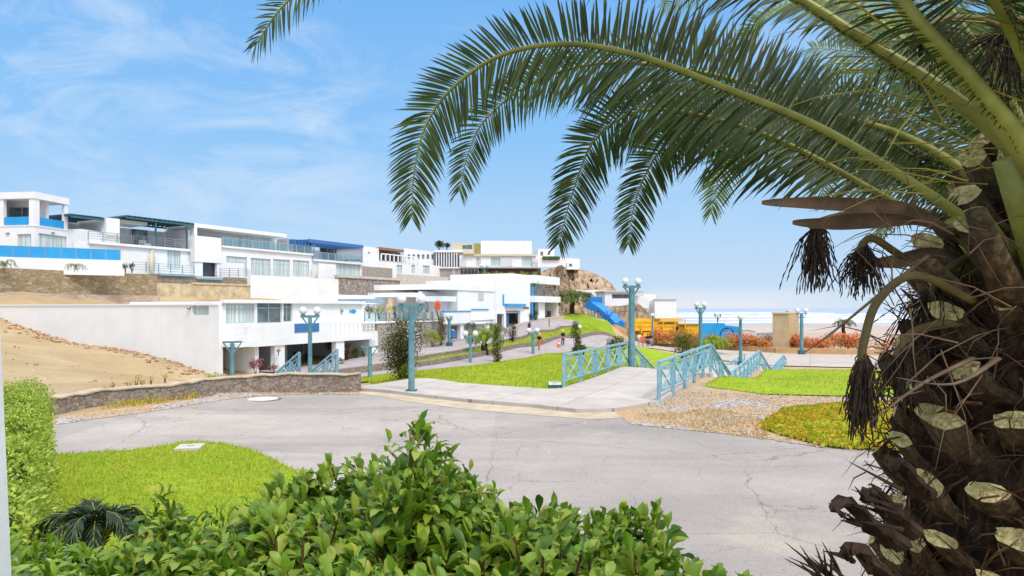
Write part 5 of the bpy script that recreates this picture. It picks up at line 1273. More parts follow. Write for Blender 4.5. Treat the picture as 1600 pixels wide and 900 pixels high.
def board_(t, o, S):
    m = MB(); n = 10; L_, R_ = [], []
    for k in range(n+1):
        s = k/n; hw = .22*math.sin(math.pi*(s*.94+.03))**.7; L_.append(o+S(.34,-hw,.62+1.15*s)); R_.append(o+S(.34,hw,.62+1.15*s))
    d = S(.05,0,0); N_ = n+1; m.add(L_+R_+[p+d for p in L_]+[p+d for p in R_], [f for k in range(n) for f in ((k,k+N_,k+N_+1,k+1),(k+2*N_,k+2*N_+1,k+3*N_+1,k+3*N_),(k,k+1,k+1+2*N_,k+2*N_),(k+N_,k+3*N_,k+3*N_+1,k+N_+1))])
    o2 = m.build('bodyboard', ORANGE); o2.name = 'bodyboard'; tag(o2, 'orange board held upright by the walker with the white cap', 'bodyboard'); 
person('walker in white cap, navy top and orange shorts carrying an orange board', 842.5, 557.5, 60, 1.52, 2.6, NAVY, ORANGE, 'cap', WCLOTH, .16, True, extra=board_)
person('walker in dark shirt and navy trousers wearing a white cap', 879.5, 560, 64.5, 1.5, .3, NAVY, m_plain('dark_blue_trousers', lin(52,54,80), .85, .1, .08, 8), 'cap', WCLOTH, .10)
c = P(873,560,64); c.z = h1(c.x,c.y)+.05; t = thing('traffic_cone', 'orange traffic cone on the lower path beside the dark-clad walker', 'cone', c)
MB().lathe(c, [(.22,0),(.22,.04),(.13,.05)], 10).build('base', ORANGE, t); MB().lathe(c+Vector((0,0,.052)), [(.15,0),(.03,.68)], 12).build('cone', ORANGE, t); MB().lathe(c+Vector((0,0,.3)), [(.112,0),(.087,.14)], 12).build('band', WCLOTH, t)
person('standing person in pale top and light trousers by the lamp before the yellow kiosk', 998.5, 541.5, 80, 1.66, -.4, WCLOTH, GREYC, 'short', HAIRB, .04)
person('standing person in coral top beside the pale-dressed person', 1004.5, 539.5, 81, 1.64, .5, CORAL, CORAL, 'long', HAIRB, .05, True)
person('person in dark clothes standing before the yellow kiosk counter', 1012, 539, 82, 1.6, .2, NAVY, NAVY, 'short', HAIRB, .05)
person('person in grey shorts and dark shirt at right end of the waiting group', 1017, 538.5, 83, 1.66, -.6, m_plain('plum_cloth', lin(80,52,66), .85, .1, .08, 8), GREYC, 'short', HAIRB, .05, True)
person('person in blue shorts halfway up the steps beside the blue slide', 934.5, 498.5, 103, 1.6, 1.0, NAVY, CORAL, 'short', HAIRB, .1, True)
# ------------------------------------------------------------------ leaf instancing
def norm(a): return a/np.maximum(np.linalg.norm(a,axis=-1,keepdims=True),1e-9)
def frames(d, up):            # rows: x (blade width), y (leaf axis), z (blade normal)
    y = norm(d); x = norm(np.cross(y, up)+1e-6); z = np.cross(x, y)
    return np.stack([x,y,z],axis=2)
def inst(tv, tf, pos, R_, sc):
    n, k = len(pos), len(tv)
    V = np.einsum('nij,kj->nki', R_, tv)*np.asarray(sc).reshape(n,1,1)+pos[:,None,:]
    Q_ = (tf[None]+(np.arange(n)*k)[:,None,None]).reshape(-1,tf.shape[1])
    return V.reshape(-1,3), Q_
def join(ls):
    V, Q_, o = [], [], 0
    for v, q in ls: V.append(v); Q_.append(q+o); o += len(v)
    return np.concatenate(V), np.concatenate(Q_)
def leaf_t(n=6, W=.34, curl=1.0, fold=.3, peak=1.25, tip=.0, wave=0):
    s = np.linspace(0,1,n+1); vs = []; y = z = 0; a = .35
    pw = np.sin(np.pi*np.clip(s,0.0,1)**peak)**.85*W/2; pw[0] = W*.05; pw[-1] = W*.02+tip
    ys, zs = [0],[0]
    for i in range(n): a -= curl/n; y += math.cos(a)/n; z += math.sin(a)/n; ys.append(y); zs.append(z)
    for i in range(n+1):
        wv = wave*math.sin(i*2.2)
        vs += [(-pw[i], ys[i], zs[i]+pw[i]*(fold+wv)), (0, ys[i], zs[i]), (pw[i], ys[i], zs[i]+pw[i]*(fold-wv))]
    q = []
    for i in range(n): a = 3*i; q += [(a,a+1,a+4,a+3),(a+1,a+2,a+5,a+4)]
    return np.array(vs), np.array(q)
DIA = (np.array([(0,0,0),(-.25,.45,.06),(0,1,-.05),(.25,.45,.06)],float), np.array([(0,3,2,1)]))
def rand_dirs(n, zlo=-.2, zhi=1):
    a = RS.uniform(0,2*np.pi,n); z = RS.uniform(zlo,zhi,n); r = np.sqrt(np.maximum(1-z*z,0)); return np.stack([r*np.cos(a),r*np.sin(a),z],1)

# ------------------------------------------------------------------ big foreground shrub hedge
L_FG = m_leaf('glossy_shrub_leaf', [lin(48,84,22),lin(82,120,32),lin(112,146,46),lin(62,100,26),lin(138,164,64),lin(94,130,38),lin(162,172,80),lin(74,110,30),lin(108,142,44),lin(150,170,70),lin(84,118,34)], .42, .38, .30, 1.6, patch=5, patch_cols=(1.12,1.0,.7,1))
L_FGD = m_leaf('shaded_inner_leaf', [lin(36,58,18),lin(60,82,28),lin(78,98,36),lin(46,66,22)], .45, .35, .2)
STEMG = m_plain('green_stem', lin(120,118,52), .6, .3, .15, 8); STEMB = m_plain('brown_twig', lin(84,62,42), .8, .1, .15, 8)
FG_T = [leaf_t(6,.41,c,f,1.35,0,w) for c,f,w in ((.9,.45,.15),(1.5,.5,.3),(2.4,.45,.15),(3.4,.55,.25),(.5,.6,.2),(1.9,.3,.35))]
def sprigs(pos, ax, nl, L0, spread=(0.2,1.35), stem=.13):
    """rosettes of leaves around short upright shoots"""
    n = len(pos); out = []; ids = RS.randint(0,len(FG_T),(n,nl))
    for j in range(nl):
        s = (j+RS.uniform(0,.6,n))/nl; ang = j*2.4+RS.uniform(-.4,.4,n)+RS.uniform(0,6.3)
        tilt = spread[1]+(spread[0]-spread[1])*s+RS.uniform(-.2,.2,n)
        rad = np.stack([np.cos(ang),np.sin(ang),np.zeros(n)],1)
        d = rad*np.sin(tilt)[:,None]+ax*np.cos(tilt)[:,None]
        p = pos-ax*(stem*(1-s))[:,None]+rad*.006
        up = ax*np.sin(tilt)[:,None]-rad*np.cos(tilt)[:,None]+RS.uniform(-.25,.25,(n,3))
        sc = L0*(1.15-.6*s)*RS.uniform(.6,1.3,n); Rm = frames(d, up)
        for k in range(len(FG_T)):
            m = ids[:,j] == k
            if m.any(): out.append(inst(*FG_T[k], p[m], Rm[m], sc[m]))
    return join(out)
OUTL = [(-60,842),(15,838),(60,832),(120,828),(180,838),(230,800),(260,780),(300,806),(350,796),(400,768),(430,735),(480,733),(560,726),(620,716),(700,716),(740,735),(800,762),(850,776),(900,784),(950,806),(985,790),(1020,795),(1050,810),(1075,842),(1100,876),(1130,900),(1180,935)]
ox, oy = zip(*OUTL); ZTOP = 2.06
def hedge_part(px0, px1, name, label, leafmat, n, L0, seed, zadd=0):
    rs = np.random.RandomState(seed); px = rs.uniform(px0,px1,n*3); Db = (HC-ZTOP)*F/(np.interp(px,ox,oy)-HY); D = np.sqrt(rs.uniform(.93**2,np.maximum(Db,1.0)**2))
    keep = (Db > .97) & (rs.uniform(0,1,n*3) < D/1.7); px, D = px[keep][:n], D[keep][:n]; X = (px-800)/F*D
    lump = .035*np.sin(X*9+1)*np.cos(D*8)+rs.uniform(-.09,.025,len(X)); pos = np.stack([X,D,ZTOP-.01+zadd+lump],1)
    ax = norm(np.stack([rs.uniform(-.35,.35,len(X)),rs.uniform(-.35,.35,len(X))-.05,np.ones(len(X))],1))
    t = thing(name, label, 'shrub', (float(X.mean()),float(D.mean()),.8))
    V, Q_ = sprigs(pos, ax, 13, L0); np_obj('foliage', V, Q_, leafmat, t, smooth=True)
    # inner leaves lower down, the shade of the gaps put into their colour
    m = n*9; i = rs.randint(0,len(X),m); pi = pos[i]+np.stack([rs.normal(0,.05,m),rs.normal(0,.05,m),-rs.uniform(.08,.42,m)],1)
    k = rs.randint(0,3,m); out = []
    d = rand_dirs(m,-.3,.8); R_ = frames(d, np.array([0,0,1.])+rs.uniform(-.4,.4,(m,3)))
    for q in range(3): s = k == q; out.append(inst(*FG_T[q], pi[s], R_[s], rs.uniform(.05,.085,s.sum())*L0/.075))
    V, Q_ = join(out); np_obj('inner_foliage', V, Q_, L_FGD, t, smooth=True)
    mb = MB()
    for a in range(0,len(X),2):
        p = Vector(pos[a]); q = p+Vector((rs.uniform(-.1,.1),rs.uniform(-.1,.1),-.5)); mb.tube([p-Vector(ax[a])*.02, p-Vector(ax[a])*.14, q], [.003,.0045,.007], 5)
    mb.build('branches', STEMB, t)
    return t
hedge_part(395, 790, 'leafy_shrub', 'broad glossy-leaved shrub at the bottom centre of the view', L_FG, 500, .078, 3)
hedge_part(790, 1180, 'leafy_shrub', 'glossy shrub with curled leaves left of the palm trunk, nearest the road', L_FG, 310, .074, 4)
L_FG2 = m_leaf('fresh_shrub_leaf', [lin(96,130,32),lin(128,160,48),lin(150,178,58),lin(80,112,28),lin(168,186,84)], .30, .5, .3, 1.5)
hedge_part(150, 400, 'leafy_shrub', 'darker glossy shrub below the front lawn, left of the central shrub', L_FG, 300, .068, 5)
hedge_part(-60, 150, 'leafy_shrub', 'lighter green leafy shrub in the bottom left corner by the white post', L_FG2, 330, .066, 6)
# tall shoot standing out of the hedge
t = thing('tall_shoot_shrub', 'tall leafy shoot rising above the hedge in front of the road', 'shrub', (-.25,1.75,.8))
mb = MB(); tips = []
def shoot(a, b, r): mb.tube([a, a.lerp(b,.5)+Vector((RS.uniform(-.01,.01),0,.01)), b], [r*1.3,r,r*.7], 7); tips.append(b)
root = P(640,940,1.70); main = P(638,745,1.74); shoot(root, main, .0085)
for px, py, D in ((655,662,1.78),(668,668,1.75),(640,672,1.82),(606,702,1.75),(612,728,1.7),(690,705,1.78),(710,716,1.8),(725,740,1.84),(700,745,1.72),(650,715,1.7),(675,735,1.66),(628,752,1.62),(770,770,1.85),(735,768,1.75),(590,735,1.85)): shoot(main if py < 735 else root.lerp(main,.8), P(px,py,D), .004)
mb.build('stem', STEMG, t)
pos = np.array([tuple(p) for p in tips]*2)+RS.normal(0,.012,(2*len(tips),3)); pos[len(tips):,2] -= .05; pos[len(tips):] += RS.normal(0,.025,(len(tips),3))
ax = norm(np.stack([RS.uniform(-.3,.3,len(pos)),RS.uniform(-.3,.3,len(pos)),np.ones(len(pos))],1))
V, Q_ = sprigs(pos, ax, 14, .068, (.15,1.3), .14); np_obj('foliage', V, Q_, L_FG, t, smooth=True)
# ------------------------------------------------------------------ clipped hedge on the left
L_HEDGE = m_leaf('clipped_hedge_leaf', [lin(116,142,34),lin(148,170,50),lin(174,190,70),lin(92,120,28),lin(194,202,96),lin(134,156,42)], .4, .4, .3, 1.4)
t = thing('clipped_hedge', 'light green clipped hedge running along the left edge to the road', 'hedge', (-6,8,0))
A_, B_ = np.array([-8.02,11.4]), np.array([-2.80,3.9]); dv = (B_-A_)/np.linalg.norm(B_-A_); nv = np.array([dv[1],-dv[0]]); 
if nv[0] > 0: nv = -nv
LL = np.linalg.norm(B_-A_)
def hz(s): return 1.33+.02*np.sin(s*3)
n1, n2, n3 = 24000, 13000, 5000
s = LL*RS.uniform(0,1,n1)**1.0; wv = RS.uniform(0,1.7,n1); lp = .06*np.sin(s*3.1+wv*4)+.05*np.sin(s*8+wv*7)+.05*np.sin(s*19+wv*15)*RS.uniform(0,1,n1)
pt = np.stack([A_[0]+dv[0]*s+nv[0]*wv, A_[1]+dv[1]*s+nv[1]*wv, hz(s)-.03+lp+RS.uniform(-.09,.05,n1)-.10*np.clip((.12-wv)/.12,0,1)],1)
s = LL*RS.uniform(0,1,n2); hh = RS.uniform(.0,1.3,n2); off = -.05*np.sin(s*4+hh*4)-.05*np.sin(s*9)+RS.uniform(-.07,.05,n2)-.10*np.clip((.5-hh),0,1)*-1
ps = np.stack([A_[0]+dv[0]*s+nv[0]*off, A_[1]+dv[1]*s+nv[1]*off, hh],1)
wv = RS.uniform(0,1.7,n3); hh = RS.uniform(.0,1.33,n3); off = RS.uniform(-.05,.06,n3)
pe = np.stack([A_[0]+nv[0]*wv+dv[0]*off, A_[1]+nv[1]*wv+dv[1]*off, hh],1)
HL = leaf_t(2,.42,.7,.35)
parts = []
wv = RS.uniform(0,1.7,n3); hh = RS.uniform(.0,1.33,n3); off = RS.uniform(-.10,.10,n3)
pn = np.stack([B_[0]+nv[0]*wv+dv[0]*off, B_[1]+nv[1]*wv+dv[1]*off, hh],1)
for p, up in ((pn,np.array([dv[0],dv[1],.5])),(pt,np.array([0,0,1.])),(ps,np.array([-nv[0],-nv[1],.5])),(pe,np.array([-dv[0],-dv[1],.5]))):
    d = norm(rand_dirs(len(p),-.3,.9)+up*.5); parts.append(inst(*HL, p, frames(d, up+RS.uniform(-.5,.5,(len(p),3))), RS.uniform(.030,.062,len(p))))
V, Q_ = join(parts); np_obj('foliage', V, Q_, L_HEDGE, t, smooth=True)
q0 = A_+dv*.12+nv*.14; q1 = B_-dv*.16+nv*.14; q2 = B_-dv*.16+nv*1.62; q3 = A_+dv*.12+nv*1.62
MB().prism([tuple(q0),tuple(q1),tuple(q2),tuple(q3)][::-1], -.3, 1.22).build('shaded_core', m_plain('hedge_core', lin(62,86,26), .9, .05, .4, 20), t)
# white post at the very edge
m = MB(); m.hexa([(-1.3,1.0,.5),(-.865,1.0,.5),(-.865,1.25,.5),(-1.3,1.25,.5),(-1.3,1.0,3.6),(-1.005,1.0,3.6),(-1.005,1.25,3.6),(-1.3,1.25,3.6)])
tag(m.build('porch_post', m_plain('white_porch_paint', (.74,.76,.80,1), .7, .2, .03, 3)), 'white painted porch post at the extreme left edge', 'post')

# ------------------------------------------------------------------ palms
L_PALM = m_leaf('palm_leaflet', [lin(44,60,28),lin(64,82,36),lin(52,72,30),lin(88,104,48),lin(58,76,36)], .45, .35, .27, 1.6)
L_PALMY = m_leaf('pale_palm_leaflet', [lin(96,120,62),lin(120,142,70),lin(140,152,84),lin(84,112,54)], .4, .4, .35, 1.4)
L_FARP = m_leaf('far_palm_leaf', [lin(58,78,34),lin(86,106,44),lin(112,124,54),lin(70,92,40)], .5, .3, .25, 1.3)
L_AGAVE = m_leaf('bright_palm_leaf', [lin(120,146,50),lin(150,168,62),lin(98,128,44)], .5, .3, .3, 1.3)
def m_rach():
    t = NT('palm_rachis'); v = t.pos(obj=False); n = t.noise(v, 9, 4, .6); n2 = t.noise(v, 70, 3, .6)
    col = t.ramp(n, [(.3,lin(112,116,44)),(.6,lin(150,150,66)),(.8,lin(132,120,62))]); return t.bsdf(col, .45, .4, bump=n2, bstr=.2, bdist=.004)
RACH = m_rach()
def frond(parent, pts, nrm, Lm=.40, n=105, r0=.030, W=.028, ang=(55,40), spine=.16, droop=.10, mat=None, rmat=None, base_skip=0, asym=(1,1), rnd=1.0, flat=.7, seg=8, LP=(.10,.28,.40,.9,1.0,.85,.62,.40,.24), XP=None):
    C_ = smooth_line(pts, seg); C_ = np.array([tuple(c) for c in C_]); sl_ = np.concatenate([[0],np.cumsum(np.linalg.norm(np.diff(C_,axis=0),axis=1))]); Lt = sl_[-1]
    rr = r0*(1-np.linspace(0,1,len(C_))**.9*.93)
    rp = MB().tube([Vector(c) for c in C_], list(rr), 8, flat=flat).build('frond', rmat or RACH, parent, smooth=True)
    u = np.linspace(.03,1,n); outV = []; nm = norm(np.array(nrm,float)[None])[0]
    for sd in (-1,1):
        uu = np.clip(u+RS.uniform(-.4,.4,n)/n,0,1); q = uu*Lt
        p = np.stack([np.interp(q,sl_,C_[:,k]) for k in range(3)],1); p2 = np.stack([np.interp(np.minimum(q+.02*Lt,Lt*1.0),sl_,C_[:,k]) for k in range(3)],1); p1 = np.stack([np.interp(np.maximum(q-.02*Lt,0),sl_,C_[:,k]) for k in range(3)],1)
        T = norm(p2-p1); S_ = norm(np.cross(T, np.repeat(nm[None],n,0)))*sd; Nn = np.cross(S_*sd, T)
        ln = Lm*np.interp(uu,XP or [0,spine*.6,spine,spine*2,.42,.58,.77,.92,1],LP)*(np.interp(uu,[0,.24,.38,.5],[.3,.5,.85,1]) if XP and sd < 0 else 1)*RS.uniform(.88,1.1,n)*asym[0 if sd < 0 else 1]
        an = np.radians(np.interp(uu,[0,.45,.75,.95,1],[ang[0],ang[1],ang[1]*.86,ang[1]*.76,ang[1]*.45]))+RS.uniform(-.10,.10,n)*rnd
        lift = RS.uniform(-.18,.30,n)*rnd
        d = norm(T*np.cos(an)[:,None]+S_*np.sin(an)[:,None]+Nn*lift[:,None])
        wd = norm(np.cross(d, norm(Nn+S_*RS.uniform(-.5,.5,n)[:,None]*rnd)))
        nn = np.cross(wd, d); ww = W*np.interp(uu,[0,spine,spine*2,.8,1],[.35,.55,1,.85,.6])
        dr = droop*RS.uniform(.5,1.5,n)*np.where(d[:,2] < .1, 2.6, .6)
        k = 5; ss = np.array([0,.25,.55,.82,1.]); hw = np.array([.45,.95,1.,.6,.03])/2
        V = np.zeros((n,k,3,3))
        for i in range(k):
            c = p+d*(ln*ss[i])[:,None]; c[:,2] -= dr*ln*ss[i]**2
            e = wd*(ww*hw[i])[:,None]; f = nn*(ww*hw[i]*.55)[:,None]
            V[:,i,0] = c-e+f; V[:,i,1] = c; V[:,i,2] = c+e+f
        b = np.arange(n)[:,None]*(3*k); Q_ = []
        for i in range(k-1):
            for j in range(2): Q_.append(np.concatenate([b+3*i+j, b+3*i+j+1, b+3*i+4+j, b+3*i+3+j],1))
        outV.append((V.reshape(-1,3), np.concatenate(Q_)))
    V, Q_ = join(outV); np_obj('leaflets', V, Q_, mat or L_PALM, rp, smooth=False)
    return rp
PALM = thing('palm_tree', 'big date palm close by on the right with arching fronds and cut leaf stubs', 'palm tree', (1.86,2.1,.75))
def fp_(*l): return [P(a,b,c) for a,b,c in l]
BK = (0.1,-1,.25)
FR = [
 (fp_((1640,430,2.0),(1540,365,2.05),(1420,284,2.15),(1278,199,2.3),(1133,138,2.5),(1000,88,2.66),(889,69,2.78),(790,84,2.86),(715,130,2.9),(668,190,2.93),(648,262,2.96),(643,338,2.98)), BK, .41, 112, .030, L_PALM, dict()),
 (fp_((1640,455,2.15),(1500,370,2.25),(1384,309,2.4),(1242,231,2.62),(1133,190,2.78),(1040,172,2.9),(978,181,2.98),(925,225,3.04),(895,300,3.08),(873,380,3.12)), BK, .36, 96, .024, L_PALM, dict()),
 (fp_((1640,420,2.4),(1480,310,2.6),(1330,225,2.9),(1200,188,3.1),(1105,190,3.2),(1044,222,3.26),(1010,270,3.3),(990,325,3.33),(982,380,3.36)), BK, .34, 90, .022, L_PALM, dict()),
 (fp_((1660,390,2.3),(1527,281,2.45),(1413,213,2.65),(1299,178,2.85),(1180,135,3.05),(1050,105,3.2),(930,100,3.35),(830,130,3.45),(760,185,3.5),(733,235,3.54),(718,298,3.56)), BK, .38, 104, .028, L_PALM, dict()),
 (fp_((1640,430,2.6),(1460,300,3.0),(1320,225,3.4),(1215,190,3.6),(1155,215,3.7),(1128,262,3.75),(1111,332,3.8)), BK, .34, 80, .02, L_PALMY, dict()),
 (fp_((1670,330,1.95),(1562,213,2.0),(1473,142,2.08),(1349,64,2.2),(1249,0,2.3),(1100,-80,2.45),(930,-130,2.58),(760,-130,2.7),(620,-95,2.78),(500,-40,2.83),(440,12,2.86),(400,70,2.9)), (.1,-1,.6), .40, 112, .036, L_PALM, dict()),
 (fp_((1680,380,1.75),(1600,235,1.74),(1509,121,1.76),(1427,28,1.8),(1340,-90,1.9),(1230,-210,2.0),(1080,-300,2.1),(900,-350,2.2)), (.2,-1,.8), .36, 80, .040, L_PALM, dict(spine=.3)),
 (fp_((1660,400,2.7),(1480,290,3.2),(1380,225,3.6),(1315,205,3.85),(1290,240,4.0),(1286,312,4.1)), BK, .36, 70, .02, L_PALMY, dict()),
 (fp_((1660,360,2.5),(1540,230,2.9),(1440,110,3.4),(1350,30,3.9),(1250,-30,4.3),(1130,-40,4.6),(1040,10,4.8)), (.3,-1,.1), .40, 90, .022, L_PALMY, dict()),
 (fp_((1680,340,2.4),(1600,190,2.7),(1520,60,3.1),(1440,-40,3.5),(1340,-120,3.9),(1220,-150,4.3)), (.4,-1,.2), .42, 80, .022, L_PALMY, dict()),
 (fp_((1690,370,2.5),(1590,260,3.0),(1500,170,3.5),(1420,120,4.0),(1330,110,4.5),(1250,140,4.8)), (.2,-.8,.8), .40, 80, .02, L_PALMY, dict()),
 (fp_((1700,300,2.2),(1650,130,2.3),(1600,-20,2.4),(1540,-180,2.5),(1440,-330,2.6),(1300,-420,2.7)), (.4,-1,.4), .40, 80, .032, L_PALM, dict(spine=.25)),
 (fp_((1760,360,2.0),(1850,180,2.1),(1960,60,2.2),(2120,0,2.35),(2280,40,2.5)), (0,-1,.8), .40, 80, .03, L_PALM, dict()),
 (fp_((1780,380,2.2),(1900,250,2.6),(2020,180,3.0),(2150,200,3.4),(2240,280,3.6)), (0,-1,.8), .40, 80, .028, L_PALM, dict()),
 (fp_((1720,340,2.4),(1720,160,2.9),(1730,20,3.4),(1740,-60,4.0),(1750,-60,4.6)), (.8,-.4,.3), .40, 80, .028, L_PALMY, dict()),
 (fp_((1680,300,2.3),(1620,150,2.6),(1580,20,3.0),(1560,-80,3.5),(1500,-120,4.0)), (.6,-1,.2), .40, 80, .026, L_PALM, dict()),
 (fp_((1650,330,2.4),(1530,190,2.6),(1420,70,2.9),(1330,10,3.2),(1220,10,3.5),(1160,60,3.7)), (.2,-1,.5), .38, 84, .022, L_PALMY, dict()),
 (fp_((1660,380,2.2),(1560,290,2.5),(1470,250,2.9),(1400,250,3.2),(1350,290,3.4)), (.2,-1,.5), .32, 60, .018, L_PALM, dict()),
 (fp_((1740,330,1.9),(1700,120,1.7),(1640,-150,1.5),(1500,-420,1.35),(1300,-700,1.25)), (.2,-.6,1), .40, 80, .03, L_PALM, dict(spine=.2)),  # unseen overhead fronds start here, added to shade the trunk
 (fp_((1800,330,1.8),(1900,60,1.6),(2050,-200,1.4),(2300,-420,1.2)), (0,-.5,1), .40, 80, .03, L_PALM, dict(spine=.2)),
 (fp_((1770,320,1.9),(1800,80,1.75),(1800,-220,1.55),(1760,-560,1.35),(1700,-900,1.2)), (0,-.5,1), .40, 80, .03, L_PALM, dict(spine=.2)),
 (fp_((1700,330,1.9),(1590,60,1.8),(1430,-200,1.7),(1200,-430,1.6),(960,-560,1.55)), (.2,-.6,1), .40, 80, .03, L_PALM, dict(spine=.2)),
 (fp_((1660,440,2.5),(1540,370,2.9),(1450,330,3.3),(1400,330,3.6),(1370,370,3.8)), BK, .3, 60, .016, L_PALMY, dict()),
]
for k in range(13):        # younger fronds packed behind the near ones
    a = math.radians(96+k*3.4); d0 = 2.45+.12*(k%4); L_ = 620+90*math.sin(k*2.3); pts = []
    for s_ in (0,.25,.5,.75,1): pts.append((1690+L_*s_*math.cos(a), 350-L_*s_*math.sin(a)*(1-.25*s_)+150*s_*s_*(k%3 == 0), d0+s_*(1.2+.5*(k%3))))
    FR.append((fp_(*pts), (.3-.1*(k%5),-1,.15*(k%4)), .40, 62, .018, L_PALM if k%3 else L_PALMY, dict()))
for pts, nv_, Lm, n, r0, mt, kw in FR: frond(PALM, pts, nv_, Lm*.96, int(n*2.5), r0*1.05, W=.0125, ang=(84,74), mat=mt, rmat=RACH, rnd=.7, LP=(.08,.16,.30,.80,1.0,.70,.47,.36,.2), XP=[0,.12,.20,.32,.43,.58,.77,.92,1], **kw)
# bare spines crossing near the crown
m = MB()
for k in range(70):
    a = P(RS.uniform(1330,1640), RS.uniform(-10,340), RS.uniform(1.75,2.7)); dz = RS.uniform(-.12,.16)
    L = RS.uniform(.12,.34); d = Vector((RS.choice([-1,-1,-1,1])*RS.uniform(.6,1), RS.uniform(-.5,.5), dz if k%3 else RS.uniform(-.9,.9))).normalized()
    m.tube([a, a+d*L*.6, a+d*L+Vector((0,0,-.02))], [.0042,.0036,.0008], 5, flat=.5)
o = m.build('spines', m_plain('pale_spine', lin(158,152,72), .5, .3, .15, 8), PALM); o['kind'] = 'stuff'
# trunk
def m_bark():
    t = NT('palm_bark'); v = t.pos((1,1,.35),obj=False); n = t.noise(v, 26, 6, .7, .6); n2 = t.noise(t.pos(obj=False), 7, 4, .6)
    col = t.ramp(n, [(.30,lin(26,20,17)),(.52,lin(54,42,33)),(.72,lin(104,84,62))])
    col = t.mix(t.ramp(n2,[(.5,0.0),(.72,.55)]), col, lin(112,78,56)); return t.bsdf(col, .9, .1, bump=n, bstr=.9, bdist=.02)
def m_stub():
    t = NT('leaf_stub_skin'); v = t.pos((1,1,.4),obj=False); n = t.noise(v, 34, 6, .7, .4); n2 = t.noise(t.pos(obj=False), 9, 4, .6)
    g = t.new('NewGeometry')
    col = t.ramp(n, [(.30,lin(40,32,26)),(.52,lin(84,70,52)),(.75,lin(150,128,94))])
    col = t.mix(t.ramp(n2,[(.52,0.0),(.75,.6)]), col, lin(104,80,60)); col = t.mix(t.ramp(t.noise(t.pos(obj=False),4,3),[(.58,0.0),(.7,.5)]), col, lin(120,122,52))
    return t.bsdf(col, .85, .15, bump=n, bstr=.9, bdist=.012)
def m_cut():
    t = NT('cut_palm_wood'); v = t.pos(obj=False); n = t.noise(v, 45, 5, .7, .5)
    ve = t.new('TexVoronoi', feature='DISTANCE_TO_EDGE'); ve.inputs['Scale'].default_value = 17
    ad = t.new('Mix', data_type='VECTOR'); ad.inputs[0].default_value = .05; nz = t.new('TexNoise'); nz.inputs['Scale'].default_value = 22; t.link(v, nz.inputs['Vector']); t.link(v, ad.inputs[4]); t.link(nz.outputs['Color'], ad.inputs[5]); t.link(ad.outputs[1], ve.inputs['Vector'])
    col = t.ramp(n, [(.30,lin(128,108,68)),(.5,lin(196,180,124)),(.72,lin(232,218,164))]); col = t.mix(t.ramp(t.noise(v, 11, 5, .7), [(.52,0.0),(.70,.7)]), col, lin(110,88,58))
    col = t.mix(t.math('MULTIPLY', t.ramp(ve.outputs['Distance'],[(0.0,.85),(.03,0.0)]), t.ramp(t.noise(v, 9, 3), [(.48,0.0),(.58,1.0)])), col, lin(76,58,38)); return t.bsdf(col, .9, .1, bump=t.math('ADD', n, ve.outputs['Distance']), bstr=.6, bdist=.01)
BARK, STUB, CUT = m_bark(), m_stub(), m_cut()
AX0, AX1 = Vector((2.02,2.16,.6)), Vector((1.90,2.10,3.1))
def axis(z): return AX0.lerp(AX1,(z-AX0.z)/(AX1.z-AX0.z))
def trad(z): return float(np.interp(z,[.6,2.1,2.5,2.8,3.1],[.66,.60,.52,.38,.24]))
mb = MB(); ps = [(axis(.6+k*.1), trad(.6+k*.1)) for k in range(26)]
mb.tube([p for p,_ in ps], [r for _,r in ps], 48)
V = np.array(mb.v); V += RS.uniform(-.02,.02,V.shape); mb.v = [tuple(v) for v in V]
mb.build('trunk', BARK, PALM, smooth=False)
for i in range(100):
    ang = math.radians(128+185*((i*.61803)%1)); z = 1.52+i*.0150; c = axis(z); out = Vector((math.cos(ang),math.sin(ang),0))
    fr = (z-1.5)/1.5; rad = trad(z)
    ln = RS.uniform(.13,.21)*(1+.3*(fr > .7)); upk = RS.uniform(.45,1.1)+.5*fr
    tn = out.cross(Vector((0,0,1))).normalized()
    ax_ = (out+Vector((0,0,upk))+tn*RS.uniform(-.2,.2)).normalized(); tn = (tn-ax_*tn.dot(ax_)).normalized(); nr_ = tn.cross(ax_).normalized()
    if nr_.dot(out) < 0: nr_ = -nr_
    b = c+out*(rad-.05); wd = RS.uniform(.048,.074); n = 16; vs = []
    secs = [(0,1.75,.8),(.3,1.28,.9),(.65,1.0,1.0),(1,.98,1.0)]
    ct = (out*RS.uniform(.5,1.0)+Vector((0,0,RS.uniform(.15,.7)))+tn*RS.uniform(-.45,.45)).normalized()      # normal of the saw cut
    ph = RS.uniform(0,6.3)
    for s_, w_, th in secs:
        cc = b+ax_*ln*s_+Vector((0,0,-.02*math.sin(s_*3)))
        for q in range(n):
            a = 2*math.pi*q/n; ca, sa = math.cos(a), math.sin(a)
            ca2 = abs(ca)**.8*(1 if ca > 0 else -1); prof = .62 if sa > 0 else .30*(1-.5*ca*ca)        # flat or hollow upper side, keeled underside
            dd = tn*(ca2*wd*w_)-nr_*(-sa*wd*prof*th)
            p = cc+dd*(1+.07*math.sin(q*1.9+ph)+RS.uniform(-.05,.05))
            if s_ == 1: p = p-ax_*max(min((ct.dot(dd))/max(ct.dot(ax_),.35),.10),-.10)
            vs.append(p)
    m = MB(); m.add(vs, [(n*k+q,n*k+(q+1)%n,n*k+n+(q+1)%n,n*k+n+q) for k in range(3) for q in range(n)], 0)
    top = vs[3*n:]; ce = sum(top, Vector())/n
    inner = [ce.lerp(p,.6)+ct*RS.uniform(-.006,.008) for p in top]
    m.add(top+inner+[ce], [(q,(q+1)%n,n+(q+1)%n,n+q) for q in range(n)]+[(n+q,n+(q+1)%n,2*n) for q in range(n)], 1)
    m.build('leaf_stub', [STUB, CUT], PALM)
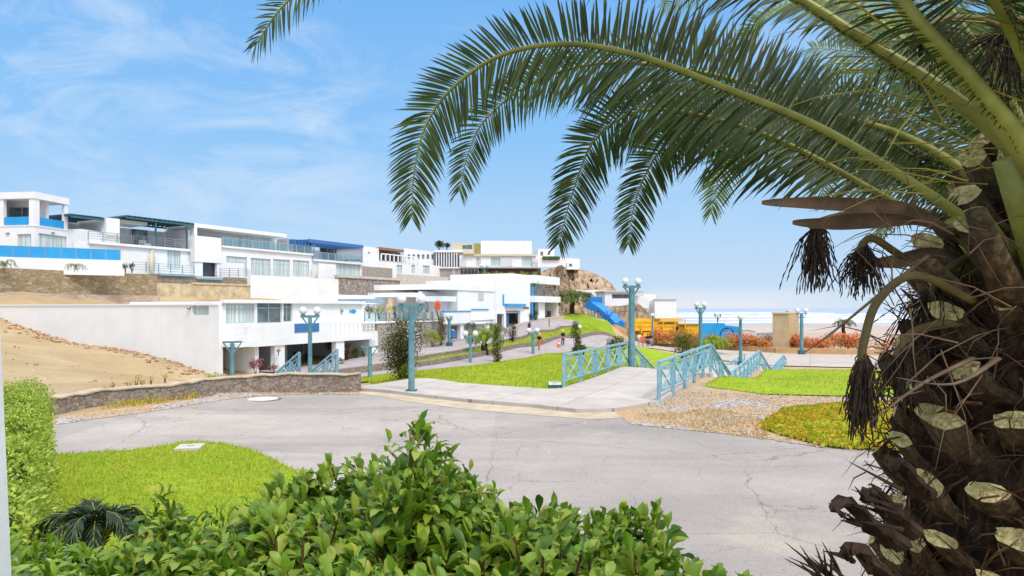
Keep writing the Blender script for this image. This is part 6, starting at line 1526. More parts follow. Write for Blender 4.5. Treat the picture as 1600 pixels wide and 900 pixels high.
# fibre sheets and loose threads between the stubs
FIB = m_plain('palm_fibre', lin(78,56,40), .9, .1, .35, 30)
m = MB()
for k in range(3200):
    ang = math.radians(RS.uniform(95,365)); z = RS.uniform(1.45,3.0); c = axis(z); rad = trad(z)+RS.uniform(-.02,.13)*(k%3>0)
    o_ = Vector((math.cos(ang),math.sin(ang),0)); tn = o_.cross(Vector((0,0,1))); p = c+o_*rad
    d = (o_*RS.uniform(0,.8)+tn*RS.uniform(-1,1)+Vector((0,0,RS.uniform(-.7,.9)))).normalized(); L = RS.uniform(.04,.17); w_ = RS.uniform(.0008,.0032)*(2.2 if k%17==0 else 1)
    m.tube([p, p+d*L*.5+o_*.01, p+d*L+Vector((0,0,-.02))], [w_,w_,w_*.3], 4, cap=False)
o = m.build('fibre', FIB, PALM); o['kind'] = 'stuff'
# ragged old bases and stiff dead spikes low on the left
OLD = m_plain('old_dark_base', lin(58,46,38), .9, .1, .35, 18)
for px, py, px2, py2, D in ((1400,850,1303,798,1.62),(1410,925,1318,868,1.6),(1420,830,1352,782,1.72),(1440,770,1392,735,1.8)):
    a, b = P(px,py,D+.12), P(px2,py2,D); m = MB(); k_ = 5
    m.tube(smooth_line([a, a.lerp(b,.4)+Vector((0,0,.015)), a.lerp(b,.8)+Vector((0,0,.04)), b],4), list(np.linspace(.042,.014,13)*(1+.15*np.sin(np.arange(13)*2.1))), 12, flat=.5)
    V = np.array(m.v); V += RS.uniform(-.006,.006,V.shape); m.v = [tuple(v) for v in V]
    for k in range(6):
        p = a.lerp(b,RS.uniform(.5,1)); d = (b-a).normalized()+Vector((RS.uniform(-.3,.3),RS.uniform(-.3,.3),RS.uniform(-.2,.4))); m.tube([p,p+d*RS.uniform(.04,.09)], [.008,.001], 5)
    m.build('old_leaf_base', OLD, PALM)
m = MB()
for k in range(16):
    a = P(1310+RS.uniform(-30,30),915,1.5); b = P(1225+RS.uniform(0,75),RS.uniform(845,885),1.48+RS.uniform(-.05,.05)); m.tube([a,a.lerp(b,.6),b], [.004,.003,.0006], 5)
for k in range(6):
    a = P(1410,RS.uniform(720,840),1.6); b = a+Vector((-RS.uniform(.05,.13),0,RS.uniform(.0,.08))); m.tube([a,b], [.006,.0008], 5)
o = m.build('dead_spikes', OLD, PALM); o['kind'] = 'stuff'
# papery brown spathes
SPA = m_plain('dry_spathe', lin(112,92,74), .75, .2, .22, 14)
def spathe(pts, wmax):
    L_ = smooth_line(pts, 6); k = len(L_); vs = []; 
    for i, p in enumerate(L_):
        s = i/(k-1); w_ = wmax*(math.sin(math.pi*min(s*.93+.03,1))**.75)+.003
        d = (L_[min(i+1,k-1)]-L_[max(i-1,0)]).normalized(); u = (Vector((0,0,1))-d*d.z).normalized(); q = d.cross(u)
        for a in (-75,-35,0,35,75): an = math.radians(a); vs.append(p+u*(math.sin(an)*w_)+q*((1-math.cos(an))*w_*.9))
    MB().add(vs, [(5*i+j,5*i+5+j,5*i+6+j,5*i+1+j) for i in range(k-1) for j in range(4)]).build('spathe', SPA, PALM, smooth=True)
spathe(fp_((1190,317,2.0),(1260,318,1.98),(1340,322,1.97),(1420,330,1.98),(1500,372,2.05)), .019)
spathe(fp_((1238,348,2.06),(1300,350,2.05),(1370,345,2.05),(1440,345,2.06),(1520,392,2.1)), .022)
spathe(fp_((1355,412,2.1),(1400,408,2.1),(1450,398,2.1),(1500,402,2.12)), .022)
# fruit stalks with hanging dark strands
FRUIT = m_plain('dried_fruit_strand', lin(60,48,38), .8, .2, .3, 30); STALK = m_plain('fruit_stalk', lin(104,92,58), .7, .2, .2, 10)
def cluster(stalk, n, spread, L, top_spread=.3):
    st = MB().tube(smooth_line(stalk,6), [.012]*(6*(len(stalk)-1)+1), 7).build('fruit_stalk', STALK, PALM, smooth=True)
    e = stalk[-1]; s0 = stalk[-2]; m = MB()
    for k in range(int(n*2.0)):
        a = s0.lerp(e, RS.uniform(top_spread,1)); x, y = RS.normal(0,spread*1.5), RS.normal(0,spread*1.5); l = L*RS.uniform(.5,1.1)
        pts = [a, a+Vector((x*.6,y*.6,-l*.25))]; q = pts[-1]; nn = 9
        for i in range(nn): q = q+Vector((RS.normal(0,.0022)+x*.06,RS.normal(0,.0022)+y*.06,-l*.75/nn)); pts.append(q)
        m.tube(pts, [.0010]+[.0009 if i%2 else .0023 for i in range(nn+1)], 4, cap=False)
    m.build('fruit_strands', FRUIT, st)
cluster(fp_((1440,345,2.1),(1340,335,2.08),(1285,345,2.08),(1268,358,2.08)), 60, .018, .19)
cluster(fp_((1450,430,2.1),(1400,395,2.1),(1360,372,2.1),(1340,395,2.1)), 70, .022, .15)
cluster(fp_((1520,470,1.9),(1430,430,1.88),(1372,470,1.86),(1350,535,1.86),(1347,565,1.86)), 80, .013, .22)
cluster(fp_((1540,520,2.0),(1480,505,2.0),(1425,520,2.0),(1400,560,2.0)), 60, .03, .16)
cluster(fp_((1640,120,2.3),(1560,40,2.3),(1480,30,2.3),(1430,50,2.3)), 60, .045, .20)
cluster(fp_((1690,140,2.1),(1640,50,2.1),(1600,30,2.1),(1575,45,2.1)), 80, .06, .25)
cluster(fp_((1560,420,2.1),(1520,400,2.1),(1470,430,2.1),(1455,470,2.1)), 60, .04, .2)
for pts in (fp_((1450,400,1.95),(1380,455,1.93),(1300,520,1.9),(1258,550,1.9)), fp_((1520,560,1.8),(1440,600,1.75),(1360,660,1.72)), fp_((1560,560,1.7),(1490,600,1.68),(1400,590,1.66))):
    L_ = smooth_line(pts,5); MB().tube(L_, list(np.linspace(.011,.002,len(L_))), 6, flat=.5).build('dry_petiole', SPA, PALM, smooth=True)
m = MB()
for k in range(85):
    a = P(RS.uniform(1380,1620), RS.uniform(330,620), RS.uniform(1.7,2.2)); d = Vector((RS.uniform(-1,.5),RS.uniform(-.4,.4),RS.uniform(-.7,.7))).normalized(); L = RS.uniform(.08,.3)
    m.tube([a,a+d*L*.35+Vector((0,0,.012)),a+d*L*.7+Vector((RS.uniform(-.02,.02),0,.0)),a+d*L-Vector((0,0,.04))], [.0022,.0019,.0014,.0003], 4)
o = m.build('dead_leaf_bits', SPA, PALM); o['kind'] = 'stuff'
# thick green leaf bases where fronds leave the trunk, plus tall upper stubs
for px, py, px2, py2, D, r in ((1640,520,1520,330,1.95,.045),(1600,480,1490,345,2.05,.04),(1660,480,1575,250,1.8,.05),(1560,520,1450,410,2.0,.035),(1680,470,1640,250,1.9,.05),(1580,470,1525,330,1.72,.034)):
    a, b = P(px,py,D+.12), P(px2,py2,D); m = MB(); m.tube([a, a.lerp(b,.5), b], [r*1.5,r*1.1,r*.8], 10, flat=.6); 
    m.build('leaf_base', STUB if px < 1590 else RACH, PALM, smooth=True)

# small palms further off
def small_palm(name, label, px, py, D, H, R_, nf, mat, tw=.14, up=.75, n=26, trunkmat=None):
    b = P(px,py,D); b.z = min(b.z, h1(b.x,b.y)) if abs(h1(b.x,b.y)-b.z) < 1.2 else b.z
    t = thing(name, label, 'palm tree', b); rs = RS
    if H > .1:
        m = MB(); k = 9; L_ = [b+Vector((.03*math.sin(i*.9)*H,0,H*i/(k-1)-.2*(i==0))) for i in range(k)]
        rr = [tw*(1.15-.25*i/(k-1))*(1+.10*(i%2)) for i in range(k)]; m.tube(L_, rr, 10); m.build('trunk', trunkmat or BARK, t)
    c = b+Vector((0,0,H))
    for k in range(nf):
        a = k*2.4+rs.uniform(-.3,.3); e = rs.uniform(.55,1.4) if up > .9 else rs.uniform(.15,1.15)*(1 if up > .5 else .7); o_ = Vector((math.cos(a),math.sin(a),0)); L = R_*rs.uniform(.8,1.1)
        p1 = c+o_*L*.4*math.cos(e)+Vector((0,0,L*.45*math.sin(e)*up*1.4)); p2 = c+o_*L*(.45+.4*math.cos(e))+Vector((0,0,L*(.55*math.sin(e)*up*1.4-.12))); p3 = c+o_*L*(.55+.45*math.cos(e))+Vector((0,0,L*(.45*math.sin(e)*up-.40*(1.2-up)-.15)))
        frond(t, [c+o_*tw*.5,p1,p2,p3], (-o_.x*.4,-o_.y*.4,1), R_*.24, n, R_*.014, W=R_*.028, ang=(58,35), spine=.08, droop=.25, mat=mat, seg=3)
    return t
small_palm('palm_tree', 'mid-distance palm with a round crown above the grassy hill', 895, 512, 88, 3.7, 2.5, 34, L_FARP, .32, .75, 24)
small_palm('palm_tree', 'short stout palm on the bank beside the weeping bush', 757, 551, 54, .95, 1.75, 22, L_AGAVE, .26, .95, 22)
small_palm('palm_tree', 'bushy palm against the white wall behind the stout palm', 771, 522, 66, .5, 1.6, 20, L_FARP, .16, .85, 18)
small_palm('palm_tree', 'small yellow-green palm in front of the blue mural wall', 1112, 541, 75, .5, 2.4, 24, L_AGAVE, .18, .95, 22)
small_palm('palm_tree', 'tiny potted palm on the planted terrace', 617, 494, 55, .4, .8, 12, L_FARP, .05, .9, 12)
small_palm('palm_tree', 'leafy palm beside the white beach house above the slide', 921, 470, 112, .6, 1.4, 14, L_FARP, .1, .9, 12)
small_palm('cycad', 'dark low cycad between the clipped hedge and the front lawn', 150, 1064, 4.2, .80, .44, 26, m_leaf('cycad_leaf',[lin(30,50,28),lin(44,68,36),lin(26,42,26)],.4,.4,.15), .06, .95, 44)['category'] = 'cycad'
small_palm('agave', 'spiky plant on the terrace edge at the far left above the stone wall', 8, 417, 53.5, .05, 1.0, 16, L_FARP, .06, .85, 12)['category'] = 'plant'
small_palm('agave', 'second spiky plant on the terrace edge under the blue fence', 118, 419, 57, .05, .95, 16, L_FARP, .06, .6, 12)['category'] = 'plant'

# ------------------------------------------------------------------ bushes
def lm(n, cols, tr=.2): return m_leaf(n, [lin(*c) for c in cols], .5, .3, tr, 1.3)
LB = dict(olive=lm('olive_bush_leaf', [(58,62,34),(84,84,48),(104,102,60),(72,80,38),(92,78,54)]), dark=lm('dark_bush_leaf', [(52,60,32),(76,84,42),(96,100,52),(62,70,40)]),
          green=lm('green_bush_leaf', [(66,92,34),(92,118,44),(118,138,54),(80,104,40)]), lime=lm('lime_bush_leaf', [(140,150,40),(170,172,56),(120,136,40),(188,184,80)]),
          purple=lm('purple_bush_leaf', [(66,50,50),(88,66,64),(72,68,48),(100,76,70)]), weep=lm('weeping_leaf', [(72,84,40),(100,108,54),(126,130,70),(86,96,46)]),
          red=lm('red_blossom', [(190,50,60),(214,84,84),(170,40,56)],.3), pink=lm('magenta_blossom', [(196,60,150),(220,90,176),(170,44,128)],.3), coral=lm('coral_blossom', [(238,128,88),(246,152,106),(228,102,80),(250,178,136)],.3), tan=lm('dry_flower', [(170,110,70),(190,140,90)],.3))
def bush(name, label, px, py, D, h, w_, mat, n=900, ls=.13, shape='ball', stems=5, blossom=None, nb=300, group=None, cat='bush', trunk_h=.0, zsnap=True, clumps=12, gap=.34):
    b = P(px,py,D); g = h1(b.x,b.y)
    if zsnap and abs(g-b.z) < 1.3: b.z = g
    t = thing(name, label, cat, b, group); rs = RS
    cs = []
    for k in range(clumps):
        if shape == 'column': z = trunk_h+(h-trunk_h)*(.06+.9*k/(clumps-1)); r = w_*.5*math.sin(math.pi*min(max(z/h*.88+.10,0),1))**.6*.6; a = rs.uniform(0,6.3); cs.append((math.cos(a)*r*.7,math.sin(a)*r*.7,z))
        elif shape == 'vase': z = h*(.25+.75*rs.uniform(0,1)); r = w_*.5*(z/h)**.8*rs.uniform(.2,.85); a = k*2.4; cs.append((math.cos(a)*r,math.sin(a)*r,z*.93))
        else: d = rand_dirs(1,-.1,1)[0]; r = rs.uniform(.35,.78); cs.append((d[0]*w_*.5*r,d[1]*w_*.5*r,trunk_h+(h-trunk_h)*(.45+d[2]*.5*r)))
    cs = np.array(cs); m = MB()
    for k, c in enumerate(cs):
        if k%max(1,clumps//stems) == 0: m.tube([b+Vector((rs.uniform(-.06,.06)*w_,0,-.15)), b+Vector((c[0]*.4,c[1]*.4,c[2]*.5)), b+Vector(c)], [.022*h**.5+.01,.018*h**.5,.006], 5)
    m.build('branches', STEMB, t)
    i = rs.randint(0,clumps,n); sg = gap*min(w_,h)*.42
    off = rs.normal(0,1,(n,3)); off /= np.maximum(np.linalg.norm(off,axis=1,keepdims=True),1e-6); off *= (rs.uniform(0,1,(n,1))**.4)*sg*1.35; off[:,2] *= 1.15
    p = np.array(b)+cs[i]+off; p[:,2] = np.maximum(p[:,2], b.z+.03)
    d = norm(off/sg+rand_dirs(n,-.5,1)*.9); 
    if shape == 'column': d[:,2] -= .5
    V, Q_ = inst(*DIA, p, frames(norm(d), np.array([0,0,1.])+rs.uniform(-.6,.6,(n,3))), rs.uniform(.7,1.3,n)*ls); np_obj('foliage', V, Q_, LB[mat], t)
    if blossom:
        j = rs.randint(0,n,nb); keep = p[j][:,2] > b.z+h*.25; q = p[j][keep]+off[j][keep]*.25
        V, Q_ = inst(*DIA, q, frames(rand_dirs(len(q)), np.array([0,0,1.])+rs.uniform(-.6,.6,(len(q),3))), rs.uniform(.7,1.3,len(q))*ls*.9); np_obj('blossom', V, Q_, LB[blossom], t)
    return t
bush('bush', 'tall vase-shaped brownish bush right behind the pavement lamp', 627, 588, 27.5, 2.35, 1.75, 'olive', 6500, .095, 'vase', 9, clumps=40, gap=.55)
bush('bush', 'low green bush at the foot of the brownish vase-shaped bush', 636, 586, 26.8, .8, .6, 'green', 600, .08)
bush('weeping_bush', 'slim weeping green bush on the bank right of the stout palm', 778, 566, 49.5, 2.7, 1.15, 'weep', 1500, .14, 'column', 4, clumps=14)
bush('weeping_bush', 'tall slim weeping bush in front of the hill palm trunk', 899, 557, 58, 2.95, 1.25, 'weep', 1700, .15, 'column', 4, clumps=15)
bush('bush', 'low dark bush at the right foot of the slim weeping bush by the walkers', 912, 557, 58, 1.1, 1.0, 'dark', 500, .13)
bush('bush', 'dark round bush just left of the tallest lamp', 964, 546, 58, 2.1, 2.0, 'dark', 1700, .13, 'ball', 6, clumps=20)
bush('bush', 'dark bush showing right of the tallest lamp pole', 989, 545, 57, 1.6, .8, 'dark', 600, .12)
bush('bush', 'bushy olive-green shrub between the small lawn and the flower bed', 1068, 556, 60, 2.6, 2.5, 'weep', 2300, .16, 'vase', 9, 'tan', 200, clumps=26, gap=.45)
bush('bush', 'purple-leaved shrub standing beside the rising street', 801, 527, 62, 1.8, 1.3, 'purple', 800, .12, 'vase', 5)
bush('bush', 'small purple shrub behind the lamp by the walkers', 828, 515, 68, 1.2, .5, 'purple', 300, .1)
bush('sapling', 'thin leafless sapling on the grassy bank left of the hill palm', 858, 517, 76, 1.6, .5, 'purple', 40, .08, 'vase', 5)
bush('bush', 'rounded purple shrub before the garage of the blue-trimmed house', 826, 503, 79, 1.0, 1.2, 'purple', 400, .12)
bush('bush', 'leafy green shrub in the verge before the blue-trimmed house', 836, 498, 80, 1.6, 1.4, 'green', 600, .16)
bush('bush', 'yellow-green shrub in front of the ledge-stone garage wall', 676, 541, 57.5, 1.6, 1.7, 'lime', 1100, .12)
bush('bougainvillea', 'dark climbing bush with red blossoms at the end of the ledge-stone wall', 689, 537, 58.5, 2.6, 1.1, 'dark', 900, .12, 'column', 4, 'red', 260, clumps=12)
b = P(689,505,58.2); t = thing('flower_stalk', 'tall bent stalk topped by an orange-red flower head above the stone wall', 'plant', P(690,530,58.2))
MB().tube([P(690,530,58.2),P(688,508,58.2),P(684,493,58),P(683,487,58)], [.09,.08,.06,.06], 6).build('stalk', LB['dark'], t)
n = 420; q = rand_dirs(n,-1,1)*RS.uniform(.3,1,(n,1))*np.array([.30,.30,.52])+np.array(tuple(P(683.5,478,58))); V, Q_ = inst(*DIA, q, frames(rand_dirs(n,-1,1), np.array([0,0,1.])+RS.uniform(-.5,.5,(n,3))), RS.uniform(.1,.2,n)); np_obj('flower_head', V, Q_, LB['coral'], t)
bush('bush', 'small dark bonsai-like tree by the carport pillar', 736, 526, 62, 1.7, 1.2, 'dark', 500, .12, 'ball', 3, trunk_h=1.0)
bush('bush', 'flat dark ground bush on the street verge under the bonsai-like tree', 738, 529, 60, .6, 2.0, 'dark', 400, .14)
bush('potted_shrub', 'bright magenta flowering bush in a pot by the house entrance', 400, 577, 40, 1.0, 1.05, 'green', 500, .08, 'ball', 4, 'pink', 700, cat='shrub', trunk_h=.25)
bush('potted_shrub', 'low pink flowering plant between the entrance and the carport', 428, 573, 41, .6, .9, 'dark', 350, .07, 'ball', 3, 'red', 180, cat='shrub')
b = P(400,577,40); b.z = h1(b.x,b.y); 
bush('bush', 'round dark green bush at the foot of the globeless lamp post', 362, 594, 33.5, .95, .75, 'green', 700, .08)
bush('bush', 'yellow-green dry shrub where the sand meets the stone wall', 333, 600, 27, .7, .9, 'lime', 600, .06)
bush('bush', 'reddish shrub beside the third carport opening', 542, 569, 49, 1.25, .7, 'dark', 420, .1, 'vase', 4, 'red', 160)
bush('bush', 'dark round bush right of the reddish carport shrub', 557, 566, 50.5, .9, 1.1, 'green', 500, .1)
bush('bush', 'small dark shrub on the grass verge before the reddish shrub', 532, 570, 47, .5, .8, 'dark', 260, .09)
bush('bush', 'small leafy bush at the right end of the grass verge by the carport', 568, 563, 51, .7, .6, 'lime', 260, .09)
bush('small_tree', 'slender leafy tree inside the carport opening', 517, 555, 48.5, 1.7, .9, 'dark', 420, .13, 'ball', 3, cat='tree', trunk_h=.6)
bush('flowering_vine', 'small dry flower clump on the carport pier', 435, 552, 42, .35, .35, 'tan', 160, .06, zsnap=False, cat='plant')
bush('terrace_plant', 'yellow-green shrub on the planted terrace', 592, 496, 56, 1.1, 1.1, 'lime', 380, .12, zsnap=False, cat='plant')
bush('terrace_plant', 'dark green shrub at the left end of the planted terrace', 577, 495, 55, 1.0, .9, 'green', 360, .12, zsnap=False, cat='plant')
for i, px in enumerate((656,668,682)):
    b = P(px,498.5,60); t = thing('planter', 'pale square planter behind the terrace glass, %s' % ('left one','middle one with a cactus','right one')[i], 'planter', b)
    MB().hexa([b+Vector(v) for v in ((-.22,-.2,0),(.22,-.2,0),(.22,.2,0),(-.22,.2,0),(-.28,-.25,.62),(.28,-.25,.62),(.28,.25,.62),(-.28,.25,.62))]).build('pot', CONC, t)
    m = MB()
    for k in range(4): a = b+Vector((RS.uniform(-.15,.15),0,.62)); m.tube([a,a+Vector((RS.uniform(-.1,.1),0,RS.uniform(.3,.9)))], [.05,.03], 6)
    m.build('cactus', LB['green'], t)
# trees on the skyline
bush('tree', 'small dark round tree on the skyline left of the modern house', 686, 391, 125, 1.9, 1.9, 'dark', 1300, .22, 'ball', 5, zsnap=False, cat='tree')
bush('tree', 'second smaller dark treetop peeping over the modern house parapet', 698, 389, 128, 1.3, 1.6, 'dark', 700, .2, 'ball', 5, zsnap=False, cat='tree')
for k in range(14):
    px = 750+k*6.6; bush('planter_shrub', 'small yellow-green clipped shrub in the row under the modern house', px, 431.5, 108.8, .75+.12*math.sin(k*2), .85, 'lime' if k%3 else 'weep', 130, .16, group='clipped shrubs under the modern house', zsnap=False, clumps=5)
for k, (px, py) in enumerate(((196,424),(206,424))): bush('terrace_shrub', ('left','right')[k]+' one of two small shrubs beside the white base of the blue fence', px, py, 58.5+k, .85, .5, 'dark', 160, .12, zsnap=False, cat='plant')
# yellow flowering weeds on top of the stone wall
for k, (px, py) in enumerate(((158,622),(166,617),(176,613),(190,616),(200,611),(213,607),(222,604),(236,602),(258,598))):
    c = G(px, py-2, 17.3); bush('weed', 'yellowish wild weed growing behind the low stone wall', px, HY+(HC-c.z)*F/(c.y), c.y, .16+.10*(k%3), .34, 'lime', 90, .045, 'vase', 3, group='weeds behind the stone wall', cat='weed', clumps=6)
# beach tree seen through the palm
t = small_palm('beach_tree', 'wind-blown dark tree standing on the sand right of the tan hut', 1318, 528, 86, 1.9, 1.5, 24, LB['dark'], .2, .7, 16); t['category'] = 'tree'
# orange flower bed
for k in range(34):
    u = k/33; px = 1022+(1345-1022)*u; D = np.interp(px,[1022,1100,1200,1345],[88,85,81,80])+RS.uniform(-2,3)
    hgt_ = np.interp(px,[1020,1060,1150,1250,1345],[2.2,1.9,1.9,1.9,2.2])*RS.uniform(.7,1.15)
    bush('bougainvillea', 'coral-flowered bush in the long bed between promenade and beach', px, 552, D, hgt_, RS.uniform(2.2,3.4), 'weep' if k%3 else 'lime', 380, .20, 'ball', 3, 'coral', 850 if k%4 else 350, group='coral-flowered bushes of the promenade bed', cat='bush', clumps=9, gap=.5)
for k in range(10):
    px = 1380+k*26; bush('bougainvillea', 'coral-flowered bush in the long bed between promenade and beach', px, 550, 78+RS.uniform(-2,2), RS.uniform(1.4,2.2), 2.8, 'green', 300, .22, 'ball', 3, 'coral', 400, group='coral-flowered bushes of the promenade bed', cat='bush', clumps=8, gap=.5)

# ------------------------------------------------------------------ grass, pebbles, weeds
BL_N = m_leaf('grass_blade_near', [lin(138,166,38),lin(162,184,56),lin(118,150,34),lin(188,194,84),lin(182,170,92)], .6, .2, .35, 1.2, patch=.8, patch_cols=(1.18,.98,.9,1))
BL_M = m_leaf('grass_blade_mid', [lin(144,172,38),lin(170,188,56),lin(126,160,34),lin(192,194,80),lin(186,172,92)], .6, .2, .35, 1.2, patch=.45, patch_cols=(1.16,1.0,.9,1))
BL_C = m_leaf('ground_cover_leaf', [lin(140,160,34),lin(176,180,50),lin(110,140,30),lin(206,190,62),lin(196,146,70)], .5, .3, .3, 1.2, patch=.9, patch_cols=(1.25,.9,.8,1))
BLADE = (np.array([(-.12,0,0),(.12,0,0),(.07,.6,.02),(-.07,.6,.02),(0,1,.12)],float), np.array([(0,1,2,3)]))
BLADE3 = (np.array([(-.10,0,0),(.10,0,0),(.03,1,.15),(-.03,1,.15)],float), np.array([(0,1,2,3)]))
def grass(name, poly, n, h, off, mat, seed, wide=1.0, tmpl=BLADE3, edge=0):
    rs = np.random.RandomState(seed); P_ = np.array(poly)[:,:2]; lo_, hi = P_.min(0), P_.max(0); pts = []
    got = 0
    while got < n:
        q = rs.uniform(lo_,hi,(n*2,2)); q = q[inside(q,[tuple(p) for p in P_])]; pts.append(q); got += len(q)
    q = np.concatenate(pts)[:n]
    if edge:        # ragged rim
        L_ = []
        for i in range(len(P_)):
            a, b = P_[i], P_[(i+1)%len(P_)]; k = int(np.linalg.norm(b-a)*edge); s = rs.uniform(0,1,(k,1)); L_.append(a+(b-a)*s+rs.normal(0,.06,(k,2)))
        q = np.concatenate([q]+L_)
    thin = np.sin(q[:,0]*1.9+3*np.sin(q[:,1]*.7))*np.sin(q[:,1]*1.6+2*np.sin(q[:,0]*.9))+.25*np.sin(q[:,0]*7)*np.sin(q[:,1]*6.3); q = q[(thin < .62)|(rs.uniform(0,1,len(q)) < .35)]
    m = len(q); pos = np.stack([q[:,0],q[:,1],hgt(q[:,0],q[:,1])+off],1)
    d = norm(np.stack([rs.normal(0,.45,m),rs.normal(0,.45,m),np.ones(m)],1)); tv, tf = tmpl; tv = tv*np.array([wide,1,1])
    a = rs.uniform(0,6.3,m); V, Q_ = inst(tv, tf, pos, frames(d, np.stack([np.cos(a),np.sin(a),np.zeros(m)],1)), h*rs.uniform(.5,1.3,m))
    o = np_obj(name, V, Q_, mat); return tag(o, kind='stuff')
tag(grass('grass', LAWN_POLY, 46000, .045, .03, BL_N, 21, 1.4, edge=90), 'short bright grass of the front lawn', 'grass')
tag(grass('grass', LAWNM, 70000, .075, .03, BL_M, 22, 2.0, edge=50), 'thick bright grass of the middle lawn', 'grass')
tag(grass('grass', LAWNR, 36000, .06, .03, BL_M, 23, 2.2, edge=40), 'bright grass of the side lawn right of the steps', 'grass')
tag(grass('ground_cover', px_poly([(1192,670),(1230,642),(1335,632),(1420,634),(1500,640),(1500,716),(1380,707),(1290,700),(1230,684)]), 9000, .085, .05, BL_C, 24, 3.4, DIA and BLADE, edge=160), 'yellowing creeping ground cover beside the road', 'ground cover')
tag(grass('grass', [lo(t,5.6) for t in (2,12,22,32,42,52)]+[tuple(x)[:2] for x in reversed(ribbon(PLINE,2.1,0)[2:len(PLINE)])], 9000, .10, .03, BL_M, 25, 2.2), 'grass blades on the bank by the rising street', 'grass')
tag(grass('weeds', px_poly([(160,642),(267,631),(310,624),(310,618),(240,625),(160,636)]), 420, .11, .02, BL_C, 26, 1.2), 'straggly green weeds at the foot of the stone wall', 'weeds')
tag(grass('dry_grass', px_poly([(1000,650),(1120,640),(1190,655),(1200,690),(1100,676)]), 2500, .05, .02, m_leaf('dry_grass_blade',[lin(190,160,100),lin(160,126,74),lin(206,180,124)],.7,.1,.2), 27, 1.4), 'sparse dry grass on the gravel verge', 'grass')
PEB = m_leaf('pebble', [lin(120,116,118),lin(168,160,156),lin(206,200,196),lin(150,128,104)], .9, .1, 0.0001)
def pebbles(poly, n, seed):
    rs = np.random.RandomState(seed); P_ = np.array(poly); q = rs.uniform(P_.min(0),P_.max(0),(n*4,2)); q = q[inside(q,poly)][:n]; m = len(q)
    oc = np.array([(1,0,0),(0,1,0),(-1,0,0),(0,-1,0),(0,0,.7),(0,0,-.5)],float); tf = np.array([(0,1,4),(1,2,4),(2,3,4),(3,0,4),(1,0,5),(2,1,5),(3,2,5),(0,3,5)])
    pos = np.stack([q[:,0],q[:,1],hgt(q[:,0],q[:,1])+.024],1); V, Q_ = inst(oc, tf, pos, frames(rand_dirs(m,-.2,.2),np.array([0,0,1.])+rs.uniform(-.3,.3,(m,3))), rs.uniform(.010,.036,m)); return np_obj('pebbles', V, Q_, PEB)
tag(pebbles(px_poly([(985,664),(1000,636),(1060,612),(1200,618),(1400,623),(1400,632),(1230,640),(1190,672),(1290,702),(1120,679)]), 3000, 31), 'loose pebbles scattered over the gravel verge', 'pebbles', kind='stuff')
tag(pebbles(px_poly([(100,655),(267,632),(420,612),(562,613),(562,617),(420,618),(267,640),(100,663)]), 1800, 32), 'loose pebbles along the foot of the stone wall', 'pebbles', kind='stuff')

# broken stones and crumbs of render lying where the sand meets the big blank wall
def stones(n, seed):
    rs = np.random.RandomState(seed); s = rs.uniform(1,24,n); w = np.abs(rs.normal(0,.9,n))+.15; q = LO[None]+LN[None]*s[:,None]-LU[None]*w[:,None]
    far = rs.uniform(0,1,n) < .35; q[far] = np.stack([rs.uniform(-27,-12,far.sum()), rs.uniform(20,38,far.sum())],1)
    oc = np.array([(1,0,0),(0,1.2,0),(-1,.1,0),(0,-1,0),(.1,0,.7),(0,0,-.5)],float); tf = np.array([(0,1,4),(1,2,4),(2,3,4),(3,0,4),(1,0,5),(2,1,5),(3,2,5),(0,3,5)])
    pos = np.stack([q[:,0],q[:,1],hgt(q[:,0],q[:,1])-.02],1); V, Q_ = inst(oc, tf, pos, frames(rand_dirs(n,-.3,.3),np.array([0,0,1.])+rs.uniform(-.4,.4,(n,3))), rs.uniform(.03,.16,n)*np.where(far,.6,1)); return np_obj('rubble', V, Q_, m_leaf('rubble_stone', [lin(176,132,106),lin(196,156,128),lin(160,122,98),lin(206,184,158)], .95, .1, .0001))
tag(stones(520, 41), 'reddish rubble where the sandy bank meets the blank white wall', 'rubble', kind='stuff')
# ------------------------------------------------------------------ camera, light, sky
cam = bpy.data.cameras.new('camera'); co = bpy.data.objects.new('camera', cam); COL.objects.link(co)
co.location = (0,0,HC); co.rotation_euler = (math.radians(90),0,0)
cam.sensor_width = 36; cam.lens = 36*F/1600; cam.shift_y = (HY-450)/1600; cam.clip_start = .05; cam.clip_end = 20000
SC.camera = co
SUN_EL, SUN_AZ = 56, 146      # degrees; azimuth clockwise from +Y
el, az = math.radians(SUN_EL), math.radians(SUN_AZ)
sd_ = Vector((math.sin(az)*math.cos(el), math.cos(az)*math.cos(el), math.sin(el)))
sl = bpy.data.lights.new('sun', 'SUN'); so = bpy.data.objects.new('sun', sl); COL.objects.link(so)
so.rotation_euler = (-sd_).to_track_quat('-Z','Y').to_euler(); sl.energy = 2.3; sl.angle = math.radians(13); sl.color = (1,.96,.90)
w = bpy.data.worlds.new('World'); SC.world = w; w.use_nodes = True; nt = w.node_tree; N = nt.nodes; N.clear()
class WN(NT):
    def __init__(s): s.t = nt; s.n = N
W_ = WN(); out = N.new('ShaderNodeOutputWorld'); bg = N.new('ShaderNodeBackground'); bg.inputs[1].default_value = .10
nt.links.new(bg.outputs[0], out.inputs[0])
sky = N.new('ShaderNodeTexSky'); sky.sky_type = 'NISHITA'; sky.sun_disc = False; sky.sun_elevation = el; sky.sun_rotation = az; sky.air_density = 1.2; sky.dust_density = 1.0
tc = N.new('ShaderNodeTexCoord'); sp = N.new('ShaderNodeSeparateXYZ'); nt.links.new(tc.outputs['Generated'], sp.inputs[0])
X, Y, Zc = sp.outputs
k10 = lambda r,g,b: tuple(v*10 for v in lin(r,g,b)[:3])+(1,)
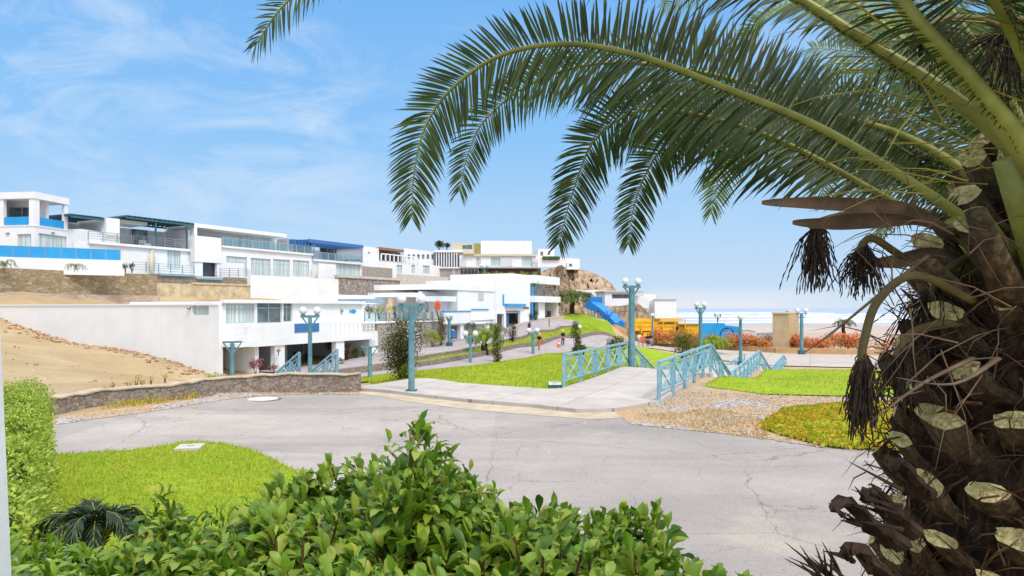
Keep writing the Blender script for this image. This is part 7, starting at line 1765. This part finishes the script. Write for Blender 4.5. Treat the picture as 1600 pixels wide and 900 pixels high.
grad = W_.ramp(Zc, [(0.0,k10(210,231,253)),(.10,k10(182,219,254)),(.25,k10(144,202,255)),(.42,k10(124,188,252)),(.60,(12,13,14.5,1)),(1.0,(13.5,14,15,1))])  # topmost stops lie out of view, brightened to add light on the walls
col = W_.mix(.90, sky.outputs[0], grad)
# broad sky glow added around the sun, behind the viewer, to brighten the walls
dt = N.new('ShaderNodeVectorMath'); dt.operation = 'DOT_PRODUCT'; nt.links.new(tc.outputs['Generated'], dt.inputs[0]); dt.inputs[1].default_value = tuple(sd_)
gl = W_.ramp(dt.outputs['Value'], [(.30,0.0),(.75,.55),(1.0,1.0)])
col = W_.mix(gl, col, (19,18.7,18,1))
# thin wispy cirrus laid out over azimuth and elevation, drifting down to the right
yy = W_.math('MAXIMUM', Y, .05); u = W_.math('DIVIDE', X, yy); v = W_.math('DIVIDE', Zc, yy)
cb = N.new('ShaderNodeCombineXYZ'); nt.links.new(u, cb.inputs[0]); nt.links.new(v, cb.inputs[1])
mp = N.new('ShaderNodeMapping'); mp.inputs['Rotation'].default_value = (0,0,math.radians(32)); mp.inputs['Scale'].default_value = (2.6,6.5,1); nt.links.new(cb.outputs[0], mp.inputs[0])
c1 = W_.noise(mp.outputs[0], 1.5, 9, .66, .9); c2 = W_.noise(mp.outputs[0], .55, 3, .5, .5)
cl = W_.math('MULTIPLY', W_.ramp(c1, [(.44,0.0),(.74,1.0)]), W_.ramp(c2, [(.44,0.0),(.60,.60)]))
cl = W_.math('MULTIPLY', cl, W_.ramp(v, [(.03,.15),(.20,1.0)]))
col = W_.mix(cl, col, k10(232,243,255))
# pale sea-fog bank low over the water
fn = W_.noise(tc.outputs['Generated'], 14, 4, .6)
top = W_.math('SUBTRACT', .042, W_.math('MULTIPLY', fn, .02))
low = W_.math('SUBTRACT', 1.0, W_.math('DIVIDE', Zc, top), clamp=True)
azm = W_.math('DIVIDE', X, W_.math('MAXIMUM', Y, .01))
az1 = W_.ramp(azm, [(.08,.1),(.24,.85),(.36,.85),(.52,.3)])
fog = W_.math('MULTIPLY', W_.ramp(low, [(0.0,0.0),(.45,.7),(1.0,.95)]), az1)
col = W_.mix(fog, col, k10(236,240,248))
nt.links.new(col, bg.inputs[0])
SC.view_settings.view_transform = 'Standard'; SC.view_settings.look = 'None'; SC.view_settings.exposure = 0; SC.view_settings.gamma = 1
SC.cycles.max_bounces = 8; SC.cycles.transparent_max_bounces = 12
